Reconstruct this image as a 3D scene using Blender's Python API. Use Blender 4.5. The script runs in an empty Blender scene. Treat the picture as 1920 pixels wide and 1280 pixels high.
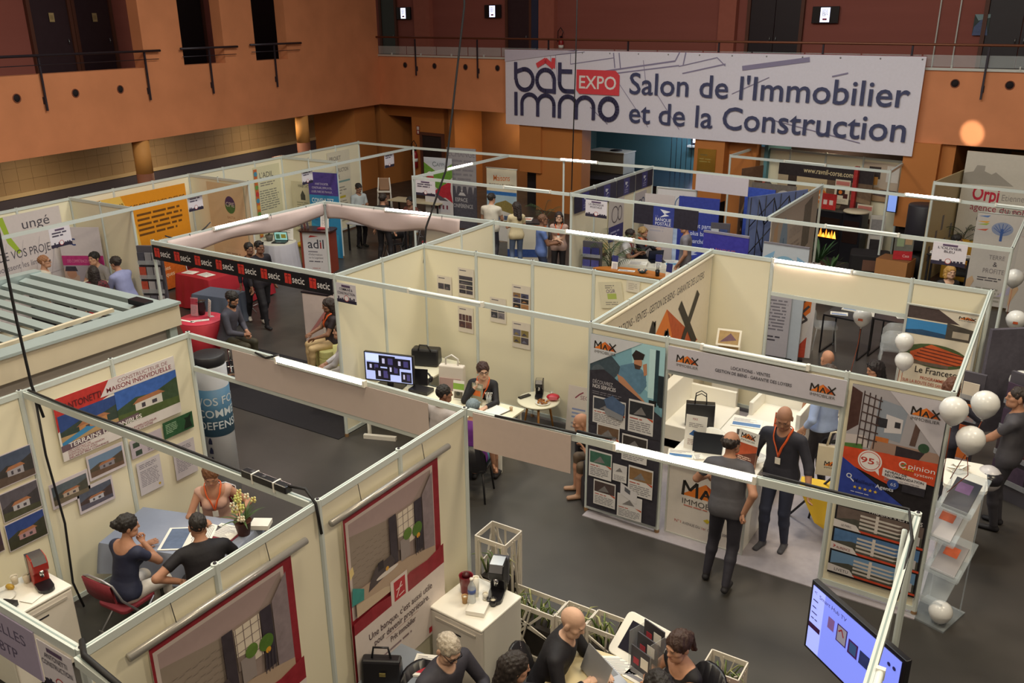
import bpy, math, random
import numpy as np
from mathutils import Vector, Matrix
random.seed(7); RNG = np.random.RandomState(3)
sc = bpy.context.scene
COL = sc.collection
# ------------------------------------------------------------------ camera
cam_d = bpy.data.cameras.new('camera'); cam = bpy.data.objects.new('camera', cam_d); COL.objects.link(cam)
cam_d.sensor_fit = 'HORIZONTAL'; cam_d.sensor_width = 36.0; cam_d.lens = 30.695; cam_d.clip_end = 200
PITCH, ROLL, YAW = 0.351692, -0.0067816, -0.562154
_fw = Vector((math.sin(YAW)*math.cos(PITCH), math.cos(YAW)*math.cos(PITCH), -math.sin(PITCH)))
_rt = Vector((math.cos(YAW), -math.sin(YAW), 0)); _up = _rt.cross(_fw)
_r2 = _rt*math.cos(ROLL)+_up*math.sin(ROLL); _u2 = -_rt*math.sin(ROLL)+_up*math.cos(ROLL)
_m = Matrix((_r2, _u2, -_fw)).transposed().to_4x4(); _m.translation = (0, 0, 5.7974)
cam.matrix_world = _m; sc.camera = cam
# ------------------------------------------------------------------ light
sc.view_settings.view_transform = 'Standard'; sc.view_settings.look = 'None'
sc.view_settings.gamma = 1.0; sc.view_settings.use_curve_mapping = False
sc.view_settings.exposure = 0.1
WORLD_COL, WORLD_STR = (1.0, 0.82, 0.68), 0.12
SKY_COL, SKY_W = (0.72, 0.88, 1.0), 700.0
WARM_COL, WARM_W = (1.0, 0.85, 0.6), 330.0
TUBE_STR = 46.0
w = bpy.data.worlds.new('hall_ambient'); sc.world = w; w.use_nodes = True
bgn = w.node_tree.nodes['Background']; bgn.inputs[0].default_value = (*WORLD_COL, 1); bgn.inputs[1].default_value = WORLD_STR
def area(name, loc, rot, sx, sy, power, col):
    d = bpy.data.lights.new(name, 'AREA'); d.shape = 'RECTANGLE'; d.size = sx; d.size_y = sy; d.energy = power; d.color = col
    o = bpy.data.objects.new(name, d); COL.objects.link(o); o.location = loc; o.rotation_euler = rot; return o
area('hall_skylight', (-7, 11, 11.0), (0, 0, 0), 9, 12, SKY_W, SKY_COL)
for _i, (_x, _y) in enumerate(((-11, 5), (-3, 4), (-11, 14), (-3, 13), (3, 8), (3, 0), (-5, -3))):
    area('hall_fill', (_x, _y, 10.5), (0, 0, 0), 1.6, 1.6, WARM_W, WARM_COL)  # added overhead fill that lifts the warm ambient light of the hall
for _x, _y in ((-20.3, 12.0), (-20.9, 16.0), (-21.5, 20.0), (-22.0, 24.0), (-17.0, 26.2), (-11.5, 27.5), (-5.5, 25.0), (-1.0, 25.0)):
    area('gallery_downlight', (_x, _y, 2.97), (0, 0, 0), .3, .3, 26.0, (1.0, .78, .5))
_sd = bpy.data.lights.new('sun_fleck', 'SPOT'); _sd.energy = 15000; _sd.color = (1, .88, .66); _sd.spot_size = math.radians(2.0); _sd.spot_blend = .25; _sd.shadow_soft_size = .05
_so = bpy.data.objects.new('sun_fleck', _sd); COL.objects.link(_so); _so.location = (-6.5, 11.0, 10.5); _so.rotation_euler = (Vector((-1.95, 23.1, 3.3))-Vector(_so.location)).to_track_quat('-Z', 'Y').to_euler()
area('stage_fill', (-11.0, 29.6, 2.9), (math.radians(-25), 0, 0), 2.2, .8, 90.0, (.62, .8, 1.0))  # added bluish fill inside the stage room, boosting the window light
# ------------------------------------------------------------------ materials
def lin(h):
    h = h.lstrip('#'); h = ''.join(q*2 for q in h) if len(h) == 3 else h; o = []
    for i in (0, 2, 4):
        c = int(h[i:i+2], 16)/255; o.append(c/12.92 if c <= .04045 else ((c+.055)/1.055)**2.4)
    return tuple(o)
_mc = {}
def M(h, rough=.6, metal=0.0, n=.05, scale=6.0, bump=0.0, emit=0.0, alpha=1.0, trans=0.0, coat=0.0, sheen=0.0, stretch=None):
    key = (h, rough, metal, n, scale, bump, emit, alpha, trans, coat, sheen, stretch)
    if key in _mc: return _mc[key]
    m = bpy.data.materials.new('m_'+h.strip('#')); m.use_nodes = True; nt = m.node_tree; N = nt.nodes; L = nt.links
    b = N['Principled BSDF']; c = lin(h)
    b.inputs['Roughness'].default_value = rough; b.inputs['Metallic'].default_value = metal
    b.inputs['Base Color'].default_value = (*c, 1)
    if n > 0 or bump > 0:
        tc = N.new('ShaderNodeTexCoord'); no = N.new('ShaderNodeTexNoise'); no.inputs['Scale'].default_value = scale; no.inputs['Detail'].default_value = 4
        src = tc.outputs['Object']
        if stretch:
            mp = N.new('ShaderNodeMapping'); mp.inputs['Scale'].default_value = stretch; L.new(src, mp.inputs[0]); src = mp.outputs[0]
        L.new(src, no.inputs['Vector'])
        if n > 0:
            mx = N.new('ShaderNodeMix'); mx.data_type = 'RGBA'
            mx.inputs[6].default_value = (*[max(0, q*(1-n)-n*.02) for q in c], 1); mx.inputs[7].default_value = (*[min(1, q*(1+n)+n*.03) for q in c], 1)
            L.new(no.outputs['Fac'], mx.inputs[0]); L.new(mx.outputs[2], b.inputs['Base Color'])
        if bump > 0:
            bp = N.new('ShaderNodeBump'); bp.inputs['Strength'].default_value = bump; bp.inputs['Distance'].default_value = .02
            L.new(no.outputs['Fac'], bp.inputs['Height']); L.new(bp.outputs[0], b.inputs['Normal'])
    if emit: b.inputs['Emission Color'].default_value = (*c, 1); b.inputs['Emission Strength'].default_value = emit
    if alpha < 1: b.inputs['Alpha'].default_value = alpha
    if trans: b.inputs['Transmission Weight'].default_value = trans
    if coat: b.inputs['Coat Weight'].default_value = coat
    if sheen: b.inputs['Sheen Weight'].default_value = sheen
    _mc[key] = m; return m
def P(h): return M(h, .55, n=.3 if sum(lin(h)) < .75 else .05, scale=16)          # printed ink
WHITE = M('#e9e2d0', .5, n=.02, scale=2); PANEL = M('#ece5cc', .45, n=.03, scale=1.2); ALU = M('#c4c6c2', .35, .25, n=.03); RAILW = M('#ccd4d2', .4, n=.02)
BLACK = M('#17151a', .5, n=.03); CHROME = M('#d8d8d8', .18, 1.0, n=0); DKMETAL = M('#3a3640', .4, .5); STEEL = M('#9b9da0', .3, .8)
WPLAS = M('#eeebe2', .35, n=.01); BLKPLAS = M('#1c1b20', .3, n=.02); PAPER = M('#ece9e2', .7, n=.02); WOOD = M('#b9803f', .5, n=.15, scale=3, stretch=(1, 8, 8))
GLASS = M('#dfe7ea', .05, n=0, alpha=.18); CABLE = M('#141216', .6, n=0)
# ------------------------------------------------------------------ mesh builder
class MB:
    def __init__(s): s.v = []; s.f = []; s.mi = []; s.mats = []; s.sm = []
    def add(s, vs, fs, mat, smooth=False):
        if mat not in s.mats: s.mats.append(mat)
        k = s.mats.index(mat); o = len(s.v); s.v += [tuple(q) for q in vs]
        for f in fs: s.f.append(tuple(i+o for i in f)); s.mi.append(k); s.sm.append(smooth)
        return s
    def box(s, x0, y0, z0, x1, y1, z1, mat):
        vs = [(x, y, z) for z in (z0, z1) for y in (y0, y1) for x in (x0, x1)]
        return s.add(vs, [(0, 2, 3, 1), (4, 5, 7, 6), (0, 1, 5, 4), (2, 6, 7, 3), (0, 4, 6, 2), (1, 3, 7, 5)], mat)
    def cbox(s, c, d, mat): return s.box(c[0]-d[0]/2, c[1]-d[1]/2, c[2]-d[2]/2, c[0]+d[0]/2, c[1]+d[1]/2, c[2]+d[2]/2, mat)
    def rbox(s, x0, y0, z0, x1, y1, z1, r, mat, n=3):      # box with rounded vertical edges
        pts = []
        for cx, cy, a0 in ((x1-r, y1-r, 0), (x0+r, y1-r, 90), (x0+r, y0+r, 180), (x1-r, y0+r, 270)):
            for i in range(n+1): a = math.radians(a0+90*i/n); pts.append((cx+r*math.cos(a), cy+r*math.sin(a)))
        return s.prism(pts, z0, z1, mat)
    def prism(s, pts, z0, z1, mat):
        n = len(pts); vs = [(x, y, z0) for x, y in pts]+[(x, y, z1) for x, y in pts]
        fs = [tuple(range(n))[::-1], tuple(range(n, 2*n))]+[(i, (i+1) % n, n+(i+1) % n, n+i) for i in range(n)]
        return s.add(vs, fs, mat)
    def xprism(s, pts, x0, x1, mat):                        # pts in (y,z), extruded along x
        n = len(pts); vs = [(x0, y, z) for y, z in pts]+[(x1, y, z) for y, z in pts]
        fs = [tuple(range(n))[::-1], tuple(range(n, 2*n))]+[(i, (i+1) % n, n+(i+1) % n, n+i) for i in range(n)]
        return s.add(vs, fs, mat)
    def beam(s, a, b, w, h, mat):
        a = Vector(a); b = Vector(b); d = (b-a).normalized(); up = Vector((0, 0, 1))
        if abs(d.z) > .95: up = Vector((0, 1, 0))
        x = d.cross(up).normalized(); y = x.cross(d).normalized(); vs = []
        for p in (a, b):
            for i, j in ((-1, -1), (1, -1), (1, 1), (-1, 1)): vs.append(p+x*(w/2*i)+y*(h/2*j))
        return s.add(vs, [(0, 1, 2, 3), (7, 6, 5, 4), (0, 4, 5, 1), (1, 5, 6, 2), (2, 6, 7, 3), (3, 7, 4, 0)], mat)
    def tube(s, pts, r, mat, n=8, closed=False, flat=1.0, up=None):
        pts = [Vector(p) for p in pts]; k = len(pts); rs = r if isinstance(r, (list, tuple)) else [r]*k
        vs = []; prev = None
        for i, p in enumerate(pts):
            a = pts[(i-1) % k] if (closed or i > 0) else p; b = pts[(i+1) % k] if (closed or i < k-1) else p
            d = (b-a).normalized()
            if up is not None: x = d.cross(Vector(up)); x = x.normalized() if x.length > 1e-6 else Vector((1, 0, 0))
            elif prev is None: x = d.orthogonal().normalized()
            else: x = (prev-d*prev.dot(d)).normalized()
            prev = x; y = d.cross(x)
            for j in range(n): t = 2*math.pi*j/n; vs.append(p+x*(rs[i]*math.cos(t))+y*(rs[i]*flat*math.sin(t)))
        fs = []
        for i in range(k if closed else k-1):
            for j in range(n): i2 = (i+1) % k; fs.append((i*n+j, i*n+(j+1) % n, i2*n+(j+1) % n, i2*n+j))
        if not closed: fs.append(tuple(range(n))[::-1]); fs.append(tuple((k-1)*n+j for j in range(n)))
        return s.add(vs, fs, mat, True)
    def lathe(s, prof, mat, n=20, c=(0, 0, 0), smooth=True):
        vs = []; k = len(prof)
        for r, z in prof:
            for j in range(n): t = 2*math.pi*j/n; vs.append((c[0]+r*math.cos(t), c[1]+r*math.sin(t), c[2]+z))
        fs = [(i*n+j, i*n+(j+1) % n, (i+1)*n+(j+1) % n, (i+1)*n+j) for i in range(k-1) for j in range(n)]
        fs.append(tuple(range(n))[::-1]); fs.append(tuple((k-1)*n+j for j in range(n)))
        return s.add(vs, fs, mat, smooth)
    def ball(s, c, r, mat, n=12):
        if not isinstance(r, (tuple, list)): r = (r, r, r)
        vs = []; fs = []; m = n//2+1
        for i in range(m+1):
            p = math.pi*i/m
            for j in range(n): t = 2*math.pi*j/n; vs.append((c[0]+r[0]*math.sin(p)*math.cos(t), c[1]+r[1]*math.sin(p)*math.sin(t), c[2]+r[2]*math.cos(p)))
        for i in range(m):
            for j in range(n): fs.append((i*n+j, (i+1)*n+j, (i+1)*n+(j+1) % n, i*n+(j+1) % n))
        return s.add(vs, fs, mat, True)
    def mesh(s, name):
        me = bpy.data.meshes.new(name); me.from_pydata(s.v, [], s.f)
        for m in s.mats: me.materials.append(m)
        me.polygons.foreach_set('material_index', s.mi); me.polygons.foreach_set('use_smooth', s.sm); me.update(); return me
    def build(s, name, parent=None, bevel=0.0, loc=None, rz=None):
        return obj(name, s.mesh(name), parent, bevel, loc, rz)
def obj(name, me, parent=None, bevel=0.0, loc=None, rz=None):
    o = bpy.data.objects.new(name, me); COL.objects.link(o)
    if parent is not None: o.parent = parent
    if loc is not None: o.location = loc
    if rz is not None: o.rotation_euler = (0, 0, rz)
    if bevel: b = o.modifiers.new('bevel', 'BEVEL'); b.width = bevel; b.segments = 2; b.limit_method = 'ANGLE'
    return o
def tag(o, label, cat, group=None):
    o['label'] = label; o['category'] = cat
    if group: o['group'] = group
    return o
def thing(name, label, cat, loc=(0, 0, 0), rz=0.0, group=None):
    o = bpy.data.objects.new(name, None); COL.objects.link(o); o.empty_display_size = .1
    o.location = loc; o.rotation_euler = (0, 0, rz); return tag(o, label, cat, group)
def struct(o): o['kind'] = 'structure'; return o
def dup(root, loc, rz, label=None):
    r = root.copy(); COL.objects.link(r); r.location = loc; r.rotation_euler = (0, 0, rz)
    if label: r['label'] = label
    for ch in root.children:
        c = ch.copy(); COL.objects.link(c); c.parent = r
        for g in ch.children: d = g.copy(); COL.objects.link(d); d.parent = c
    return r
def ang(a, b): return math.atan2(b[1]-a[1], b[0]-a[0])
def sag(a, b, d, n=9):
    return [Vector(a).lerp(Vector(b), i/(n-1))-Vector((0, 0, d*4*(i/(n-1))*(1-i/(n-1)))) for i in range(n)]
# ------------------------------------------------------------------ flat print
_tc = {}
def text_geo(s, bold=0):
    key = (s, bold)
    if key in _tc: return _tc[key]
    cu = bpy.data.curves.new('t', 'FONT'); cu.body = s; cu.size = 1; cu.resolution_u = 3; cu.offset = .018*bold
    o = bpy.data.objects.new('t', cu); me = bpy.data.meshes.new_from_object(o)
    v = [(q.co.x, q.co.y) for q in me.vertices]; f = [tuple(p.vertices) for p in me.polygons]
    bpy.data.objects.remove(o); bpy.data.meshes.remove(me); bpy.data.curves.remove(cu)
    if not v: v = [(0, 0), (1e-3, 0), (0, 1e-3)]; f = [(0, 1, 2)]
    a = np.array(v); x0, x1, y1 = a[:, 0].min(), a[:, 0].max(), a[:, 1].max()
    _tc[key] = (a, f, x0, x1, y1); return _tc[key]
def stroke(pts, w):
    """thick polyline outline as quads"""
    out = []
    for (x0, y0), (x1, y1) in zip(pts[:-1], pts[1:]):
        dx, dy = x1-x0, y1-y0; l = math.hypot(dx, dy) or 1; nx, ny = -dy/l*w/2, dx/l*w/2; ex, ey = dx/l*w*.12, dy/l*w*.12
        out.append([(x0-nx-ex, y0-ny-ey), (x1-nx+ex, y1-ny+ey), (x1+nx+ex, y1+ny+ey), (x0+nx-ex, y0+ny-ey)])
    return out
def arc(cx, cy, rx, ry, a0, a1, n=14): return [(cx+rx*math.cos(math.radians(a0+(a1-a0)*i/n)), cy+ry*math.sin(math.radians(a0+(a1-a0)*i/n))) for i in range(n+1)]
def prints(prims, y0, step=.0003, seed=1):
    """prims in sheet metres -> (print MB, lettering MB); front faces -y"""
    a = MB(); t = MB(); L_ = []; fine = MB(); rnd = random.Random(seed); y = y0
    def poly(mb, pts, mat, fl=None):
        vs = [(px, y, pz) for px, pz in pts]; mb.add(vs, fl or [tuple(range(len(vs)))], mat)
    for q in prims:
        y -= step; k = q[0]
        if k == 'r': _, x, z, ww, hh, c = q; poly(a, [(x, z), (x+ww, z), (x+ww, z+hh), (x, z+hh)], P(c))
        elif k == 'p': poly(a, q[1], P(q[2]))
        elif k == 'c': poly(a, arc(q[1], q[2], q[3], q[4] if len(q) > 5 else q[3], 0, 345, 23), P(q[-1]))
        elif k == 's':
            for quad in stroke(q[1], q[2]): poly(a, quad, P(q[3]))
        elif k == 'S':
            for quad in stroke(q[1], q[2]): poly(t, quad, P(q[3]))
        elif k == 'e': _, x, z, ww, hh, c, st = q; poly(a, [(x, z), (x+ww, z), (x+ww, z+hh), (x, z+hh)], M(c, .3, n=0, emit=st))
        elif k == 't':                                   # text: s,x,z,height,colour,[width],[bold],[shear]
            s_, x, z, h, c = q[1:6]; wd = q[6] if len(q) > 6 else None; bo = q[7] if len(q) > 7 else 0; sh = q[8] if len(q) > 8 else 0
            g, fl, gx0, gx1, gy1 = text_geo(s_, bo); cap = .69; sy = h/cap; sx = wd/(gx1-gx0) if wd else sy
            pts = [(x+(gx-gx0)*sx, z+gy*sy) for gx, gy in g]
            if sh: pts = [(px, pz+(px-x)*sh) for px, pz in pts]
            tm = MB(); poly(tm, pts, P(c), fl); L_.append(tm)
        elif k == 'l':                                   # rows of unreadable small print: x,z(top),w,rows,pitch,colour
            _, x, z, ww, rows, dz, c = q
            for r_ in range(rows):
                cx = x; end = x+ww*(rnd.uniform(.55, 1) if r_ == rows-1 else rnd.uniform(.88, 1))
                while cx < end:
                    wl = min(rnd.uniform(1.2, 4)*dz, end-cx); zz = z-dz*(r_+.75); poly(fine, [(cx, zz), (cx+wl, zz), (cx+wl, zz+dz*.45), (cx, zz+dz*.45)], P(c)); cx += wl+dz*.45
    return a, t, fine, L_
def sheet(name, label, cat, loc, rz, w, h, prims, base='#ece9e4', th=.006, group=None, parent=None, tilt=0.0, frame=None, basemat=None, seed=1, step=.0003):
    """a printed board or cloth; origin bottom-left, x right, z up, front faces -y"""
    mb = MB().box(0, -th/2, 0, w, th/2, h, basemat or P(base))
    o = mb.build(name, parent); o.location = loc; o.rotation_euler = (tilt, 0, rz)
    if label: tag(o, label, cat, group)
    a, t, fine, L_ = prints(prims, -th/2, step, seed)
    if a.v: a.build('print', o)
    if t.v: t.build('logo_print', o)
    if fine.v: fine.build('fine_print', o)['kind'] = 'stuff'
    for q in L_: q.build('lettering', o)
    if frame:
        fw, fm = frame; f = MB(); d = th/2+.012
        f.box(-fw, -d, -fw, 0, d, h+fw, fm); f.box(w, -d, -fw, w+fw, d, h+fw, fm); f.box(0, -d, -fw, w, d, 0, fm); f.box(0, -d, h, w, d, h+fw, fm); f.build('frame', o)
    return o
# ------------------------------------------------------------------ the hall
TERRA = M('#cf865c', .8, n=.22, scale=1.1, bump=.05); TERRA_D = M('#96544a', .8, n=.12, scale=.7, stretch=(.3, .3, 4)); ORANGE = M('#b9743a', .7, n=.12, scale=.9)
SLATE = M('#4c4650', .6, n=.06); DOORM = M('#33222a', .5, n=.1); TILE = M('#a58a68', .55, n=.06, scale=2); SOFF = M('#6a4a38', .8)
fm = bpy.data.materials.new('floor_polished'); fm.use_nodes = True; nt = fm.node_tree; b = nt.nodes['Principled BSDF']
tc = nt.nodes.new('ShaderNodeTexCoord'); no = nt.nodes.new('ShaderNodeTexNoise'); no.inputs['Scale'].default_value = .7; no.inputs['Detail'].default_value = 7
rp = nt.nodes.new('ShaderNodeValToRGB'); rp.color_ramp.elements[0].position = .3; rp.color_ramp.elements[0].color = (*lin('#353331'), 1); rp.color_ramp.elements[1].position = .75; rp.color_ramp.elements[1].color = (*lin('#4a4644'), 1)
nt.links.new(tc.outputs['Object'], no.inputs['Vector']); nt.links.new(no.outputs['Fac'], rp.inputs[0]); nt.links.new(rp.outputs[0], b.inputs['Base Color'])
n2 = nt.nodes.new('ShaderNodeTexNoise'); n2.inputs['Scale'].default_value = 2.5; mr = nt.nodes.new('ShaderNodeMapRange'); mr.inputs[3].default_value = .3; mr.inputs[4].default_value = .48
nt.links.new(tc.outputs['Object'], n2.inputs['Vector']); nt.links.new(n2.outputs['Fac'], mr.inputs[0]); nt.links.new(mr.outputs[0], b.inputs['Roughness'])
struct(MB().box(-40, -8, -.1, 16, 45, 0, fm).build('floor'))
LA, LB_ = (-19.45, 10.22), (-21.39, 25.17); BA, BB = LB_, (-.84, 23.0)
LRZ = ang(LA, LB_); BRZ = ang(BA, BB)
def portholes(parent, ss, z, y):
    me = MB()
    ring = [(.1, 0), (.1, .012), (.082, .012), (.082, -.0)]
    m = MB(); m.lathe(ring, M('#7d4632', .8), 18); m.lathe([(.082, .001), (.082, .002), (.0, .002)], M('#1d1216', .9), 18)
    me = m.mesh('porthole')
    for s in ss:
        o = obj('porthole', me, parent); o.location = (s, y, z); o.rotation_euler = (math.pi/2, 0, 0)
# left wall: local x along the wall, front (hall side) = -y
wl = struct(MB().box(-14, 0, 3.0, 15.08, .35, 4.75, TERRA).box(4.4, 0, 4.75, 5.72, .35, 9, TERRA).box(7.28, 0, 4.75, 8.58, .35, 9, TERRA).box(10.03, 0, 4.75, 15.08, .35, 9, TERRA).box(-14, 0, 8, 15.08, .35, 9, TERRA).build('wall_left'))
wl.location = (LA[0], LA[1], 0); wl.rotation_euler = (0, 0, LRZ); wl.rotation_euler[2] = LRZ
# hall lies at +x of this wall: flip so that -y local faces the hall
for v in wl.data.vertices: v.co.y = -v.co.y if False else v.co.y
portholes(wl, (-2.2, -.75, .69, 2.2, 3.5), 4.29, -.002)
struct(MB().box(-14, .35, 4.0, 15, 4.2, 4.3, SLATE).build('floor_upper_left', None, 0, (LA[0], LA[1], 0), LRZ))
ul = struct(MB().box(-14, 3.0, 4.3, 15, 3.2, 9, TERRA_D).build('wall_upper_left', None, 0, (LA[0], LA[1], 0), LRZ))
def door(n, parent_loc, rz, x, z, w, h, y, mat=DOORM, handle=True, leaf=1):
    d = MB(); fr = M('#5c3528', .6)
    d.box(x-.1, y-.06, z, x, y+.04, z+h+.1, fr); d.box(x+w, y-.06, z, x+w+.1, y+.04, z+h+.1, fr); d.box(x, y-.06, z+h, x+w, y+.04, z+h+.1, fr)
    o = struct(d.build('door_%d' % n, None, 0, parent_loc, rz))
    for i in range(leaf):
        lw = w/leaf; l = MB().box(x+i*lw+.01, y-.02, z, x+(i+1)*lw-.01, y+.02, z+h-.01, mat).build('door_leaf', o)
        if handle: hx = x+(i+.88)*lw if i % 2 == 0 else x+(i+.12)*lw; MB().tube([(hx, y-.05, z+1.0), (hx, y-.07, z+1.05), (hx, y-.05, z+1.12)], .012, STEEL, 6).build('handle', l)
    return o
lo = (LA[0], LA[1], 0)
d1 = door(1, lo, LRZ, 3.69, 4.3, 1.12, 2.5, 2.95); d2 = door(2, lo, LRZ, 5.03, 4.3, 1.12, 2.5, 2.95)
door(8, lo, LRZ, 7.4, 4.3, 2.3, 2.6, 2.95, M('#1c1218', .6), False); door(9, lo, LRZ, 10.8, 4.3, 2.8, 2.6, 2.95, M('#1c1218', .6), False)  # plain dark panels added to turn the slit openings near-black
for x in (4.2, 5.55): sheet('door_notice', 'pale notice on the %s dark door behind the left gallery' % ('left' if x < 5 else 'right'), 'notice', (LA[0]+math.cos(LRZ)*x-math.sin(LRZ)*2.9, LA[1]+math.sin(LRZ)*x+math.cos(LRZ)*2.9, 5.85), LRZ, .15, .22, [('r', .02, .05, .1, .12, '#a08a60')], '#b59f72')
def railing(label, loc, rz, x0, x1, posts, z, rods=True, pz=3.97):
    t = thing('gallery_railing', label, 'railing', loc, rz)
    MB().tube([(x0, -.1, z), (x1, -.1, z)], .03, DKMETAL, 8).build('handrail', t)
    if rods: MB().tube([(x0+.06, -.08, z-.2), (x1-.06, -.08, z-.2)], .01, DKMETAL, 6).build('lower_rod', t)
    me = MB().box(-.02, -.075, pz, .02, -.035, z-.02, DKMETAL).box(-.03, -.035, pz+.15, .03, 0, pz+.3, DKMETAL).mesh('post')
    for p in posts: obj('post', me, t, 0, (p, 0, 0))
railing('long dark handrail along the left gallery doors', lo, LRZ, -9, 4.85, (-6, -2, 1.35, 4.36), 5.15)
railing('short dark rail across the wider slit opening', lo, LRZ, 5.55, 7.72, (6.62,), 5.17)
railing('short dark rail across the slit opening nearest the corner', lo, LRZ, 8.25, 10.6, (9.35,), 5.2)
# under the left gallery: tiled wall, dark dado and two round columns
wll = struct(MB().box(-14, 2.0, 0, 15.1, 2.2, 1.8, SLATE).box(-14, 2.02, 1.8, 15.1, 2.2, 3.0, M('#b39a72', .7)).build('wall_left_lower', None, 0, lo, LRZ))
MB().box(-14, 1.975, 1.8, 15.1, 2.0, 1.9, M('#c9b088', .6)).build('dado_strip', wll)
tm = MB().box(.003, -.009, .003, .397, .0, .297, TILE).mesh('tile')
for i in range(40):
    for k in range(4): obj('tile', tm, wll, 0, (-1.0+i*.4, 2.012, 1.9+k*.3))
struct(MB().box(13.7, .25, 0, 15.0, 2.2, 3.0, ORANGE).build('wall_corner_pier', None, 0, lo, LRZ))
struct(MB().box(-14, .35, 3.0, 15.1, 2.2, 3.1, SOFF).build('ceiling_left_gallery', None, 0, lo, LRZ))
for lab, s in (('round ochre column left of the yellow poster booth', 4.08), ('round ochre column nearest the corner door', 10.7)):
    t = thing('column', lab, 'column', (LA[0]+math.cos(LRZ)*s-math.sin(LRZ)*.22, LA[1]+math.sin(LRZ)*s+math.cos(LRZ)*.22, 0), LRZ)
    MB().lathe([(.21, 2.15), (.21, 3.0)], M('#c98f4e', .7), 24).build('shaft', t); MB().lathe([(.213, 0), (.213, 2.15)], M('#7d4c38', .7), 24).build('painted_base', t)
# back gallery: parapet, glass strip, rail
bo = (BA[0], BA[1], 0)
wb = struct(MB().box(0, 0, 3.0, 30, .3, 4.7, TERRA).build('wall_back', None, 0, bo, BRZ))
portholes(wb, (1.31, 2.7, 4.09, 5.45, 19.02, 20.15), 4.38, -.002)
t = thing('gallery_railing', 'long copper handrail with glass strip above the hall banner', 'railing', bo, BRZ)
MB().tube([(-.1, -.1, 5.3), (30, -.1, 5.18)], .03, M('#7a4a35', .4, .4), 8).build('handrail', t)
gm = MB().box(0, -.03, 4.74, 1.36, -.018, 5.0, GLASS).mesh('glass_pane'); cm = MB().box(-.015, -.05, 4.68, .015, .0, 4.78, ALU).mesh('clamp')
for i in range(22): obj('glass_pane', gm, t, 0, (.05+1.4*i, 0, 0)); obj('clamp', cm, t, 0, (.7+1.4*i, 0, 0))
MB().box(0, -.04, 4.66, 30, 0.0, 4.72, ALU).build('base_channel', t)
pm = MB().box(-.02, -.085, 4.05, .02, -.045, 5.24, DKMETAL).box(-.03, -.045, 4.2, .03, 0, 4.35, DKMETAL).mesh('post')
for s in (1.88, 4.66, 7.5, 10.3, 13.1, 15.9, 18.0, 19.62, 22.4): obj('post', pm, t, 0, (s, 0, 0))
struct(MB().box(-6, .3, 3.0, 30, 4.6, 3.1, SOFF).build('ceiling_back_gallery', None, 0, bo, BRZ))
struct(MB().box(-6, .3, 4.1, 30, 4.6, 4.2, SLATE).build('floor_upper_back', None, 0, bo, BRZ))
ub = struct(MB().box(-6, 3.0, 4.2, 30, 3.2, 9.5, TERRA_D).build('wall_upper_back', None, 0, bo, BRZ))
bp = MB()
for x0, x1 in ((-.9, -.1), (5.0, 5.65), (11.66, 12.2)): MB().box(x0, 2.8, 4.2, x1, 3.0, 9.5, M('#a86050', .8, n=.1)).build('pilaster', ub)
for x in (17.75, 18.23): MB().box(x-.015, 2.95, 4.2, x+.015, 3.0, 9.5, ALU).build('light_strip', ub)
door(3, bo, BRZ, -2.8, 4.2, .75, 2.9, 2.95, M('#3d4440', .4)); door(4, bo, BRZ, 3.57, 4.2, .95, 2.9, 2.95); MB().box(4.6, 2.9, 4.2, 5.0, 3.0, 9.5, M('#2c3450', .5)).build('blue_panel', ub)
door(5, bo, BRZ, 12.6, 4.2, 1.5, 3.0, 2.95, M('#241a22', .5), leaf=2); door(6, bo, BRZ, 18.9, 4.2, 1.6, 3.0, 2.95, M('#2a2228', .5), leaf=2)
def wall_pt(x, y): return (BA[0]+math.cos(BRZ)*x-math.sin(BRZ)*y, BA[1]+math.sin(BRZ)*x+math.cos(BRZ)*y)
for lab, x, z in (('small wall screen left of the black cable on the upper gallery', -1.53, 6.1), ('small wall screen directly above the banner logo on the upper gallery', 2.9, 6.12), ('small wall screen between the dark doors on the right upper gallery', 14.81, 5.9)):
    px, py = wall_pt(x, 2.93); t = thing('wall_screen', lab, 'screen', (px, py, z-.22), BRZ, 'gallery wall screens')
    MB().box(-.37, -.05, 0, .37, .02, .44, BLKPLAS).build('housing', t, .01)
    sheet('display', None, None, (-.13, -.055, .03), 0, .26, .38, [('e', .0, .0, .26, .38, '#d8dcff', 1.6), ('l', .04, .33, .18, 6, .03, '#8a8ab0'), ('r', .07, .05, .12, .05, '#b04058')], '#d8dcff', .004, parent=t)
px, py = wall_pt(18.6, 2.93); sheet('gallery_picture', 'small bluish picture on the dark wall at upper right', 'picture', (px, py, 5.38), BRZ, .36, .5, [('r', 0, 0, .36, .5, '#2b3a38'), ('p', [(.0, .0), (.36, .0), (.3, .25), (.18, .4), (.02, .2)], '#4d5c84'), ('p', [(.1, .35), (.36, .42), (.36, .5), (.0, .5)], '#7f9aa0')], '#20242a', .03)
def extinguisher(label, x, y, z, rz=0.0, s=1.0):
    t = thing('fire_extinguisher', label, 'extinguisher', (x, y, z), rz); t.scale = (s, s, s)
    MB().lathe([(.03, 0), (.085, .01), (.085, .42), (.06, .5), (.03, .53)], M('#9c2026', .35), 16).build('cylinder', t)
    MB().lathe([(.087, .2), (.087, .3)], PAPER, 16).build('instruction_band', t); MB().cbox((0, 0, .56), (.05, .1, .06), BLKPLAS).build('valve_handle', t)
    MB().tube([(.02, 0, .55), (.1, -.02, .72), (0, -.03, .86), (-.11, -.03, .74), (-.1, -.05, .4)], .014, BLKPLAS, 7).build('hose', t)
px, py = wall_pt(5.92, 2.85); extinguisher('red fire extinguisher on the upper gallery wall', px, py, 4.72, BRZ)
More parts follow.
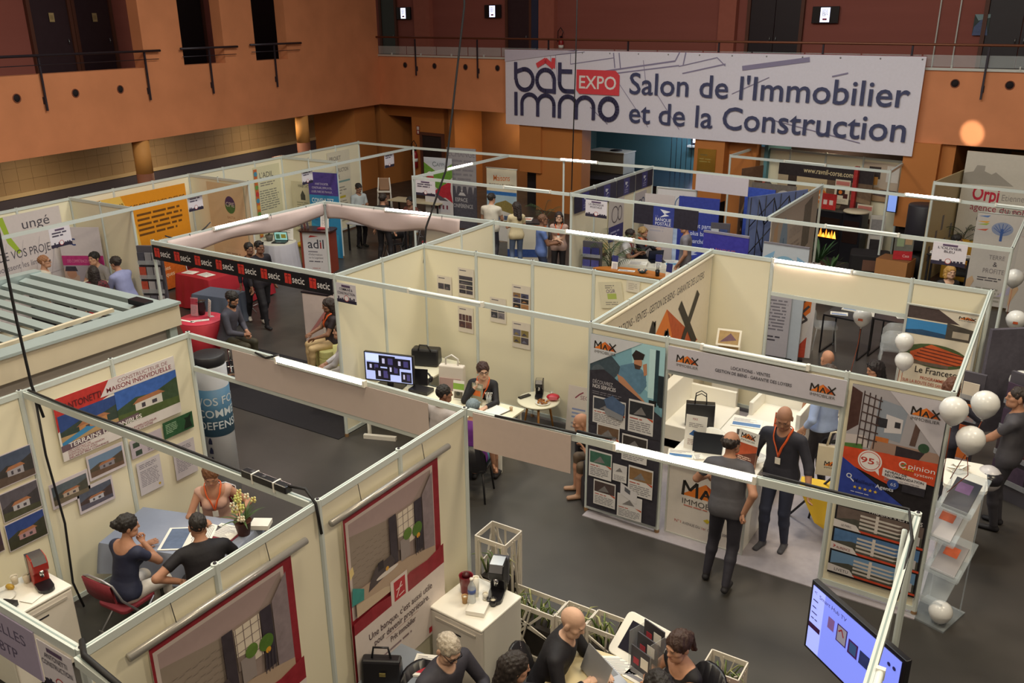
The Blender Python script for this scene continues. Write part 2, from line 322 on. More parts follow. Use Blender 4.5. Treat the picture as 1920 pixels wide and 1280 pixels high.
# ground floor under the back gallery
g = struct(MB().box(-.9, .2, 0, -.3, 2.5, 3.0, ORANGE).box(.9, .6, 0, 2.72, .9, 3.0, ORANGE).box(2.5, .6, 0, 2.72, 2.6, 3.0, ORANGE).box(2.72, 2.4, 0, 7.0, 2.6, 3.0, M('#8a5a34', .7, n=.08)).box(-.3, .6, 2.55, .9, .9, 3.0, ORANGE).build('wall_back_lower', None, 0, bo, BRZ))
struct(MB().box(-1.2, 2.2, 0, 1.2, 2.4, 3, M('#2b1c20', .8)).build('wall_corner_passage', None, 0, bo, BRZ))
door(7, bo, BRZ, 1.45, 0, .95, 1.95, .58, M('#2a2224', .5))
def pier(name_i, pts, zlo, base_pts, col=ORANGE):
    m = MB(); m.prism(pts, zlo, 3.0, col); o = struct(m.build('trim_%d' % name_i, None, 0, bo, BRZ)); MB().prism(base_pts, 0, zlo, M('#191418', .7)).build('recessed_base', o)
    return o
pr = MB().prism([(6.4, -.1), (7.25, -.1), (7.25, .3), (6.4, .3)], 1.2, 3.0, ORANGE).prism([(7.0, .0), (8.75, .0), (8.75, .5), (7.0, .5)], 0, 3.0, ORANGE)
struct(pr.build('wall_stage_pier', None, 0, bo, BRZ))
struct(MB().box(6.4, .32, 0, 7.0, .5, 1.2, M('#191418', .7)).build('wall_pier_niche', None, 0, bo, BRZ))
pier(1, [(12.6, -.1), (13.5, -.1), (13.5, .5), (12.6, .5)], 1.0, [(12.8, .1), (13.4, .1), (13.4, .45), (12.8, .45)])
struct(MB().box(13.5, .2, 0, 14.3, .5, 3.0, ORANGE).build('wall_gold_pier', None, 0, bo, BRZ))
pier(2, [(18.15, -.1), (18.95, -.1), (18.95, .5), (18.15, .5)], .95, [(18.25, .1), (18.85, .1), (18.85, .45), (18.25, .45)])
struct(MB().box(18.95, .1, 0, 19.25, 1.6, 3.0, ORANGE).build('wall_right_pier', None, 0, bo, BRZ))
struct(MB().box(14.3, 2.2, 0, 18.2, 2.4, 3.0, M('#3a2c2c', .8)).box(19.25, 1.6, 0, 30, 1.8, 3.0, M('#6a6256', .8)).build('wall_back_right', None, 0, bo, BRZ))
px, py = wall_pt(12.72, -.115); sheet('brass_plaque', 'tall polished brass plaque on the ochre pier', 'plaque', (px, py, 1.45), BRZ, .55, .98, [('l', .08, .86, .35, 1, .09, '#7a6430'), ('l', .06, .74, .4, 2, .07, '#9a8440'), ('l', .05, .42, .45, 6, .06, '#6f5a28')], basemat=M('#c9a24a', .25, .9, n=.2, scale=3), th=.02)
px, py = wall_pt(20.2, 1.55); sheet('brown_plaque', 'brown framed plaque above the white curved backdrop', 'plaque', (px, py, 2.3), BRZ, .85, .45, [('l', .08, .38, .7, 4, .08, '#6a5430')], '#8a6c34', .02)
px, py = wall_pt(1.12, .48); extinguisher('red fire extinguisher with looped hose by the corner passage', px, py, .75, BRZ, 1.15)
px, py = wall_pt(1.15, .58); sheet('fire_sign', 'small red fire sign above the extinguisher', 'sign', (px, py, 1.95), BRZ, .16, .3, [('r', .02, .16, .12, .12, '#d8cfc8'), ('r', .04, .03, .08, .1, '#e0d8d0')], '#8e2430')
t = thing('spotlight', 'recessed spotlight washing the ochre niche wall', 'lamp', (*wall_pt(4.6, 1.7), 2.93), BRZ); MB().lathe([(.09, 0), (.09, .07)], ALU, 16).build('trim_ring', t)
MB().lathe([(.07, -.002), (.07, .0)], M('#ffe9b0', .3, n=0, emit=12), 16).build('lens', t)
sl = bpy.data.lights.new('spot_beam', 'SPOT'); sl.energy = 55; sl.color = (1, .78, .36); sl.spot_size = math.radians(75); sl.spot_blend = .9; sl.shadow_soft_size = .05
so = bpy.data.objects.new('spot_beam', sl); COL.objects.link(so); so.location = (*wall_pt(4.6, 1.75), 2.9); so.rotation_euler = (math.radians(14), 0, BRZ); 
# stage room seen through the opening
SX, SY = 8.75, .5
struct(MB().box(5.0, 6.5, 0, 14.5, 6.7, 3.0, M('#5f8f9c', .7)).build('wall_stage_back', None, 0, bo, BRZ)); struct(MB().box(5.0, 2.7, 0, 5.1, 6.5, 3.0, M('#6f8a88', .7)).box(14.4, .5, 0, 14.5, 6.5, 3, M('#5f8f9c', .7)).build('wall_stage_side', None, 0, bo, BRZ))
struct(MB().box(5.0, 2.2, 3.0, 14.5, 6.7, 3.1, SOFF).build('ceiling_stage', None, 0, bo, BRZ))
st = thing('stage_platform', 'glossy black stage platform in the blue room', 'stage', bo, BRZ); MB().box(5.4, 2.7, 0, 11.3, 6.2, .62, M('#121118', .5)).build('riser', st); MB().box(5.38, 2.68, .62, 11.32, 6.2, .67, M('#1b1e2c', .18)).build('deck', st)
wn = struct(MB().box(9.2, 6.42, 1.55, 11.6, 6.5, 2.85, M('#23222e', .5)).build('window_1', None, 0, bo, BRZ))
for i in range(4): MB().box(9.28+i*.58, 6.40, 1.65, 9.8+i*.58, 6.425, 2.8, M('#cdd8ff', .3, n=0, emit=9)).build('pane', wn)
MB().box(9.1, 6.3, 1.48, 11.7, 6.5, 1.55, WPLAS).build('window_sill', wn)
t = thing('stage_rail', 'black vertical bar screen on the stage', 'screen', bo, BRZ)
for i in range(12): MB().tube([(8.85+i*.2, 5.6, .67), (8.85+i*.2, 5.6, 2.6)], .012, BLACK, 6).build('bar', t)
MB().tube([(8.8, 5.6, 2.6), (11.1, 5.6, 2.6)], .015, BLACK, 6).build('top_bar', t)
t = thing('draped_table', 'grey draped table standing on the stage', 'table', (*wall_pt(7.1, 4.4), .67), BRZ); MB().box(-.75, -.4, 0, .75, .4, .72, M('#8c8a80', .8, n=.08)).build('drape', t, .02); MB().box(-.77, -.42, .72, .77, .42, .75, M('#a8a498', .7)).build('table_top', t); MB().lathe([(.2, .75), (.22, .77), (.15, .79)], BLACK, 14, (.2, 0, 0)).build('dark_tray', t)
t = thing('radiator', 'white panel radiator on the blue stage wall', 'radiator', (*wall_pt(13.0, 6.4), .35), BRZ); MB().box(-.75, -.06, 0, .75, .06, .9, M('#8fb0ae', .4)).build('panel', t, .01)
for i in range(10): MB().box(-.7+i*.15, -.075, .05, -.62+i*.15, -.06, .85, M('#9ab8b5', .4)).build('fin', t)
t = thing('tripod_stand', 'tall black lighting tripod in front of the blue wall', 'tripod', (*wall_pt(11.75, 5.3), 0), BRZ); MB().tube([(0, 0, .3), (0, 0, 2.7)], .025, BLACK, 8).build('pole', t)
for a in (0, 120, 240): MB().tube([(0, 0, .75), (.45*math.cos(math.radians(a)), .45*math.sin(math.radians(a)), .02)], .016, BLACK, 6).build('leg', t)
MB().cbox((0, 0, 1.7), (.1, .2, .18), BLACK).build('clamp', t)
# ------------------------------------------------------------------ shell-scheme booths
H = 2.5
_pm = {}
def shared(key, fn):
    if key not in _pm: _pm[key] = fn()
    return _pm[key]
def post_mesh(h=H):
    def f():
        m = MB(); pts = [(.027*math.cos(math.radians(22.5+45*i)), .027*math.sin(math.radians(22.5+45*i))) for i in range(8)]
        m.prism(pts, .03, h+.012, RAILW); m.prism([(x*1.15, y*1.15) for x, y in pts], 0, .05, M('#8a6a48', .5)); m.lathe([(.012, h+.012), (.012, h+.02)], DKMETAL, 8); return m.mesh('post')
    return shared(('post', h), f)
def panel_mesh(w, z0, z1):
    w = round(w, 2)
    return shared(('panel', w, z0, z1), lambda: MB().box(.028, -.004, z0, w-.028, .004, z1, PANEL).mesh('panel'))
def rail_mesh(w, z):
    w = round(w, 2)
    return shared(('rail', w, z), lambda: MB().box(.02, -.017, z-.055, w-.02, .017, z, RAILW).box(.02, -.004, z-.002, w-.02, .004, z+.0015, M('#8fa0a0', .4)).mesh('rail'))
def partition(label, a, b, n, kinds=None, h=H, head=.35, posts=None, name='booth_partition'):
    """run of shell-scheme bays: f full panel, h header panel only, o open (beam only)"""
    t = thing(name, label, 'partition' if name == 'booth_partition' else 'beam', (a[0], a[1], 0), ang(a, b)); L = math.hypot(b[0]-a[0], b[1]-a[1]); w = L/n
    kinds = kinds or 'f'*n; posts = posts or '1'*(n+1)
    for i in range(n+1):
        if posts[i] == '1': obj('post', post_mesh(h), t, 0, (i*w, 0, 0))
    t['kind'] = 'thing'; W1 = w; pos = 0
    for k in kinds:
        i = pos; w = W1*2 if k == 'H' else W1; k = k.lower(); pos += 2 if w > W1*1.5 else 1
        o = obj('top_rail', rail_mesh(w, h), t, 0, (i*W1, 0, 0))
        if k == 'f': obj('panel', panel_mesh(w, .04, h-.02), t, 0, (i*W1, 0, 0)); obj('base_rail', rail_mesh(w, .1), t, 0, (i*W1, 0, 0))
        if k == 'h': obj('panel', panel_mesh(w, h-head, h-.02), t, 0, (i*W1, 0, 0)); obj('lower_rail', rail_mesh(w, h-head), t, 0, (i*W1, 0, 0))
    return t
def beam(label, a, b, n, posts):
    t = thing('booth_beam', label, 'beam', (a[0], a[1], 0), ang(a, b)); t['kind'] = 'thing'; L = math.hypot(b[0]-a[0], b[1]-a[1])
    for i in range(n+1):
        if posts[i] == '1': obj('post', post_mesh(), t, 0, (i*L/n, 0, 0))
    MB().box(.01, -.022, H-.062, L-.01, .022, H, RAILW).build('rail', t); MB().box(.01, -.005, H-.002, L-.01, .005, H+.0015, M('#8fa0a0', .4)).build('groove', t)
    return t
X0, X1, X2, X3 = -12.3, -8.35, -4.34, -.44
# near row
partition('cream partition wall carrying the red villa builder poster', (-8.08, 1.05), (-8.1, 5.95), 5)
partition('cream partition wall carrying the two bank posters', (-4.2, 2.1), (-4.22, 5.88), 4)
beam('slanting white beam over the villa builder table', (-8.06, 4.02), (-4.24, 3.96), 4, '00000')
beam('white front beam with the fascia sign at lower left', (-8.05, 2.1), (-4.22, 2.1), 2, '000')
beam('white beam running to the lower left edge past the fascia corner', (-4.18, 2.06), (-3.2, 1.98), 1, '00')
t = partition('header with lilac fascia spanning the lit aisle', (-8.08, 5.95), (-4.24, 5.9), 1, 'h', head=.4, posts='00')
for c in list(t.children):
    if c.name.startswith('panel'): bpy.data.objects.remove(c)
MB().box(.75, -.035, 2.1, 3.45, -.028, 2.46, M('#c3b4b0', .6)).build('fascia_board', t)
beam('white beam with glowing tube in front of the orange logo booth', (-4.2, 5.9), (-.44, 6.08), 4, '00001')
beam('white beam running towards the viewer above the hanging screen', (-.44, 6.06), (-.36, 2.6), 3, '0001')
# middle row
partition('cream partition wall behind the security monitor', (X1, 8.62), (X1, 10.66), 2)
partition('cream partition wall with photo sheets behind the woman in black', (X1-.004, 10.66), (X2, 10.66), 4, posts='01110')
partition('cream partition wall beyond the photo sheets', (X1, 10.69), (X1, 12.66), 2, posts='011')
beam('long pale blue front beam over the security booth desk', (X1+.03, 8.62), (X2, 8.62), 4, '00001')
partition('cream partition wall under the large orange logo cloth', (X2, 8.65), (X2, 12.64), 4, posts='00001')
partition('cream back partition of the orange logo booth', (X2-.004, 12.64), (-.5, 12.4), 4, 'fHf', head=.5, posts='01011')
partition('front of the orange logo booth with navy poster and header', (X2, 8.62), (-.5, 8.56), 4, 'fHf', head=.36, posts='01011')
beam('grey side beam of the orange logo booth', (-.5, 8.58), (-.52, 12.38), 2, '000')
beam('beam with black header signs of the red table booth', (X0, 8.62), (X1, 8.62), 2, '100')
beam('beam with sagging white cloth and tube on the left', (X0+.1, 8.66), (X0+.1, 12.48), 2, '001')
beam('beam with sagging white cloth beyond the red table booth', (X0+.12, 12.48), (X1, 12.66), 2, '000')
beam('white beam with bright tube behind the photo sheets', (X1+.03, 12.66), (X2, 12.64), 2, '000')
# far row
partition('far partition wall with navy header strip', (-8.42, 15.68), (-8.38, 19.7), 4)
beam('far beam above the grey conference banner', (-12.52, 15.68), (-8.44, 15.66), 2, '100')
beam('far beam above the navy bank header', (-8.4, 15.66), (-4.3, 15.36), 2, '000')
beam('far beam crossing in front of the fireplace booth', (-4.28, 15.36), (-.45, 15.03), 2, '001')
beam('rear beam above the village banner', (-15.6, 19.62), (-8.4, 19.7), 3, '1010')
beam('rear beam with grey cloth in front of the stage', (-8.36, 19.68), (-4.28, 19.2), 2, '001')
beam('rear beam with tube at the right edge', (-4.26, 19.2), (-.3, 18.6), 2, '000')
beam('side beam with tube above the grey conference banner', (-12.5, 15.7), (-12.44, 19.64), 1, '00')
beam('side beam beside the slanted brain print backdrop', (-4.3, 15.4), (-4.28, 19.18), 1, '00')
beam('dark side beam at the far right edge', (-.45, 15.06), (-.4, 18.5), 1, '00')
# booths along the left wall
LW = [(-16.62, 7.4), (-16.76, 8.62), (-16.97, 10.15), (-17.05, 11.2), (-17.13, 12.23), (-17.27, 13.31), (-17.33, 14.36), (-17.49, 15.46), (-17.5, 16.44), (-17.57, 17.52), (-17.62, 18.61), (-17.74, 19.75)]
partition('cream back wall of the left booths behind the grey structural poster', (-16.55, 6.6), LW[2], 3, posts='1110')
partition('cream back wall of the left booths behind the yellow poster', LW[2], LW[5], 3, posts='1111')
partition('cream back wall of the left booths behind the blue advice banner', LW[5], LW[11], 6, posts='0111111')
partition('cream side wall between the pink banner and the yellow poster', (-16.95, 10.15), (-15.0, 10.16), 2)
partition('cream side wall with the green and violet logo', (-17.25, 13.31), (-15.26, 13.3), 2)
partition('cream side wall behind the blue advice banner', (-17.48, 16.44), (-15.6, 16.5), 2)
beam('grey front beam of the left booths before the yellow poster', (-14.7, 6.9), (-15.24, 13.28), 4, '00000')
beam('grey front beam of the left booths before the advice banner', (-15.28, 13.32), (-15.6, 19.58), 4, '00000')
beam('bright rear beam in the far left corner', (-17.72, 19.73), (-15.62, 19.62), 1, '00')
# fireplace booth
partition('cream back wall of the fireplace booth', (-7.3, 24.4), (-3.36, 23.5), 4)
beam('left side beam of the fireplace booth', (-7.4, 22.46), (-7.3, 24.36), 1, '10'); beam('front beam of the fireplace booth', (-7.38, 22.44), (-3.38, 21.82), 2, '001'); beam('right side beam of the fireplace booth', (-3.38, 21.8), (-3.34, 23.46), 1, '00')
beam('lilac beam before the white curved backdrop', (-2.3, 20.75), (1.2, 20.3), 2, '100')
# ------------------------------------------------------------------ tube lamps on the beams
TUBE = M('#ffe6da', .3, n=0, emit=TUBE_STR); TUBE_OFF = M('#e6ecea', .3, n=0)
def tube_lamp(label, a, b, lit=True, z=2.475):
    t = thing('tube_lamp', label, 'lamp', (a[0]+(.045 if abs(b[1]-a[1]) > .6 else 0), a[1]-(0 if abs(b[1]-a[1]) > .6 else .045), z), ang(a, b)); L = math.hypot(b[0]-a[0], b[1]-a[1])
    MB().box(0, -.02, -.022, L, .02, .004, RAILW).build('housing', t); MB().tube([(.0, 0, .02), (.03, 0, .022), (L-.03, 0, .022), (L, 0, .02)], .022, TUBE if lit else TUBE_OFF, 10).build('tube', t)
    MB().box(-.03, -.024, -.02, .0, .024, .046, WPLAS).build('end_cap', t); MB().box(L, -.024, -.02, L+.03, .024, .046, WPLAS).build('end_cap', t)
for lab, a, b in (('glowing tube lamp on the cloth hung beam at left', (-12.2, 9.75), (-12.2, 10.95)), ('glowing tube lamp over the back of the red table booth', (-10.65, 12.54), (-9.65, 12.6)), ('glowing tube lamp above the grey conference banner', (-12.48, 16.9), (-12.46, 17.9)),
    ('glowing tube lamp on the rear beam before the stage', (-10.85, 19.67), (-9.85, 19.68)), ('glowing tube lamp above the photo sheet wall', (-6.85, 12.67), (-5.65, 12.66)), ('glowing tube lamp on the back header of the orange logo booth', (-3.33, 12.55), (-2.26, 12.49)),
    ('glowing tube lamp over the lilac fascia', (-6.6, 5.93), (-5.42, 5.92)), ('glowing tube lamp in front of the navy poster', (-2.72, 5.98), (-1.6, 6.03)), ('glowing tube lamp left of the white curved backdrop', (-2.58, 18.97), (-1.6, 18.8))):
    tube_lamp(lab, a, b)
for lab, a, b in (('unlit tube lamp on the front beam of the security booth', (-6.98, 8.62), (-5.85, 8.62)), ('unlit tube lamp on the header of the orange logo booth', (-2.95, 8.6), (-1.85, 8.58)), ('unlit tube lamp on the beam above the fern', (-3.25, 15.27), (-2.1, 15.18)),
    ('unlit tube lamp on the beam in front of the hanging screen', (-.4, 4.25), (-.37, 3.1)), ('unlit tube lamp at the far right edge of the rear beam', (-.95, 18.72), (-.35, 18.62)), ('unlit tube lamp on the beam left of the bank header', (-10.0, 15.67), (-8.9, 15.67)), ('unlit tube lamp on the fireplace booth beam', (-5.9, 22.2), (-4.9, 22.04))):
    tube_lamp(lab, a, b, False)
# ------------------------------------------------------------------ hall banner
px, py = wall_pt(5.9, -.16); BANW, BANH = 12.46, 2.28; NV = '#3b3a5c'; LG = '#8a83a2'
def pl(x, y): return (x, y)
S = BANW/785.0                                                        # metres per photographed pixel of the banner
def bx(x): return (x-952)*S*1.0
def B_(X, Y):                                                         # logo coordinates -> metres on the cloth
    return (X*BANW, Y*BANH)
bprims = []
for x0, y0, x1, y1, w_ in ((.0, .9, .22, 1, .02), (.0, .86, .24, .985, .012), (.14, .98, .145, .6, .01), (.155, .98, .162, .62, .01), (.2, .83, .32, .92, .015), (.2, .83, .2, 1, .012), (.32, .98, .325, .8, .02), (.335, .98, .34, .8, .02), (.25, .72, .48, .9, .025), (.25, .68, .49, .85, .02), (.48, .9, .49, 1, .02), (.5, .85, .505, 1, .02), (.49, .84, .58, .95, .015), (.5, .76, .6, .88, .02), (.58, .95, .6, .86, .015), (.64, .84, .78, .95, .07), (.4, .9, .41, .6, .01), (.26, .3, .31, .1, .014), (.34, .6, .42, .1, .01), (.44, .5, .5, .1, .01), (.62, .55, .7, .75, .01), (.83, .78, .86, .82, .02), (.7, .3, .9, .1, .012)):
    bprims.append(('s', [B_(x0, y0), B_(x1, y1)], w_*1.7, LG))
bprims += [('p', [B_(0, .84), B_(.22, .985), B_(.17, 1), B_(0, 1)], '#c3bcce')]
def lg(pts, w=.13, c=NV): bprims.append(('S', pts, w, c))
lg([(.43, 1.9), (.43, 1.4)]); lg([(.43, 1.62)]+arc(.78, 1.40, .33, .31, 100, -180, 20))
lg(arc(1.59, 1.40, .33, .31, 0, 270, 18)+[(1.92, 1.09)]); lg([(1.92, 1.42), (1.92, 1.03)])
lg([(2.12, 1.92), (2.12, 1.35)]+arc(2.36, 1.35, .24, .24, 180, 270, 8)+[(2.64, 1.11)]); lg([(2.12, 1.68), (2.56, 1.68)])
lg([(1.27, 1.83), (1.59, 1.99), (1.88, 1.8)], .15, '#dc4650'); bprims.append(('p', [(1.8, 1.86), (1.95, 1.74), (1.95, 2.06), (1.82, 2.06)], '#dc4650'))
lg([(.44, 1.0), (.44, .31)])
for c0 in (.68, 2.13):
    for k in (0, 1):
        cx = c0+.31+k*.62; lg([(cx-.31, .32), (cx-.31, .68)]+arc(cx, .68, .31, .28, 180, 0, 14)+[(cx+.31, .33)], .125)
lg(arc(3.89, .66, .3, .3, 0, 360, 24), .14)
bprims.append(('p', [(2.74, 1.75), (4.1, 1.75), (4.24, 1.62), (4.24, 1.06), (2.85, 1.06), (2.74, 1.16)], '#dc4650'))
bprims += [('t', 'EXPO', 2.84, 1.22, .36, '#e8e2e2', 1.29, .6), ('t', "Salon de l'Immobilier", 4.58, 1.13, .58, '#3f4468', 7.65, .5), ('t', 'et de la Construction', 4.6, .33, .58, '#3f4468', 7.66, .5)]
bn = sheet('hall_banner', 'huge white expo banner hung across the back gallery', 'banner', (px, py, 2.68), BRZ, BANW, BANH, bprims, '#dedae8', .01, step=.001)
em = MB().lathe([(.02, -.001), (.02, .004)], STEEL, 10).mesh('eyelet')
for i in range(14): o = obj('eyelet', em, bn); o.location = (.08+i*(BANW-.16)/13, -.008, BANH-.06); o.rotation_euler = (math.pi/2, 0, 0)
MB().tube([(0, .02, BANH), (BANW, .02, BANH)], .012, M('#8a2f44', .6), 6).build('top_hem', bn)
# ------------------------------------------------------------------ people: one continuous surface grown from tapered limbs
def surfnets(v, org, h):
    s = v < 0; nx, ny, nz = v.shape
    c = [(i, j, k) for i in (0, 1) for j in (0, 1) for k in (0, 1)]
    sl = lambda a, i, j, k: a[i:nx-1+i, j:ny-1+j, k:nz-1+k]
    cnt = sum(sl(s, *q).astype(np.int8) for q in c); mask = (cnt > 0) & (cnt < 8)
    I = np.argwhere(mask); n = len(I); acc = np.zeros((n, 3)); num = np.zeros(n)
    for a in c:
        for ax in range(3):
            if a[ax]: continue
            b = list(a); b[ax] = 1
            va = v[I[:, 0]+a[0], I[:, 1]+a[1], I[:, 2]+a[2]]; vb = v[I[:, 0]+b[0], I[:, 1]+b[1], I[:, 2]+b[2]]
            m = (va < 0) != (vb < 0); t = va[m]/(va[m]-vb[m]); pt = np.tile(np.array(a, float), (m.sum(), 1)); pt[:, ax] += t; acc[m] += pt; num[m] += 1
    V = (I+acc/num[:, None])*h+org; idx = -np.ones(mask.shape, int); idx[mask] = np.arange(n); F = []
    for ax in range(3):
        a = [slice(1, -1)]*3; b = [slice(1, -1)]*3; a[ax] = slice(0, -1); b[ax] = slice(1, None)
        d = s[tuple(a)].astype(int)-s[tuple(b)].astype(int)
        for sg in (1, -1):
            E = np.argwhere(d == sg); off = np.ones(3, int); off[ax] = 0; E = E+off; u, w_ = (ax+1) % 3, (ax+2) % 3
            q = []
            for du, dw in ((-1, -1), (0, -1), (0, 0), (-1, 0)): e = E.copy(); e[:, u] += du; e[:, w_] += dw; q.append(idx[e[:, 0], e[:, 1], e[:, 2]])
            q = np.stack(q, 1); q = q if sg > 0 else q[:, ::-1]; F.append(q[(q >= 0).all(1)])
    return V, np.concatenate(F)
class Prim:
    def __init__(s, a, b, ra, rb, k=.03, R=None, sc=None, kind='', t0=0):
        s.a = np.array(a, float); s.b = np.array(b, float); s.ra = ra; s.rb = rb; s.k = k; s.kind = kind
        s.R = np.eye(3) if R is None else np.array(R); s.sc = np.array(sc if sc is not None else (1, 1, 1), float); s.t0 = t0
        m = max(ra, rb)*max(s.sc)+.07; s.lo = np.minimum(s.a, s.b)-m; s.hi = np.maximum(s.a, s.b)+m
    def d(s, Pn):
        p = (Pn-s.a)@s.R.T/s.sc; ab = (s.b-s.a)@s.R.T/s.sc; l = ab@ab; t = np.clip(p@ab/l, 0, 1) if l > 1e-9 else np.zeros(len(p))
        return (np.linalg.norm(p-t[:, None]*ab, axis=1)-(s.ra+(s.rb-s.ra)*t))*s.sc.min(), t
def smin(a, b, k): h = np.clip(.5+.5*(b-a)/k, 0, 1); return b+(a-b)*h-k*h*(1-h)
def field(prims, Pn):
    d = np.full(len(Pn), 9.0)
    for p in prims: d = smin(p.d(Pn)[0], d, p.k)
    return d
def mesh_sdf(prims, h):
    lo = np.min([p.lo for p in prims], 0); hi = np.max([p.hi for p in prims], 0); n = np.ceil((hi-lo)/h).astype(int)+1
    v = np.full(n, 9.0); ax = [lo[i]+h*np.arange(n[i]) for i in range(3)]
    for p in prims:
        i0 = np.maximum(((p.lo-lo)/h).astype(int), 0); i1 = np.minimum(((p.hi-lo)/h).astype(int)+2, n)
        g = np.stack(np.meshgrid(*[ax[i][i0[i]:i1[i]] for i in range(3)], indexing='ij'), -1).reshape(-1, 3)
        sl = tuple(slice(i0[i], i1[i]) for i in range(3)); cur = v[sl].reshape(-1); v[sl] = smin(p.d(g)[0], cur, p.k).reshape(v[sl].shape)
    V, F = surfnets(v, lo, h)
    for _ in range(2):
        e = h*.3; d0 = field(prims, V); g = np.stack([field(prims, V+np.eye(3)[i]*e)-d0 for i in range(3)], 1)/e; gl = np.linalg.norm(g, axis=1)+1e-6; V = V-g*(np.clip(d0, -h, h)/gl**2)[:, None]
    return V, F, g/gl[:, None]
def E3(c, r, k=.02, R=None): return Prim(c, c, 1, 1, k, R, r)
# head, 0.235 tall, chin at z=-.115, faces +y
_hp = [E3((0, -.012, .03), (.076, .096, .088), .02), E3((0, .022, -.035), (.062, .072, .075), .03), Prim((0, .07, -.088), (0, .075, -.09), .026, .024, .03), Prim((-.035, .04, -.075), (.035, .04, -.075), .035, .035, .03),
       Prim((0, .088, .01), (0, .104, -.022), .008, .0145, .012), Prim((-.01, .094, -.026), (.01, .094, -.026), .008, .008, .01), Prim((-.03, .082, .022), (.03, .082, .022), .012, .012, .02), Prim((-.016, .088, -.055), (.016, .088, -.055), .0085, .0085, .008), Prim((-.013, .087, -.065), (.013, .087, -.065), .009, .009, .008),
       E3((-.046, .055, -.015), (.024, .024, .02), .02), E3((.046, .055, -.015), (.024, .024, .02), .02), E3((-.079, -.012, -.01), (.011, .02, .034), .008), E3((.079, -.012, -.01), (.011, .02, .034), .008)]
HV, HF, HN = mesh_sdf(_hp, .0075)
HFT = np.zeros((len(HV), 4))
for i, q in enumerate(HV):
    x, y, z = q
    if y > .05:
        ex = abs(x)-.031
        if (ex/.0125)**2+((z-.006)/.0065)**2 < 1: HFT[i] = (.06, .04, .035, 1) if abs(ex) < .0075 else (.75, .72, .68, 1)
        elif (ex/.02)**2+((z-.025)/.0055)**2 < 1: HFT[i] = (.07, .045, .03, .75)
        elif (x/.024)**2+((z+.06)/.010)**2 < 1: HFT[i] = (.42, .12, .10, .8)
# hands: fingers along +y, palm faces -z, thumb at +x
def hand_geo(curl, h=.0055):
    pr = [Prim((-.0, .0, 0), (0, .055, 0), .03, .036, .015, None, (1, 1, .45))]
    for i, (x, l) in enumerate(((.027, .07), (.009, .08), (-.009, .074), (-.026, .058))):
        p = np.array((x, .078, 0.0)); a = curl*.6
        for j, f in enumerate((.45, .32, .23)):
            q = p+l*f*np.array((x*.6, math.cos(a), -math.sin(a))); pr.append(Prim(p, q, .0088-.0006*j, .0082-.0008*j, .006)); p = q; a += curl*(1.0 if j == 0 else .8)
    pr += [Prim((.024, .018, -.004), (.05, .05, -.012-curl*.01), .0125, .0105, .012), Prim((.05, .05, -.012-curl*.01), (.056-curl*.012, .082, -.018-curl*.018), .0102, .0085, .006)]
    return mesh_sdf(pr, h)[:2]
HANDS = {'relax': hand_geo(.45), 'flat': hand_geo(.12), 'grip': hand_geo(1.25)}
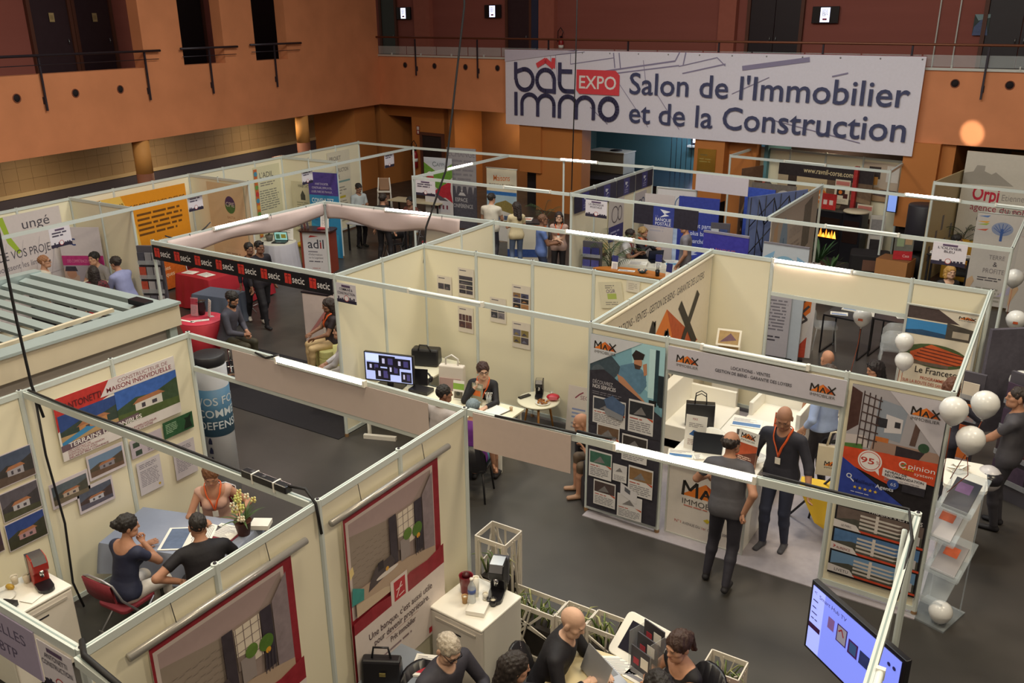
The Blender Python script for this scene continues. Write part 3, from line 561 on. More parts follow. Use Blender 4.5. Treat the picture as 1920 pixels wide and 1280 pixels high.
# hair shells
def hair_geo(style):
    cap = [E3((0, -.016, .036), (.086, .106, .094), .02)]; cut = []
    def clip(V): return V
    pr = list(cap); face = (0, .105, -.035, .07, .085, .098)
    if style == 'short': face = (0, .115, -.035, .079, .085, .10); low = -.055
    elif style == 'crop': pr = [E3((0, -.014, .034), (.081, .101, .092), .02)]; face = (0, .115, -.035, .08, .085, .10); low = -.05
    elif style == 'balding': pr = [E3((0, -.016, .02), (.083, .103, .07), .02)]; face = (0, .09, .07, .082, .12, .085); low = -.06
    elif style == 'bob': pr += [Prim((-.06, -.03, 0), (-.068, -.01, -.10), .042, .036, .03), Prim((.06, -.03, 0), (.068, -.01, -.10), .042, .036, .03), Prim((-.04, -.07, 0), (.04, -.07, -.08), .055, .055, .03), Prim((.04, -.07, 0), (-.04, -.07, -.08), .055, .055, .03)]; low = -.16
    elif style == 'long': pr += [Prim((-.055, -.04, 0), (-.075, -.03, -.2), .045, .035, .03), Prim((.055, -.04, 0), (.075, -.03, -.2), .045, .035, .03), Prim((0, -.075, 0), (0, -.095, -.27), .075, .06, .04)]; low = -.36
    elif style == 'ponytail': pr += [E3((0, -.115, .02), (.035, .035, .035), .02), Prim((0, -.125, .015), (0, -.15, -.14), .034, .02, .02)]; low = -.2
    elif style == 'bun': pr += [E3((0, -.125, .035), (.04, .036, .038), .012)]; low = -.06
    elif style == 'curly':
        r = np.random.RandomState(5)
        for _ in range(46):
            d = r.normal(size=3); d /= np.linalg.norm(d); d[2] = abs(d[2])*.9-.25; pr.append(E3(np.array((0, -.016, .036))+d*np.array((.088, .105, .095)), (.026, .026, .026), .008))
        low = -.09
    elif style == 'cap': pr = [E3((0, -.012, .045), (.089, .108, .088), .02), Prim((-.04, .1, .05), (.04, .1, .05), .035, .035, .01, None, (1, 1.5, .25))]; face = (0, .1, -.06, .079, .085, .09); low = .005
    elif style == 'beard': pr = [Prim((-.05, .045, -.08), (.05, .045, -.08), .035, .035, .03), E3((0, .07, -.095), (.04, .032, .034), .02), Prim((-.068, .02, -.05), (-.066, .01, .0), .014, .012, .02), Prim((.068, .02, -.05), (.066, .01, .0), .014, .012, .02)]; face = (0, .115, -.03, .05, .05, .043); low = -.2
    h = .009 if style not in ('curly',) else .01
    lo = np.min([p.lo for p in pr], 0)+.04; hi = np.max([p.hi for p in pr], 0)-.04; n = np.ceil((hi-lo)/h).astype(int)+1
    g = np.stack(np.meshgrid(*[lo[i]+h*np.arange(n[i]) for i in range(3)], indexing='ij'), -1).reshape(-1, 3)
    nz = np.sin(g[:, 0]*95+2*np.sin(g[:, 2]*41))*np.sin(g[:, 1]*80+g[:, 0]*50)*np.sin(g[:, 2]*60+g[:, 1]*33)
    v = field(pr, g)+nz*(.008 if style not in ('cap',) else 0)-(.004 if style not in ('cap', 'crop') else 0); f = E3(face[:3], face[3:]).d(g)[0]; v = np.maximum(v, -f)
    lowp = np.where(g[:, 1] > -.02, -.045 if style in ('short', 'crop', 'balding', 'ponytail', 'bun', 'curly') else low, low)
    v = np.maximum(v, (lowp-g[:, 2]))
    V, F = surfnets(v.reshape(n), lo, h); me = bpy.data.meshes.new('hair_'+style); me.from_pydata(V.tolist(), [], F.tolist()); me.polygons.foreach_set('use_smooth', [True]*len(F)); me.materials.append(BLACK); return me
_hm = {}
def person_mat(skin, top, bottom, shoe, plaid=None):
    m = bpy.data.materials.new('person'); m.use_nodes = True; nt = m.node_tree; N = nt.nodes; L = nt.links; b = N['Principled BSDF']; b.inputs['Roughness'].default_value = .72
    def rgb(c): n = N.new('ShaderNodeRGB'); n.outputs[0].default_value = (*lin(c), 1); return n.outputs[0]
    def mix(f, a, c): n = N.new('ShaderNodeMix'); n.data_type = 'RGBA'; L.new(f, n.inputs[0]); L.new(a, n.inputs[6]); L.new(c, n.inputs[7]); return n.outputs[2]
    def att(name): n = N.new('ShaderNodeAttribute'); n.attribute_name = name; return n
    def step(name): n = N.new('ShaderNodeMapRange'); n.inputs[1].default_value = -.003; n.inputs[2].default_value = .003; L.new(att(name).outputs['Fac'], n.inputs[0]); return n.outputs[0]
    no = N.new('ShaderNodeTexNoise'); tc = N.new('ShaderNodeTexCoord'); no.inputs['Scale'].default_value = 9; no.inputs['Detail'].default_value = 3; L.new(tc.outputs['Object'], no.inputs['Vector'])
    t_ = rgb(top)
    if plaid:
        ck = N.new('ShaderNodeTexChecker'); ck.inputs['Scale'].default_value = 26; ck.inputs[1].default_value = (*lin(top), 1); ck.inputs[2].default_value = (*lin(plaid), 1); L.new(tc.outputs['Object'], ck.inputs[0]); t_ = ck.outputs[0]
    c = mix(step('cov_bottom'), rgb(skin), rgb(bottom)); c = mix(step('cov_top'), c, t_); c = mix(step('cov_shoe'), c, rgb(shoe))
    ft = att('face_tint'); c = mix(ft.outputs['Alpha'], c, ft.outputs['Color'])
    hs = N.new('ShaderNodeHueSaturation'); mr = N.new('ShaderNodeMapRange'); mr.inputs[3].default_value = .8; mr.inputs[4].default_value = 1.16; L.new(no.outputs['Fac'], mr.inputs[0]); L.new(mr.outputs[0], hs.inputs['Value']); L.new(c, hs.inputs['Color']); L.new(hs.outputs[0], b.inputs['Base Color'])
    bp = N.new('ShaderNodeBump'); bp.inputs['Strength'].default_value = .35; bp.inputs['Distance'].default_value = .02; L.new(no.outputs['Fac'], bp.inputs['Height']); L.new(bp.outputs[0], b.inputs['Normal'])
    return m
def ik(S, T, l1, l2, pole):
    d = T-S; L = np.linalg.norm(d); mx = (l1+l2)*.995
    if L > mx: d = d/L*mx; T = S+d; L = mx
    u = d/L; x = (l1*l1-l2*l2+L*L)/(2*L); hgt = math.sqrt(max(l1*l1-x*x, 0)); q = np.array(pole, float); q = q-(q@u)*u; q /= np.linalg.norm(q)+1e-9
    return S+u*x+q*hgt, T
def rot(ax, a):
    c, s = math.cos(a), math.sin(a)
    return np.array({'x': ((1, 0, 0), (0, c, -s), (0, s, c)), 'y': ((c, 0, s), (0, 1, 0), (-s, 0, c)), 'z': ((c, -s, 0), (s, c, 0), (0, 0, 1))}[ax])
SKIN1, SKIN2, SKIN3, SKIN4 = '#c39379', '#b28269', '#8f6650', '#d0a890'
def person(label, at, face, sit=None, Hs=1.72, lean=0, side=0, twist=0, head=(0, 0), lh=None, rh=None, lf=None, rf=None, lhk='relax', rhk='relax', top='#333', bottom='#222', shoe='#1a1a1a', sleeve=.55, scoop=.075, hem=.1, leg=2.06, skin=SKIN1, hair='short', hcol='#1c1512', fem=False, wide=1.0, res=.02, plaid=None, lanyard=None, glasses=None, beard=False, extra=None):
    """at = world xy of the head; face = heading on screen (0 right, 90 away, 180 left, 270 to the viewer)"""
    k = Hs/1.72; A = np.array; up = rot('y', math.radians(side))@rot('x', -math.radians(lean))@A((0, 0, 1.0)); tw = rot('z', math.radians(twist))
    pz = (sit+.085) if sit is not None else .92*k
    pel = A((0, 0, pz)); spR = rot('y', math.radians(side))@rot('x', -math.radians(lean)); sx = spR@tw@A((1.0, 0, 0)); sy = np.cross(up, sx)
    waist = pel+up*.17*k; chest = pel+up*.36*k+sy*.0; neckb = pel+up*.50*k; 
    nd = up*.8+A((0, .25, .35)); nd /= np.linalg.norm(nd); hd = neckb+nd*.115*k; hc = hd+A((0, .012, .075))*k
    sw = (.165 if fem else .185)*wide*k; hw = .088*k; prim = []; cov = []
    def add(p, kind, t0=0, ln=1): p.kind = kind; p.t0 = t0; p.ln = ln; prim.append(p)
    Rt = np.stack([sx, sy, up])
    ds = .70 if not fem else .68; wd = wide
    add(Prim(pel-sx*.05*k*wd, pel+sx*.05*k*wd, .125*k, .125*k, .06, Rt, (wd, .88, 1)), 'pelvis')
    add(Prim(pel+up*.04, waist+up*.03, .135*k*wd if not fem else .12*k*wd, .13*k*wd if not fem else .112*k*wd, .06, Rt, (1.05, ds, 1)), 'torso')
    add(Prim(waist, chest, .13*k*wd if not fem else .112*k*wd, (.155 if not fem else .135)*k*wd, .06, Rt, (1.08, ds, 1)), 'torso')
    add(Prim(neckb-sx*sw*.72-up*.055*k, neckb+sx*sw*.72-up*.055*k, .068*k, .068*k, .05, Rt, (1, 1, 1)), 'torso')
    add(Prim(neckb-up*.05*k, neckb+up*.02, .085*k, .06*k, .05), 'torso')
    if fem:
        for s_ in (-1, 1): add(E3(chest+sx*s_*.068*k+sy*.085*k-up*.02, (.062*k, .052*k, .06*k), .04), 'torso')
    add(Prim(neckb-up*.02, hd+A((0, .0, .03)), .056*k*(.9 if fem else 1), .05*k*(.9 if fem else 1), .02), 'neck')
    hands = []
    for s_, tgt, hk in ((-1, lh, lhk), (1, rh, rhk)):
        S = neckb+sx*s_*sw-up*.05*k; l1, l2 = .285*k, .255*k
        T = A(tgt, float) if tgt is not None else S+A((s_*.08, .03, -.52*k))
        pole = A((s_*.55, -.75, -.35)) if (tgt is None or sit is None) else A((s_*.7, -.3, -.65))
        E, W = ik(S, T, l1, l2, pole); r = .9 if fem else 1.0
        add(Prim(S, E, .052*k*r, .042*k*r, .03), 'arm', 0, l1); add(Prim(E, W, .042*k*r, .028*k*r, .02), 'arm', 1, l2); hands.append((W, (W-E)/np.linalg.norm(W-E), s_, hk))
    for s_, tgt in ((-1, lf), (1, rf)):
        Hp = pel+sx*s_*hw-up*.02*k; l1, l2 = .425*k, .41*k
        T = A(tgt, float) if tgt is not None else (A((s_*.11, .43*k, .085)) if sit is not None else A((s_*.1, 0.0, .085)))
        K, An = ik(Hp, T, l1, l2, A((s_*.15, .9, .45)) if sit is not None else A((s_*.05, 1, .1)))
        add(Prim(Hp, K, .088*k, .06*k, .035), 'leg', 0, l1); add(Prim(K, K+(An-K)*.35, .058*k, .056*k, .02), 'leg', 1, l2*.35); add(Prim(K+(An-K)*.35, An, .055*k, .037*k, .02), 'leg', 1.35, l2*.65)
        f = A((s_*.12, 1, 0)); f /= np.linalg.norm(f); add(Prim(An+A((0, -.035, -.048)), An+f*.14*k+A((0, 0, -.056)), .036, .031, .03, None, (1.12, 1, .9)), 'foot')
    V, F, Nn = mesh_sdf(prim, res)
    ct = np.zeros(len(V)); cb = np.zeros(len(V)); cs = np.zeros(len(V)); wsum = np.zeros(len(V)); hl = (V-pel)@up
    for p in prim:
        d, t = p.d(V); w_ = np.exp(-np.clip(d, -.02, .3)/.009)
        if p.kind in ('torso', 'pelvis'): a = np.minimum(np.linalg.norm(V-(neckb+sy*.02), axis=1)-scoop, hl+hem); c, s_ = np.minimum(.05, .12-hl), np.full(len(V), -.1)
        elif p.kind == 'neck': a = -((V-neckb)@up-.015); a = np.minimum(a, np.linalg.norm(V-(neckb+sy*.02), axis=1)-scoop); c = np.full(len(V), -.1); s_ = c
        elif p.kind == 'arm': a = (sleeve-(p.t0+t))*p.ln; c = np.full(len(V), -.1); s_ = c
        elif p.kind == 'leg': a = np.minimum(hl+hem, .05) if sit is None else np.full(len(V), -.05); tt = p.t0+t*(.65 if p.t0 > 1.1 else (.35 if p.t0 == 1 else 1)); c = (leg-tt)*.42; s_ = np.where(tt > 1.9, -.01, -.1)
        else: a = np.full(len(V), -.1); c = np.full(len(V), -.1); s_ = np.full(len(V), .05)
        ct += w_*a; cb += w_*c; cs += w_*s_; wsum += w_
    ct /= wsum; cb /= wsum; cs /= wsum
    bump = np.clip(ct/.01, 0, 1)*.009+np.clip(cb/.01, 0, 1)*.004; V = V+Nn*bump[:, None]
    parts = [(V, F, ct, cb, cs, np.zeros((len(V), 4)))]
    HR = rot('z', math.radians(head[0]))@rot('x', -math.radians(head[1])); hk_ = k*1.02
    nv = lambda n: np.full(n, -.1)
    parts.append((HV@HR.T*hk_+hc, HF, nv(len(HV)), nv(len(HV)), nv(len(HV)), HFT))
    for W, fd, s_, hk in hands:
        gv, gf = HANDS[hk]; y = fd; z = A((s_*-.75, -.2, .65)) if hk != 'flat' else A((0, 0, 1.0))
        if hk == 'flat': y = A((fd[0], fd[1], 0.0)); y /= np.linalg.norm(y)+1e-6
        z = z-(z@y)*y; z /= np.linalg.norm(z); x = np.cross(y, z); q = gv.copy(); fl = gf
        if s_ > 0: q[:, 0] *= -1; fl = gf[:, ::-1]
        q = q*k*(.92 if fem else 1); pv = q[:, :1]*x+q[:, 1:2]*y+q[:, 2:]*z+W-y*.005; long_sleeve = nv(len(pv)); parts.append((pv, fl, long_sleeve, long_sleeve, long_sleeve, np.zeros((len(pv), 4))))
    Vs = np.concatenate([q[0] for q in parts]); o_ = 0; Fs = []
    for q in parts: Fs.append(q[1]+o_); o_ += len(q[0])
    Fs = np.concatenate(Fs); me = bpy.data.meshes.new('person'); me.from_pydata(Vs.tolist(), [], Fs.tolist()); me.polygons.foreach_set('use_smooth', np.ones(len(Fs), bool))
    for nm, j in (('cov_top', 2), ('cov_bottom', 3), ('cov_shoe', 4)): at_ = me.attributes.new(nm, 'FLOAT', 'POINT'); at_.data.foreach_set('value', np.concatenate([q[j] for q in parts]).astype(np.float32))
    at_ = me.attributes.new('face_tint', 'FLOAT_COLOR', 'POINT'); at_.data.foreach_set('color', np.concatenate([q[5] for q in parts]).astype(np.float32).ravel())
    me.materials.append(person_mat(skin, top, bottom, shoe, plaid)); me.update()
    rz = math.radians(face+32.2-90); c, s_ = math.cos(rz), math.sin(rz); root = obj('person', me); root.location = (at[0]-(c*hc[0]-s_*hc[1]), at[1]-(s_*hc[0]+c*hc[1]), 0); root.rotation_euler = (0, 0, rz)
    tag(root, label, 'person')
    Mh = Matrix.Translation(hc.tolist())@Matrix(HR.tolist()).to_4x4()@Matrix.Scale(hk_, 4)
    def wear(name, style, col, rough=.6):
        if style not in _hm: _hm[style] = hair_geo(style)
        o = obj(name, _hm[style], root); o.matrix_local = Mh; o.material_slots[0].link = 'OBJECT'; o.material_slots[0].material = M(col, rough, n=.5, scale=60, bump=.6, stretch=(1, 1, .25)); return o
    if hair and hair != 'bald': wear('hair' if hair != 'cap' else 'cap', hair, hcol)
    if beard: wear('beard', 'beard', hcol)
    if glasses:
        g = MB()
        zz, yy = (.006, .1) if glasses != 'up' else (.085, .075)
        for s2 in (-1, 1): g.tube([(s2*.034+.021*math.cos(a*.524), yy, zz+.017*math.sin(a*.524)) for a in range(12)], .0028, BLKPLAS, 5, True); g.tube([(s2*.055, yy, zz+.004), (s2*.08, yy-.1, zz+.004)], .0028, BLKPLAS, 5)
        g.tube([(-.013, yy+.003, zz+.004), (.013, yy+.003, zz+.004)], .0028, BLKPLAS, 5)
        if glasses in ('sun', 'up'):
            for s2 in (-1, 1): g.add([(s2*.034+.02*math.cos(a*.524), yy, zz+.016*math.sin(a*.524)) for a in range(12)], [tuple(range(12))], BLKPLAS)
        o = g.build('glasses', root); o.matrix_local = Mh
    if lanyard:
        pts = []
        for sg in (1, -1):
            q = [neckb+sx*sg*.0-sy*.062*k+up*.04, neckb+sx*sg*.062*k-sy*.02+up*.03, neckb+sx*sg*.066*k+sy*.07*k-up*.03, chest+sx*sg*.03*k+sy*(.135 if fem else .125)*k+up*.02, waist+up*.1+sy*(.14 if fem else .12)*k*wide]
            q2 = []
            for i in range(len(q)-1): q2 += [q[i]+(q[i+1]-q[i])*f for f in (0, .33, .66)]
            q = np.array(q2+[q[-1]])
            for _ in range(4):
                d0 = field(prim, q); gr = np.stack([field(prim, q+np.eye(3)[i]*.01)-d0 for i in range(3)], 1)/.01; q = q+gr*(.021-d0)[:, None]
            pts.append(q)
        g = MB()
        for q in pts: g.tube([Vector(v.tolist()) for v in q], .015, M(lanyard, .5, n=.04), 6, flat=.35)
        o = g.build('lanyard', root); b0 = pts[0][-1]-up*.05+sy*.006
        MB().obx(b0, sx*.03, up*.04, sy*.003, PAPER).build('badge', o)
    return root
def _obx(s, c, u, v, w_, mat):
    vs = []
    for i in (-1, 1):
        for j in (-1, 1):
            for l in (-1, 1): vs.append(tuple(np.array(c)+u*i+v*j+w_*l))
    return s.add(vs, [(0, 1, 3, 2), (4, 6, 7, 5), (0, 4, 5, 1), (2, 3, 7, 6), (0, 2, 6, 4), (1, 5, 7, 3)], mat)
MB.obx = _obx
# ------------------------------------------------------------------ furniture builders
R90 = math.pi/2; rad = math.radians
CREAMF = M('#d9d2a8', .7, n=.04); GREYTUBE = M('#a9a7ac', .35, .7); REDFAB = M('#7a2430', .8, n=.1, scale=20); NAVYF = M('#2b2a3d', .8)
def folding_chair(label, loc, rz, group=None, fab=None):
    t = thing('folding_chair', label, 'chair', loc, rz, group); fab = fab or REDFAB                   # faces +y
    MB().rbox(-.2, -.19, .43, .2, .2, .47, .06, fab).build('seat', t, .01)
    m = MB(); n = 8
    pts = [(-.2+.4*i/n, -.24-.03*math.sin(math.pi*i/n)) for i in range(n+1)]
    for (x0, y0), (x1, y1) in zip(pts[:-1], pts[1:]):
        m.add([(x0, y0, .62), (x1, y1, .62), (x1, y1-.03, .82+.03*math.sin(math.pi*(x1+.2)/.4)), (x0, y0-.03, .82+.03*math.sin(math.pi*(x0+.2)/.4)), (x0, y0-.02, .62), (x1, y1-.02, .62), (x1, y1-.05, .82+.03*math.sin(math.pi*(x1+.2)/.4)), (x0, y0-.05, .82+.03*math.sin(math.pi*(x0+.2)/.4))], [(0, 1, 2, 3), (7, 6, 5, 4), (3, 2, 6, 7), (0, 4, 5, 1)], fab, True)
    m.build('backrest', t)
    MB().tube([(-.22, .24, .01), (-.22, -.2, .62), (-.2, -.265, .82), (-.1, -.285, .865), (.1, -.285, .865), (.2, -.265, .82), (.22, -.2, .62), (.22, .24, .01)], .012, GREYTUBE, 7).build('frame', t)
    for s in (-1, 1): MB().tube([(s*.2, -.3, .01), (s*.2, .16, .45)], .011, GREYTUBE, 7).build('leg', t)
    MB().tube([(-.2, -.22, .14), (.2, -.22, .14)], .008, GREYTUBE, 6).build('crossbar', t); return t
def shell_chair(label, loc, rz, mat, legm, group=None):
    t = thing('meeting_chair', label, 'chair', loc, rz, group); MB().rbox(-.22, -.2, .42, .22, .22, .47, .08, mat).build('seat', t, .015)
    m = MB(); n = 8
    for a in range(n):
        x0, x1 = -.22+.44*a/n, -.22+.44*(a+1)/n; f = lambda x: -.2+.08*(x/.22)**2; hz = lambda x: .84-.14*(abs(x)/.22)**4
        m.add([(x0, f(x0), .46), (x1, f(x1), .46), (x1, f(x1)-.07, hz(x1)), (x0, f(x0)-.07, hz(x0)), (x0, f(x0)-.03, .46), (x1, f(x1)-.03, .46), (x1, f(x1)-.1, hz(x1)), (x0, f(x0)-.1, hz(x0))], [(0, 1, 2, 3), (7, 6, 5, 4), (3, 2, 6, 7)], mat, True)
    m.build('backrest', t)
    for sx in (-1, 1):
        for sy in (-1, 1): MB().tube([(sx*.17, sy*.16, .43), (sx*.21, sy*.21, .0)], .014, legm, 7).build('leg', t)
    return t
def tub_chair(label, loc, rz, mat, group=None, h=.72, box=False):
    t = thing('armchair', label, 'armchair', loc, rz, group); m = MB(); n = 18
    if box:
        MB().box(-.4, -.38, .0, .4, .4, .38, mat).build('base', t, .03); MB().box(-.27, -.25, .38, .27, .38, .46, mat).build('seat_cushion', t, .03); MB().box(-.4, -.4, .38, .4, -.22, h, mat).build('backrest', t, .03)
        for s in (-1, 1): MB().box(s*.4-(.13 if s > 0 else 0), -.22, .38, s*.4+(0 if s > 0 else .13), .4, h-.08, mat).build('armrest', t, .03)
        return t
    pts = [(.36*math.cos(rad(a)), .36*math.sin(rad(a)) if a < 180.1 else .36*math.sin(rad(a)), .0) for a in np.linspace(165, 375, n)]
    for (x0, y0, _), (x1, y1, _) in zip(pts[:-1], pts[1:]):
        h0 = .56+(h-.56)*max(0, -y0/.36); h1 = .56+(h-.56)*max(0, -y1/.36); k = .82
        m.add([(x0, y0, .06), (x1, y1, .06), (x1, y1, h1), (x0, y0, h0), (x0*k, y0*k, .06), (x1*k, y1*k, .06), (x1*k, y1*k, h1), (x0*k, y0*k, h0)], [(0, 1, 2, 3), (7, 6, 5, 4), (3, 2, 6, 7)], mat, True)
    m.build('tub_back', t); MB().rbox(-.29, -.26, .3, .29, .3, .44, .12, mat).build('seat_cushion', t, .02); MB().rbox(-.3, -.28, .06, .3, .3, .3, .12, mat).build('base', t)
    for a in (45, 135, 225, 315): MB().lathe([(.02, 0), (.02, .06)], BLACK, 8, (.24*math.cos(rad(a)), .22*math.sin(rad(a)), 0)).build('foot', t)
    return t
def table(label, loc, rz, w, d, h, topm, legm, cat='table', name='table', th=.03):
    t = thing(name, label, cat, loc, rz); MB().box(-w/2, -d/2, h-th, w/2, d/2, h, topm).build('table_top', t, .004)
    for sx in (-1, 1):
        for sy in (-1, 1): MB().box(sx*(w/2-.05)-.02, sy*(d/2-.05)-.02, 0, sx*(w/2-.05)+.02, sy*(d/2-.05)+.02, h-th, legm).build('leg', t)
    return t
def cloth_table(label, loc, rz, w, d, h, mat, drop=.5, name='draped_table', legs=True, cat='table'):
    t = thing(name, label, cat, loc, rz); MB().box(-w/2, -d/2, h-.03, w/2, d/2, h-.006, M('#8a7a64', .6)).build('table_top', t)
    m = MB(); ring = []; n = 96; per = []
    for i in range(n):
        u = i/n*4; s = int(u); f = u-s; r_ = .05
        x, y = [(-w/2+w*f, -d/2), (w/2, -d/2+d*f), (w/2-w*f, d/2), (-w/2, d/2-d*f)][s]; per.append((x, y))
    def rg(e, z, wav): return [(x*(1+e/ (w/2)*1)+0, y*(1+e/(d/2)), z-(.02*wav*math.sin(i*1.7)) ) if wav == 0 else (x*(1+(e+.018*math.sin(i*.9))/(w/2)), y*(1+(e+.018*math.sin(i*.9+1))/(d/2)), z+.012*math.sin(i*.4)) for i, (x, y) in enumerate(per)]
    rings = [rg(.004, h+.002, 0), rg(.012, h-.02, 0), rg(.03, h-drop*.55, 1), rg(.05, h-drop, 1)]
    vs = [q for r_ in rings for q in r_]; fs = [(k*n+i, k*n+(i+1) % n, (k+1)*n+(i+1) % n, (k+1)*n+i) for k in range(3) for i in range(n)]; fs = [f[::-1] for f in fs]
    m.add(vs, fs, mat, True); m.add(rings[0], [tuple(range(n))], mat); m.build('tablecloth', t)
    if legs:
        for sx in (-1, 1):
            for sy in (-1, 1): MB().tube([(sx*(w/2-.08), sy*(d/2-.08), 0), (sx*(w/2-.08), sy*(d/2-.08), h-.03)], .018, GREYTUBE, 7).build('leg', t)
    return t
def fridge(label, loc, rz, w=.55, d=.55, h=.85, brand=True):
    t = thing('mini_fridge', label, 'fridge', loc, rz); MB().box(-w/2, -d/2, .03, w/2, d/2, h-.03, WPLAS).build('body', t, .01)
    dr = MB().box(-w/2, -d/2-.04, .04, w/2, -d/2-.004, h-.04, M('#ddd6cd', .35)).build('door', t, .012); MB().box(-w/2+.06, -d/2-.05, h-.11, w/2-.06, -d/2-.04, h-.085, M('#b9b2aa', .4)).build('handle', dr)
    if brand: MB().box(-.05, -d/2-.043, h-.18, .06, -d/2-.04, h-.165, DKMETAL).build('badge', dr)
    MB().box(-w/2-.01, -d/2-.045, h-.03, w/2+.01, d/2, h, WPLAS).build('worktop', t, .012); return t
def coffee_machine(label, loc, rz, mat, s=1.0):
    t = thing('coffee_machine', label, 'coffee machine', loc, rz); t.scale = (s, s, s)           # spout faces -y
    MB().xprism([(.16, .0), (.16, .2), (.1, .27), (-.02, .27), (-.05, .22), (-.04, .15), (.02, .1), (.02, 0)], -.06, .06, mat).build('body', t, .01)
    MB().rbox(-.06, -.14, 0, .06, .06, .03, .05, BLKPLAS).build('drip_tray', t); MB().xprism([(-.01, .2), (-.05, .22), (-.02, .275), (.1, .275), (.1, .265)], -.05, .05, CHROME).build('lever', t); MB().lathe([(.015, .1), (.02, .16)], CHROME, 10, (0, -.03, 0)).build('spout', t)
    MB().box(-.062, .1, .02, .062, .17, .24, M('#3a3840', .2)).build('water_tank', t); return t
def cup(label, loc, mat, r=.03, h=.07, group=None):
    o = thing('cup', label, 'cup', loc, 0, group); MB().lathe([(r*.75, 0), (r, h), (r*.9, h), (r*.7, .01), (0.0, .008)], mat, 14).build('wall', o); MB().lathe([(r*.88, h-.012), (0.001, h-.011)], M('#e6dcc6', .6), 12).build('lid', o); return o
def papers(label, loc, rz, w=.21, h=.297, n=1, ink=True, cat='paper', name='paper_sheet', col=None, pic=None, th=.003):
    o = MB().box(-w/2, -h/2, 0, w/2, h/2, th, col or PAPER).build(name, None, 0, loc, rz); tag(o, label, cat)
    if ink:
        m = MB(); rnd = random.Random(int(loc[0]*100)); r0 = .42 if pic else .9
        for k in range(int(h*r0/.018)):
            z = h/2-.03-k*.018; m.box(-w/2+.02, z-.004, th, -w/2+.02+(w-.04)*rnd.uniform(.5, 1), z+.003, th+.0006, P('#8d8a90'))
        if pic: m.box(-w/2+.02, -h/2+.03, th, w/2-.02, -.01, th+.0006, P(pic))
        m.build('print', o)
    return o
def laptop(label, loc, rz, body='#9a9ca0', scr='#1b2438', open_=105, lit=0, win=True):
    t = thing('laptop', label, 'laptop', loc, rz)                     # user sits at -y
    bm = M(body, .35, .4); MB().box(-.17, -.12, 0, .17, .12, .018, bm).build('base', t, .004); MB().box(-.15, -.01, .018, .15, .1, .02, BLKPLAS).build('keyboard', t); MB().box(-.05, -.105, .018, .05, -.03, .0195, M('#77797e', .4)).build('trackpad', t)
    l = MB().box(-.17, -.004, 0, .17, .004, .23, bm).build('lid', t); l.location = (0, .12, .018); l.rotation_euler = (rad(90-open_)*-1, 0, 0)
    sheet('display', None, None, (-.155, -.0045, .015), 0, .31, .2, [('e', 0, 0, .31, .2, scr, .9 if lit else .05)]+([('r', .03, .03, .1, .12, '#6a9a7a'), ('r', .16, .05, .12, .1, '#b9b04a')] if lit else []), scr, .001, parent=l); return t
def stander(label, loc, rz, prims, w=.21, h=.3, base='#ece9e4', cat='sign', name='counter_card'):
    o = sheet(name, label, cat, loc, rz, w, h, prims, base, .004, tilt=-.15); MB().xprism([(.004, 0), (.1, 0), (.095, .006), (.004, .012)], w*.2, w*.8, M('#c8c8c8', .3)).build('foot', o); return o
def maxlogo(x, z, w, sub=True):
    k = w; o = [('p', [(x, z+.2*k), (x+.47*k, z+.53*k), (x+.98*k, z+.2*k)], '#dd7a2c'), ('p', [(x+.47*k, z+.53*k), (x+.98*k, z+.2*k), (x+.62*k, z+.25*k)], '#b8501e')]
    D = '#2a2522'; h0, h1 = z+.2*k, z+.5*k
    o += [('S', [(x+.03*k, h0), (x+.05*k, h1), (x+.17*k, h0+.12*k), (x+.3*k, h1), (x+.31*k, h0)], .055*k, D), ('S', [(x+.39*k, h0), (x+.48*k, h0+.2*k), (x+.58*k, h0)], .05*k, D), ('S', [(x+.44*k, h0+.09*k), (x+.55*k, h0+.09*k)], .03*k, D), ('S', [(x+.66*k, h1), (x+.93*k, h0)], .055*k, D), ('S', [(x+.93*k, h1), (x+.66*k, h0)], .055*k, D)]
    if sub: o.append(('t', 'IMMOBILIER', x+.03*k, z+.02*k, .115*k, '#55504e', .92*k))
    return o
def zone_sign(label, loc, rz, w=.36, text=None, h=.3, z=0, col='#ded9e4'):
    rnd = random.Random(label); pr = [('r', .0, .0, w, .05*h/.3, '#2e2940')]
    for i in range(9): x = .02+i*(w-.04)/9; pr.append(('r', x, .03, (w-.06)/12, rnd.uniform(.02, .06), '#2e2940'))
    pr += [('c', w*.5, .07, .045, '#b04a52'), ('c', w*.5, .07, .036, '#e8e4ea'), ('r', w*.28, h-.05, w*.44, .03, '#5c4a6a')]
    tl = text or []
    for i, s in enumerate(tl): pr.append(('t', s, .02+(w-.04)*.5*(1-min(1, len(s)/12)), h-.1-i*.055, .036, '#2e2940', (w-.04)*min(1, len(s)/12), .4))
    if not tl: pr.append(('l', .05, h-.06, w-.1, 2, .05, '#4a445a'))
    return sheet('stand_sign', label, 'sign', loc, rz, w, h, pr, col, .004)
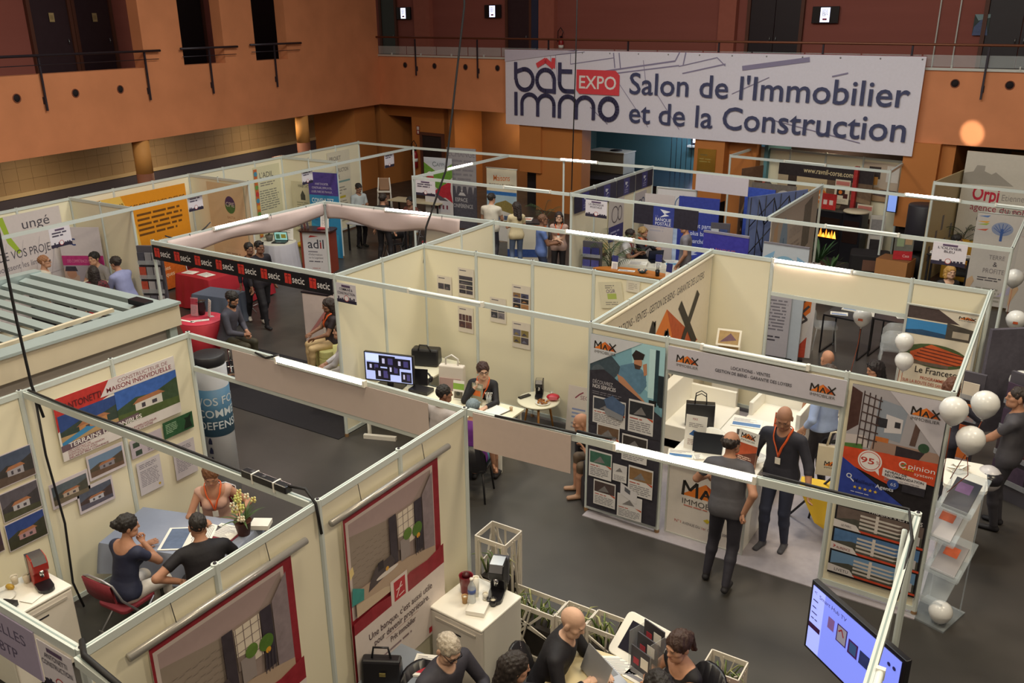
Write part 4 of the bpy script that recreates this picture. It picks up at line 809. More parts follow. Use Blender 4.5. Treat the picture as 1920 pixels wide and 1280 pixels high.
# ------------------------------------------------------------------ villa builder booth (left, near)
PIC = lambda x, z, w, h, sky, hill, ground, house: [('r', x, z, w, h, sky), ('p', [(x, z+h*.45), (x+w*.3, z+h*.62), (x+w*.6, z+h*.55), (x+w, z+h*.75), (x+w, z), (x, z)], hill), ('p', [(x, z+h*.3), (x+w, z+h*.2), (x+w, z), (x, z)], ground), ('p', [(x+w*.28, z+h*.25), (x+w*.72, z+h*.22), (x+w*.72, z+h*.48), (x+w*.28, z+h*.45)], house), ('p', [(x+w*.24, z+h*.44), (x+w*.78, z+h*.47), (x+w*.68, z+h*.58), (x+w*.34, z+h*.56)], '#a8714f'), ('r', x+w*.38, z+h*.28, w*.06, h*.12, '#4a4550'), ('r', x+w*.55, z+h*.28, w*.08, h*.1, '#4a4550')]
aw = 1.43; ah = .68
ap = [('p', [(0, .32), (.62, .62), (.0, .62)], '#b02a2c'), ('p', [(0, .4), (0, .68), (.56, .68), (.82, .68), (.62, .52), (.1, .36)], '#c03430')]
ap += PIC(.02, .16, .72, .33, '#2f4a8a', '#37463f', '#b89a70', '#c08a5c')+[('p', [(.02, .16), (.4, .24), (.3, .28), (.02, .2)], '#3f8ac0')]
ap += PIC(.66, .12, .77, .42, '#3d66b8', '#3b4f38', '#4f5f34', '#d8d4d0')+[('r', 0, 0, 1.43, .12, '#dcd6d6'), ('p', [(0, .1), (.9, .15), (.9, .2), (0, .17)], '#6a5560')]
ap += [('t', 'ANTONETTI', .1, .53, .07, '#5a1a22', .42, .5), ('p', [(.62, .68), (.5, .52), (1.43, .52), (1.43, .68)], '#dcd6da'), ('t', 'CONSTRUCTEUR DE', .72, .61, .042, '#8a5058', .62), ('t', 'MAISON INDIVIDUELLE', .58, .545, .05, '#7c2232', .8, .6), ('t', 'TERRAINS DISPONIBLES', .08, .125, .05, '#f0ecec', .85, .7), ('t', 'UN CONTRAT DE', .06, .085, .02, '#8a3040', .25), ('t', 'CONSTRUCTION DE MAISON', .06, .06, .02, '#8a3040', .4), ('t', 'INDIVIDUELLE AVEC', .06, .035, .02, '#8a3040', .32), ('t', 'DELAIS ET PRIX CONVENUS', .06, .008, .02, '#7c2232', .44, .5), ('t', 'UN INTERLOCUTEUR', .75, .04, .022, '#8a3040', .35, .4), ('t', 'UNIQUE DE VOTRE', .75, .01, .022, '#8a3040', .3, .4)]
sheet('villa_poster', 'wide poster with red corner and villas on the cream wall', 'poster', (-8.065, 4.26, 1.63), R90, aw, ah, ap)
def photo(lab, y, z, w, h, cols, mar=.02): sheet('house_photo', lab, 'photo', (-8.066, y, z), R90, w, h, PIC(mar, mar*1.6, w-2*mar, h-3.5*mar, *cols), '#cfc6cf', .004, 'house photos on the cream wall')
photo('photo of pale houses among trees, left under the villa poster', 4.06, 1.17, .42, .28, ('#56606a', '#4a4a40', '#6e6250', '#b9a99c')); photo('photo of a villa on a grassy slope under the villa poster', 4.49, 1.29, .43, .29, ('#6f88a8', '#544a3c', '#6a5244', '#8f8a94')); photo('photo of a long pool villa, lowest in its row', 4.32, .98, .41, .28, ('#52586a', '#4a3a38', '#5a5666', '#c0c0cc'))
photo('topmost dark house photo left of the post', 3.6, 1.63, .37, .33, ('#4a556e', '#3b3838', '#5c4c44', '#a8a4ae'), .005); photo('middle aerial house photo left of the post', 3.58, 1.27, .38, .31, ('#5a5560', '#403c40', '#4a4a38', '#b8b4bc'), .005); photo('lowest pink house photo left of the post', 3.57, .95, .39, .3, ('#32488a', '#3b3c30', '#3a3a2a', '#b08a90'), .005); photo('purple garden photo at the left edge', 3.15, 1.0, .38, .32, ('#5a3a50', '#43303c', '#4a3a38', '#8a6a78'), .005)
sheet('notice_sheet', 'lilac sheet with small house plans beneath the villa poster', 'notice', (-8.066, 5.0, 1.32), R90, .4, .22, [('r', .03, .12, .08, .06, '#3a4a40'), ('r', .2, .12, .09, .05, '#3a4a40'), ('r', .05, .02, .08, .06, '#3a4a40'), ('l', .2, .08, .16, 3, .02, '#6a6470')], '#bdb2bf', .004)
sheet('notice_sheet', 'dark green card high on the right of the cream wall', 'notice', (-8.066, 5.43, 1.38), R90, .4, .2, [('l', .03, .17, .16, 6, .02, '#9ab89a'), ('p', [(.26, .02), (.3, .12), (.28, .16), (.33, .15), (.38, .19), (.36, .1), (.38, .02)], '#18281c')], '#2a5636', .004)
sheet('notice_sheet', 'typed letter with yellow seal in a clear sleeve', 'notice', (-8.066, 5.03, .85), R90, .3, .4, [('l', .03, .37, .24, 3, .02, '#7a7684'), ('l', .03, .29, .24, 10, .02, '#8a8694'), ('c', .25, .05, .015, '#c0a030')], '#cdc8d0', .004)
sheet('notice_sheet', 'typed letter right of the one with yellow seal', 'notice', (-8.066, 5.5, .82), R90, .3, .44, [('l', .03, .4, .24, 4, .02, '#7a7684'), ('l', .03, .3, .24, 11, .02, '#8a8694')], '#c9c2ca', .004)
cloth_table('grey cloth table of the villa builder', (-7.2, 4.87, 0), rad(18), 1.45, .72, .75, M('#8b93a8', .8, n=.06, scale=10), .34)
papers('large villa brochure open on the grey table', (-7.05, 4.83, .757), rad(-55), .42, .5, pic='#5a6a88', name='brochure', cat='brochure', col=PAPER, th=.006); papers('typed pages beside the flower pot', (-6.82, 5.13, .757), rad(12), .3, .24); papers('red folder under the typed pages', (-6.8, 5.1, .753), rad(10), .33, .25, ink=False, name='folder', cat='folder', col=M('#7a2438', .5)); papers('white page at the hand of the man in black polo', (-6.62, 4.75, .757), rad(20), .2, .26); papers('white page near the lanyard woman', (-7.0, 5.05, .757), rad(5), .18, .22)
papers('crumpled cream napkins behind the flower pot', (-6.58, 5.4, .757), rad(30), .2, .16, ink=False, name='napkin', cat='napkin', th=.05)
t = thing('flower_pot', 'pot of white and yellow flowers on the grey table', 'plant', (-6.62, 5.2, .755)); MB().lathe([(.06, 0), (.09, .16), (.095, .16), (.085, .15), (.05, .14)], M('#5a3020', .6), 18).build('pot', t); rnd = random.Random(4)
for i in range(14):
    a = rnd.uniform(0, 6.28); l = rnd.uniform(.14, .3); x, y = math.cos(a), math.sin(a); m = MB(); k = 6
    for j in range(k):
        f0, f1 = j/k, (j+1)/k; q = lambda f: (x*l*f, y*l*f, .14+.22*f-.16*f*f*(1 if i % 2 else .4)); wv = lambda f: .016*(1-f*f); p0, p1 = q(f0), q(f1)
        m.add([(p0[0]-y*wv(f0), p0[1]+x*wv(f0), p0[2]), (p0[0]+y*wv(f0), p0[1]-x*wv(f0), p0[2]), (p1[0]+y*wv(f1), p1[1]-x*wv(f1), p1[2]), (p1[0]-y*wv(f1), p1[1]+x*wv(f1), p1[2])], [(0, 1, 2, 3)], M('#3f5a2c', .5), True)
    m.build('leaf', t)
for sx in (-.05, .04): MB().tube([(sx, 0, .14), (sx*1.4, .01, .3), (sx*2.2, -.02, .42)], .005, M('#5a6a34', .6), 6).build('stem', t)
for i in range(17):
    c = (rnd.uniform(-.13, .13), rnd.uniform(-.1, .1), rnd.uniform(.24, .45)); m = MB(); col = M(('#eee6cc', '#e2d890', '#d8dc86')[i % 3], .6)
    for p_ in range(5): a = p_*1.257; m.ball((c[0]+.022*math.cos(a), c[1]+.012*math.sin(a*1.3), c[2]+.022*math.sin(a)), (.018, .01, .016), col, 6)
    m.ball(c, .009, M('#b8702c', .6), 6); m.build('flower', t)
fridge('white fridge with the red coffee machine', (-7.5, 3.33, 0), R90, .62, .5, .85)
coffee_machine('red and black coffee machine on the left fridge', (-7.42, 3.5, .855), rad(75), M('#a82a24', .3), 1.15)
for i, (x, y) in enumerate(((-7.6, 3.45), (-7.68, 3.38))): cup(('cream paper cup behind the red coffee machine', 'cream paper cup nearest the wall by the red machine')[i], (x, y, .855), M('#d8cdb8', .6), .035, .08)
t = thing('plate', 'white plate on the left fridge', 'plate', (-7.55, 3.2, .855)); MB().lathe([(.05, 0), (.1, .012), (.1, .016), (.05, .006)], WPLAS, 20).build('dish', t)
t = thing('snack_box', 'dark snack box with green strip on the left fridge', 'box', (-7.38, 3.14, .855), .4); MB().box(-.07, -.05, 0, .07, .05, .05, BLKPLAS).build('carton', t); MB().box(-.02, -.052, .048, .05, -.01, .053, M('#4aa04a', .5)).build('green_strip', t)
t = thing('snack_bag', 'colourful snack packet on the left fridge', 'packet', (-7.62, 3.3, .855), .2); MB().ball((0, 0, .03), (.05, .03, .03), M('#c09a3a', .4, n=.4, scale=30), 8).build('wrapper', t)
papers('white napkin beside the red coffee machine', (-7.33, 3.33, .857), .3, .14, .14, ink=False, name='napkin', cat='napkin')
# fascia of the villa builder, seen from inside the hall
sheet('fascia_sign', 'lilac fascia board with the letters UELLES and BTP', 'sign', (-6.3, 2.07, 2.09), 0, 1.66, .36, [('t', 'MAISONS INDIVIDUELLES', .05, .21, .075, '#5a5270', 1.5, .3), ('t', '-', 1.08, .06, .075, '#5a5270'), ('t', 'BTP', 1.22, .06, .075, '#5a5270', .2, .3)], '#a79dba', .008)
zone_sign('stand sign of the villa builder with tiny skyline', (-4.6, 2.065, 2.1), 0, .34, ['ANTONETTI', 'CONSTRUCTION'], .33)
# ------------------------------------------------------------------ bank posters
def bank_poster(lab, y, w, h, z):
    RD = '#94232f'; WZ = '#e0d4ce'; pr = [('r', 0, 0, w, h, RD), ('r', .02, .76, w-.1, .9, '#d3c4be'), ('r', .05, .78, w-.16, .85, '#a89690'), ('p', [(.05, 1.5), (.05, 1.63), (w-.11, 1.63), (.84, 1.45), (.48, 1.45)], '#b39c9a'), ('p', [(.05, 1.0), (.05, 1.52), (.5, 1.44), (.5, 1.02)], '#9a8c80')]
    for i in range(6):
        for j in range(9): pr.append(('s', [(.06+j*.05, 1.08+i*.06+.012*(j % 2)), (.1+j*.05, 1.08+i*.06+.012*(j % 2))], .004, '#7d7066'))
    pr += [('r', .5, 1.0, .09, .46, '#3c343c'), ('r', .6, 1.1, .22, .34, '#e2d6c4'), ('p', [(.6, 1.1), (.74, 1.1), (.7, 1.2), (.6, 1.22)], '#8f8078'), ('r', .83, .95, .1, .5, '#3a333e'), ('p', [(.94, .9), (1.09, .86), (1.09, 1.62), (.94, 1.46)], '#8d7f84')]
    for i in range(4): pr.append(('s', [(.61+i*.066, 1.1), (.61+i*.066, 1.44)], .006, '#8a7a78'))
    for i in range(4): pr.append(('s', [(.6, 1.17+i*.075), (.82, 1.17+i*.075)], .006, '#8a7a78'))
    pr += [('p', [(.05, .78), (1.09, .78), (1.09, .88), (.6, 1.0), (.05, 1.02)], '#b8a08a'), ('p', [(.05, .78), (.6, .78), (.4, .86), (.05, .9)], '#cdb89e'), ('p', [(.2, .93), (.5, .98), (.54, 1.04), (.5, 1.12), (.3, 1.1), (.22, 1.0)], '#4c4244'), ('r', .33, 1.05, .07, .08, '#2e262c'), ('c', .44, .985, .14, .022, '#e0d8d0'), ('c', .44, 1.02, .02, '#dca848'), ('r', .62, .98, .12, .2, '#9a8f8c'), ('c', .72, 1.2, .055, '#5f8034'), ('c', .85, 1.18, .065, '#54782e'), ('c', .86, 1.11, .024, '#dca030'), ('p', [(.0, .92), (.14, .9), (.15, 1.0), (.02, 1.08)], '#3f918c'), ('p', [(.0, 1.16), (.05, 1.2), (.04, 1.27), (.0, 1.25)], '#e8d090')]
    for i in range(4): pr.append(('s', [(.82+i*.03, .93), (.83+i*.03, 1.1)], .007, '#4a4248'))
    pr += [('r', 0, 0, w, .66, WZ), ('p', [(0, .64), (w, .64), (w, .84), (w*.8, .80), (w*.6, .82), (w*.42, .74), (w*.2, .77), (0, .75)], RD), ('r', .46, .6, .22, .27, WZ), ('r', .5, .65, .15, .19, '#b8202e'), ('s', [(.53, .68), (.6, .8)], .012, '#f0dcd8'), ('s', [(.53, .75), (.61, .76)], .01, '#f0dcd8'), ('s', [(.56, .68), (.63, .69)], .01, '#f0dcd8'), ('t', "Une banque, c'est aussi utile", .16, .485, .062, '#4a3038', .85, .5), ('t', 'pour devenir propriétaire.', .22, .395, .062, '#4a3038', .74, .5), ('r', .36, .37, .44, .005, '#b08a80'), ('t', 'Prêt immobilier', .42, .295, .055, '#4a3038', .34, .6), ('l', .22, .25, .78, 1, .045, '#8a7478'), ('r', .94, .03, .06, .06, '#b8202e')]
    o = sheet('bank_poster', lab, 'poster', (-4.165, y, z), R90, w, h, pr, '#e0d4ce', .004)
    MB().tube([(-.14, -.02, h+.03), (w+.14, -.02, h+.03)], .028, M('#a8a4a0', .3, .5), 10).build('hanging_rod', o)
    for x in (.2, w-.2): MB().tube([(x, -.02, h+.05), (x-.01, -.006, h+.2)], .003, CABLE, 5).build('hook_wire', o)
bank_poster('red bordered bank poster beside the white fridge', 4.18, 1.2, 1.72, .55); bank_poster('red bordered bank poster at the bottom left', 2.47, 1.17, 1.72, .55)
# ------------------------------------------------------------------ bank booth, bottom centre
fridge('white fridge with cups and bottle in the bank booth', (-3.83, 5.46, 0), rad(-4), .58, .56, .85)
coffee_machine('black coffee machine on the bank booth fridge', (-3.72, 5.62, .855), rad(20), BLKPLAS, 1.2)
t = thing('ice_bucket', 'dark red bucket on the bank booth fridge', 'bucket', (-3.98, 5.5, .855)); MB().lathe([(.05, 0), (.065, .17), (.068, .18), (.06, .17), (.045, .02)], M('#7c1c28', .3), 18).build('vessel', t); MB().lathe([(.04, .17), (.03, .2), (0.001, .21)], M('#4a1018', .4), 14).build('lid', t)
t = thing('water_bottle', 'clear water bottle with blue band on the fridge', 'bottle', (-3.82, 5.36, .855)); MB().lathe([(.035, 0), (.037, .1), (.036, .16), (.037, .2), (.015, .25), (.015, .275)], M('#d8e0e0', .08, n=0, alpha=.5), 16).build('body', t); MB().lathe([(.038, .14), (.038, .18)], M('#4a5c98', .4), 16).build('label_band', t); MB().lathe([(.017, .27), (.017, .29)], WPLAS, 10).build('cap', t)
cup('brown paper cup before the red bucket', (-3.9, 5.36, .855), M('#b08a5a', .6), .03, .075); cup('white paper cup between bottle and coffee machine', (-3.77, 5.5, .855), WPLAS, .03, .07); cup('dark rimmed cup at the foot of the coffee machine', (-3.66, 5.46, .855), BLKPLAS, .035, .07); cup('stack of white cups behind the water bottle', (-3.87, 5.5, .855), WPLAS, .03, .2)
papers('pile of paper napkins under the water bottle', (-3.74, 5.33, .855), .3, .17, .17, ink=False, name='napkin', cat='napkin', th=.04)
PLM = M('#d8d0c4', .5, n=.02)
def planter(label, x0, y0, w, d, h, plant=True, seed=1):
    t = thing('lattice_planter', label, 'planter', (x0, y0, 0)); rnd = random.Random(seed); th = .012
    MB().box(0, 0, 0, w, d, .03, PLM).build('floor_plate', t)
    for nm, o_, L, rz in (('side_panel', (0, 0, 0), w, 0), ('side_panel', (w, 0, 0), d, R90), ('side_panel', (w, d, 0), w, math.pi), ('side_panel', (0, d, 0), d, -R90)):
        m = MB(); m.box(0, -th/2, 0, L, th/2, .05, PLM).box(0, -th/2, h-.05, L, th/2, h, PLM).box(0, -th/2, .05, .03, th/2, h-.05, PLM).box(L-.03, -th/2, .05, L, th/2, h-.05, PLM)
        k = max(3, int(L*9))
        for i in range(k): a, b = rnd.uniform(.02, L-.02), rnd.uniform(.02, L-.02); m.beam((a, 0, .03), (b, 0, h-.03), th*.9, .022, PLM)
        for i in range(max(2, int(h*3))): m.beam((.02, 0, rnd.uniform(.08, h-.08)), (L-.02, 0, rnd.uniform(.08, h-.08)), th*.9, .02, PLM)
        m.build(nm, t, 0, o_, rz)
    if plant:
        MB().box(.03, .03, .05, w-.03, d-.03, h*.6, M('#2a2420', .9)).build('soil_liner', t)
        for i in range(int(16*w/.3)):
            x, y = rnd.uniform(.05, w-.05), rnd.uniform(.05, d-.05); l = rnd.uniform(.15, .3); dx, dy = rnd.uniform(-.1, .1), rnd.uniform(-.08, .08)
            MB().tube([(x, y, h*.6), (x+dx*.4, y+dy*.4, h*.6+l*.5), (x+dx, y+dy, h*.6+l*.85), (x+dx*1.9, y+dy*1.9, h*.6+l*.8)], [.008, .012, .009, .002], M(('#6a7a44', '#a8aa74', '#55683a')[i % 3], .5), 5, flat=.3).build('leaf', t)
planter('tall white lattice planter behind the black coffee machine', -4.17, 5.93, .34, .3, 1.16, True, 2)
planter('white lattice planter right of the fridge', -3.9, 5.9, .62, .25, .6, True, 3); planter('white lattice planter behind the bald man, second from the fridge', -3.27, 5.92, .29, .26, .6, True, 4); planter('white lattice planter left of the tablet kiosk', -2.97, 5.95, .3, .26, .6, True, 5); planter('white lattice planter beside the red chair', -1.87, 5.98, .32, .26, .6, True, 6)
table('pale table of the bank booth', (-2.35, 5.2, 0), rad(4), 1.0, .72, .75, M('#d3c39a', .5), GREYTUBE)
laptop('silver laptop used by the bald man in black', (-2.45, 5.27, .753), rad(150), '#a8a8ac', '#20242c', 110)
papers('printed form behind the silver laptop', (-2.4, 5.46, .753), rad(30), .3, .22); papers('brochure with small portraits near the kiosk', (-2.22, 5.42, .753), rad(-10), .2, .16, pic='#8a8a94')
t = thing('tablet_kiosk', 'white tablet kiosk leaning behind the ponytail woman', 'kiosk', (-2.28, 5.68, 0), rad(-12)); MB().box(-.2, -.1, 0, .2, .18, .7, M('#c9c0b8', .5)).build('pedestal', t, .01)
k = MB().rbox(-.27, -.2, -.03, .27, .2, .02, .05, WPLAS).build('tablet_frame', t, .008); k.location = (0, 0, .86); k.rotation_euler = (rad(38), 0, 0); MB().box(-.19, -.13, .02, .19, .13, .023, M('#24222c', .15)).build('display', k)
t = thing('leaflet_holder', 'clear three tier leaflet holder on the bank table', 'leaflet holder', (-2.2, 5.42, .753), rad(-20))
for i in range(3):
    s_ = MB().box(-.11, i*.07, .05+i*.09, .11, i*.07+.01, .26+i*.09, M('#3a3840', .4)).build('leaflet', t); MB().box(-.08, i*.07-.002, .1+i*.09, -.02, i*.07, .16+i*.09, M('#b03040', .5)).build('logo', s_); MB().box(.0, i*.07-.002, .1+i*.09, .08, i*.07, .2+i*.09, PAPER).build('picture', s_)
MB().box(-.12, 0, 0, .12, .22, .05, M('#b8b8bc', .2, n=0, alpha=.6)).build('stand', t)
MB().box(-.12, -.02, .05, -.115, .2, .4, GLASS).build('side_plate', t); MB().box(.115, -.02, .05, .12, .2, .4, GLASS).build('side_plate', t)
shell_chair('red moulded chair at the bottom edge', (-1.5, 5.6, 0), rad(60), M('#8a1c24', .35), GREYTUBE)
cloth_table('grey side table with a black bag at the bottom edge', (-3.88, 4.45, 0), 0, .5, .55, .74, M('#7d8490', .8), .3)
t = thing('handbag', 'black handbag on the grey side table', 'bag', (-3.98, 4.3, .745), .5); MB().xprism([(-.08, 0), (.08, 0), (.05, .22), (-.05, .22)], -.16, .16, BLKPLAS).build('body', t, .02); MB().tube([(-.08, 0, .2), (-.06, 0, .32), (.06, 0, .32), (.08, 0, .2)], .01, BLKPLAS, 6).build('handle', t); MB().cbox((.02, -.085, .12), (.05, .01, .03), M('#c0b070', .3, .8)).build('clasp', t)
papers('red and white leaflets on the grey side table', (-3.78, 4.6, .745), .4, .2, .26, name='leaflet', cat='leaflet', pic='#b03040', th=.02)
# hanging screen at the right
t = thing('television', 'large lit screen hanging at the lower right', 'screen', (-1.06, 6.0, 1.16), ang((-1.06, 6.0), (-.32, 5.42))); MB().box(-.02, 0, -.02, .96, .05, .6, BLKPLAS).build('housing', t, .006)
sheet('display', None, None, (.01, -.004, .01), 0, .92, .56, [('e', 0, 0, .92, .56, '#7684e6', .9), ('e', .0, 0, .14, .56, '#98a4f2', .95), ('t', '<', .02, .5, .03, '#4a2a7a', .03), ('t', 'Smart Hub TV', .08, .49, .032, '#5a4a9a', .3), ('r', 0, .19, .13, .045, '#4a1c62'), ('r', .2, .32, .07, .1, '#b08ae8'), ('r', .3, .28, .11, .15, '#5a3c9a'), ('r', .31, .29, .09, .13, '#c8ccf4'), ('S', [(.32, .37), (.35, .4), (.375, .35)], .012, '#c03a4a'), ('r', .43, .27, .1, .12, '#5a2c8a'), ('r', .445, .285, .07, .09, '#4a78c8'), ('r', .55, .27, .1, .11, '#3a4a9a'), ('l', .02, .46, .09, 1, .022, '#5a5a9a'), ('l', .02, .4, .06, 1, .022, '#5a5a9a'), ('l', .02, .35, .08, 1, .022, '#5a5a9a'), ('l', .02, .3, .09, 1, .022, '#5a5a9a'), ('c', .82, .47, .016, '#3a3a8a'), ('c', .87, .47, .016, '#3a3a8a')], '#7684e6', .004, parent=t)
MB().tube([(.4, .06, .3), (.55, .3, .3)], .02, BLACK, 6).build('mount_arm', t); MB().tube([(.52, .26, 0.0), (.52, .26, 1.3)], .018, RAILW, 6).build('hanger_post', t)
# cloth hanging under the near beam, pergola
sheet('blank_cloth', 'blank lilac cloth hanging from the near beam', 'banner', (-4.12, 5.87, 2.13), ang((-4.2, 5.9), (-.44, 6.08)), .98, .36, [], '#c9b8b2', .006)
t = thing('slatted_pergola', 'aluminium pergola roof with tilted slats at left', 'pergola', (-11.25, 3.0, 0)); PG = M('#a9b7b8', .4, .3); PB = M('#cfc4ae', .5)
MB().box(2.7, -.5, 2.5, 2.86, 3.1, 2.76, PB).build('front_beam', t); MB().box(2.66, -.5, 2.76, 2.9, 3.1, 2.79, PG).build('front_cap', t); MB().box(0, 2.95, 2.5, 2.7, 3.1, 2.74, PG).build('side_beam', t); MB().box(-.05, -.5, 2.5, .1, 3.1, 2.76, PG).build('rear_beam', t)
MB().box(2.72, -.5, 2.32, 2.76, 3.05, 2.5, M('#b0a8a8', .5)).build('lower_fascia', t)
sm_ = MB(); sl_ = 2.55; sm_.add([(0, -.05, -.005), (sl_, -.05, -.005), (sl_, .045, .02), (0, .045, .02), (0, -.05, -.04), (sl_, -.05, -.04), (sl_, .045, -.015), (0, .045, -.015)], [(0, 1, 2, 3), (7, 6, 5, 4), (0, 4, 5, 1), (3, 2, 6, 7), (0, 3, 7, 4), (1, 5, 6, 2)], PG); sm_ = sm_.mesh('slat')
for i in range(15): o = obj('slat', sm_, t, 0, (.12, 2.83-i*.23, 2.7))
struct(MB().box(-11.2, 2.5, .0, -8.6, 5.9, .02, M('#1a181e', .9)).build('floor_pergola_shade'))  # near-black sheet added to give the shade seen between the slats
MB().beam((2.55, -.4, 2.74), (2.42, 2.55, 2.76), .05, .04, PB).build('actuator_bar', t); MB().cbox((2.5, 2.86, 2.78), (.3, .12, .06), BLKPLAS).build('motor_cable', t)
for x, y in ((2.78, 3.0), (.02, 3.0), (.02, -.4)): MB().box(x-.05, y-.05, 0, x+.05, y+.05, 2.5, PG).build('post', t)
sheet('outdoor_furniture_display', 'grey glazed enclosure wall under the pergola', 'panel', (-11.2, 5.9, 0), 0, 2.5, 2.3, [], '#3a3c48', .03)
t = thing('advertising_column', 'tall curved printed column beside the aisle', 'display', (-8.42, 6.42, 0))
MB().lathe([(.2, 0), (.2, 1.88), (.19, 1.9)], M('#c9cbd4', .5), 28).build('drum', t); MB().lathe([(.205, 1.0), (.205, 1.62)], M('#4a7494', .5), 28).build('blue_band', t); MB().lathe([(.19, 1.9), (.2, 1.92), (.2, 2.02), (.18, 2.03)], M('#1c1a20', .5), 24).build('dark_top', t)
tx = MB()
def wrap(s, z, h, a0, col, r=.208, wd=None):
    g, fl, x0, x1, y1 = text_geo(s, .5); sy = h/.69; tot = (x1-x0)*sy; vs = [(r*math.cos(a0+(gx-x0)*sy/r), r*math.sin(a0+(gx-x0)*sy/r), z+gy*sy) for gx, gy in g]; tx.add(vs, fl, P(col))
for s_, z_ in (('VOS FORMES', 1.42), ('COMMERCE', 1.26), ('DEFENSE', 1.1)): wrap(s_, z_, .1, rad(-100), '#cfd8e0')
tx.build('lettering', t); ic = MB()
for i in range(6):
    z = .25+i*.13; a = rad(-75)
    for j in range(8): b = a+j*.03; ic.add([(.207*math.cos(b), .207*math.sin(b), z), (.207*math.cos(b+.03), .207*math.sin(b+.03), z), (.207*math.cos(b+.03), .207*math.sin(b+.03), z+.04+.05*math.sin(j*.4)), (.207*math.cos(b), .207*math.sin(b), z+.04+.05*math.sin(j*.4))], [(0, 1, 2, 3)], P('#262a4a'))
ic.build('icons', t)
# cables and hanging wires
def cable(label, pts, r=.012, name='cable'): o = MB().tube(pts, r, CABLE, 7).build(name); return tag(o, label, 'cable')
cable('black wire hanging down to the villa builder beam', [(-7.93, 4.1, 9.5), (-7.97, 4.07, 6), (-8.0, 4.06, 3.2), (-8.02, 4.08, 2.55), (-8.0, 4.12, 2.2)], .014)
cable('black wire hanging to the photo sheet wall corner', [(-8.0, 11.6, 9.5), (-8.05, 11.5, 6), (-8.2, 11.1, 3.6), (-8.36, 10.75, 2.75), (-8.36, 10.62, 2.2)], .016)
cable('thin black wire before the stage pier', [(-8.38, 15.75, 9.5), (-8.4, 15.72, 5.0), (-8.42, 15.68, 2.55)], .012)
cable('black power cable down the villa wall post', [(-8.04, 4.1, 2.45), (-8.03, 4.08, 1.8), (-8.02, 4.12, 1.0), (-8.03, 4.08, .3), (-7.95, 4.1, .02)], .012)
cable('black cable lying on the slanting beam', [(-8.0, 4.03, 2.52), (-7.3, 4.0, 2.52), (-6.0, 4.01, 2.52), (-5.0, 3.98, 2.52), (-4.65, 3.99, 2.53)], .012)
t = thing('power_strip', 'black power strip strapped to the slanting beam', 'power strip', (-4.72, 3.97, 2.5), -.03); MB().box(-.25, -.035, 0, .25, .035, .06, BLKPLAS).build('body', t, .01)
for i in range(3): MB().lathe([(.02, .06), (.02, .063)], M('#3a3a40', .5), 12, (-.15+i*.13, 0, 0)).build('socket', t)
for x in (-.12, .12): MB().box(x-.006, -.04, -.02, x+.006, .04, .064, PAPER).build('zip_tie', t)
cable('short black lead hooked over the bank wall corner', [(-4.5, 3.97, 2.55), (-4.3, 3.97, 2.58), (-4.19, 3.95, 2.5), (-4.17, 3.96, 2.25)], .012)
cable('black cable along the lilac fascia header', [(-6.95, 5.9, 2.5), (-6.8, 5.9, 2.47), (-6.62, 5.93, 2.53)], .012); cable('black cable running along the tube lamp beam', [(-3.1, 5.95, 2.53), (-2.9, 5.96, 2.53), (-2.75, 5.97, 2.54)], .014); cable('black cable taped along the near beam', [(-3.9, 5.9, 2.5), (-3.3, 5.92, 2.52), (-3.1, 5.93, 2.52)], .012)
cable('black cable on the beam above the hanging screen', [(-1.55, 6.04, 2.53), (-1.0, 6.06, 2.52), (-.5, 6.06, 2.53), (-.42, 5.7, 2.5), (-.4, 5.0, 2.48)], .012)
cable('black lead along the front fascia corner', [(-4.25, 2.14, 2.51), (-4.1, 2.06, 2.53), (-3.7, 2.02, 2.52)], .018)
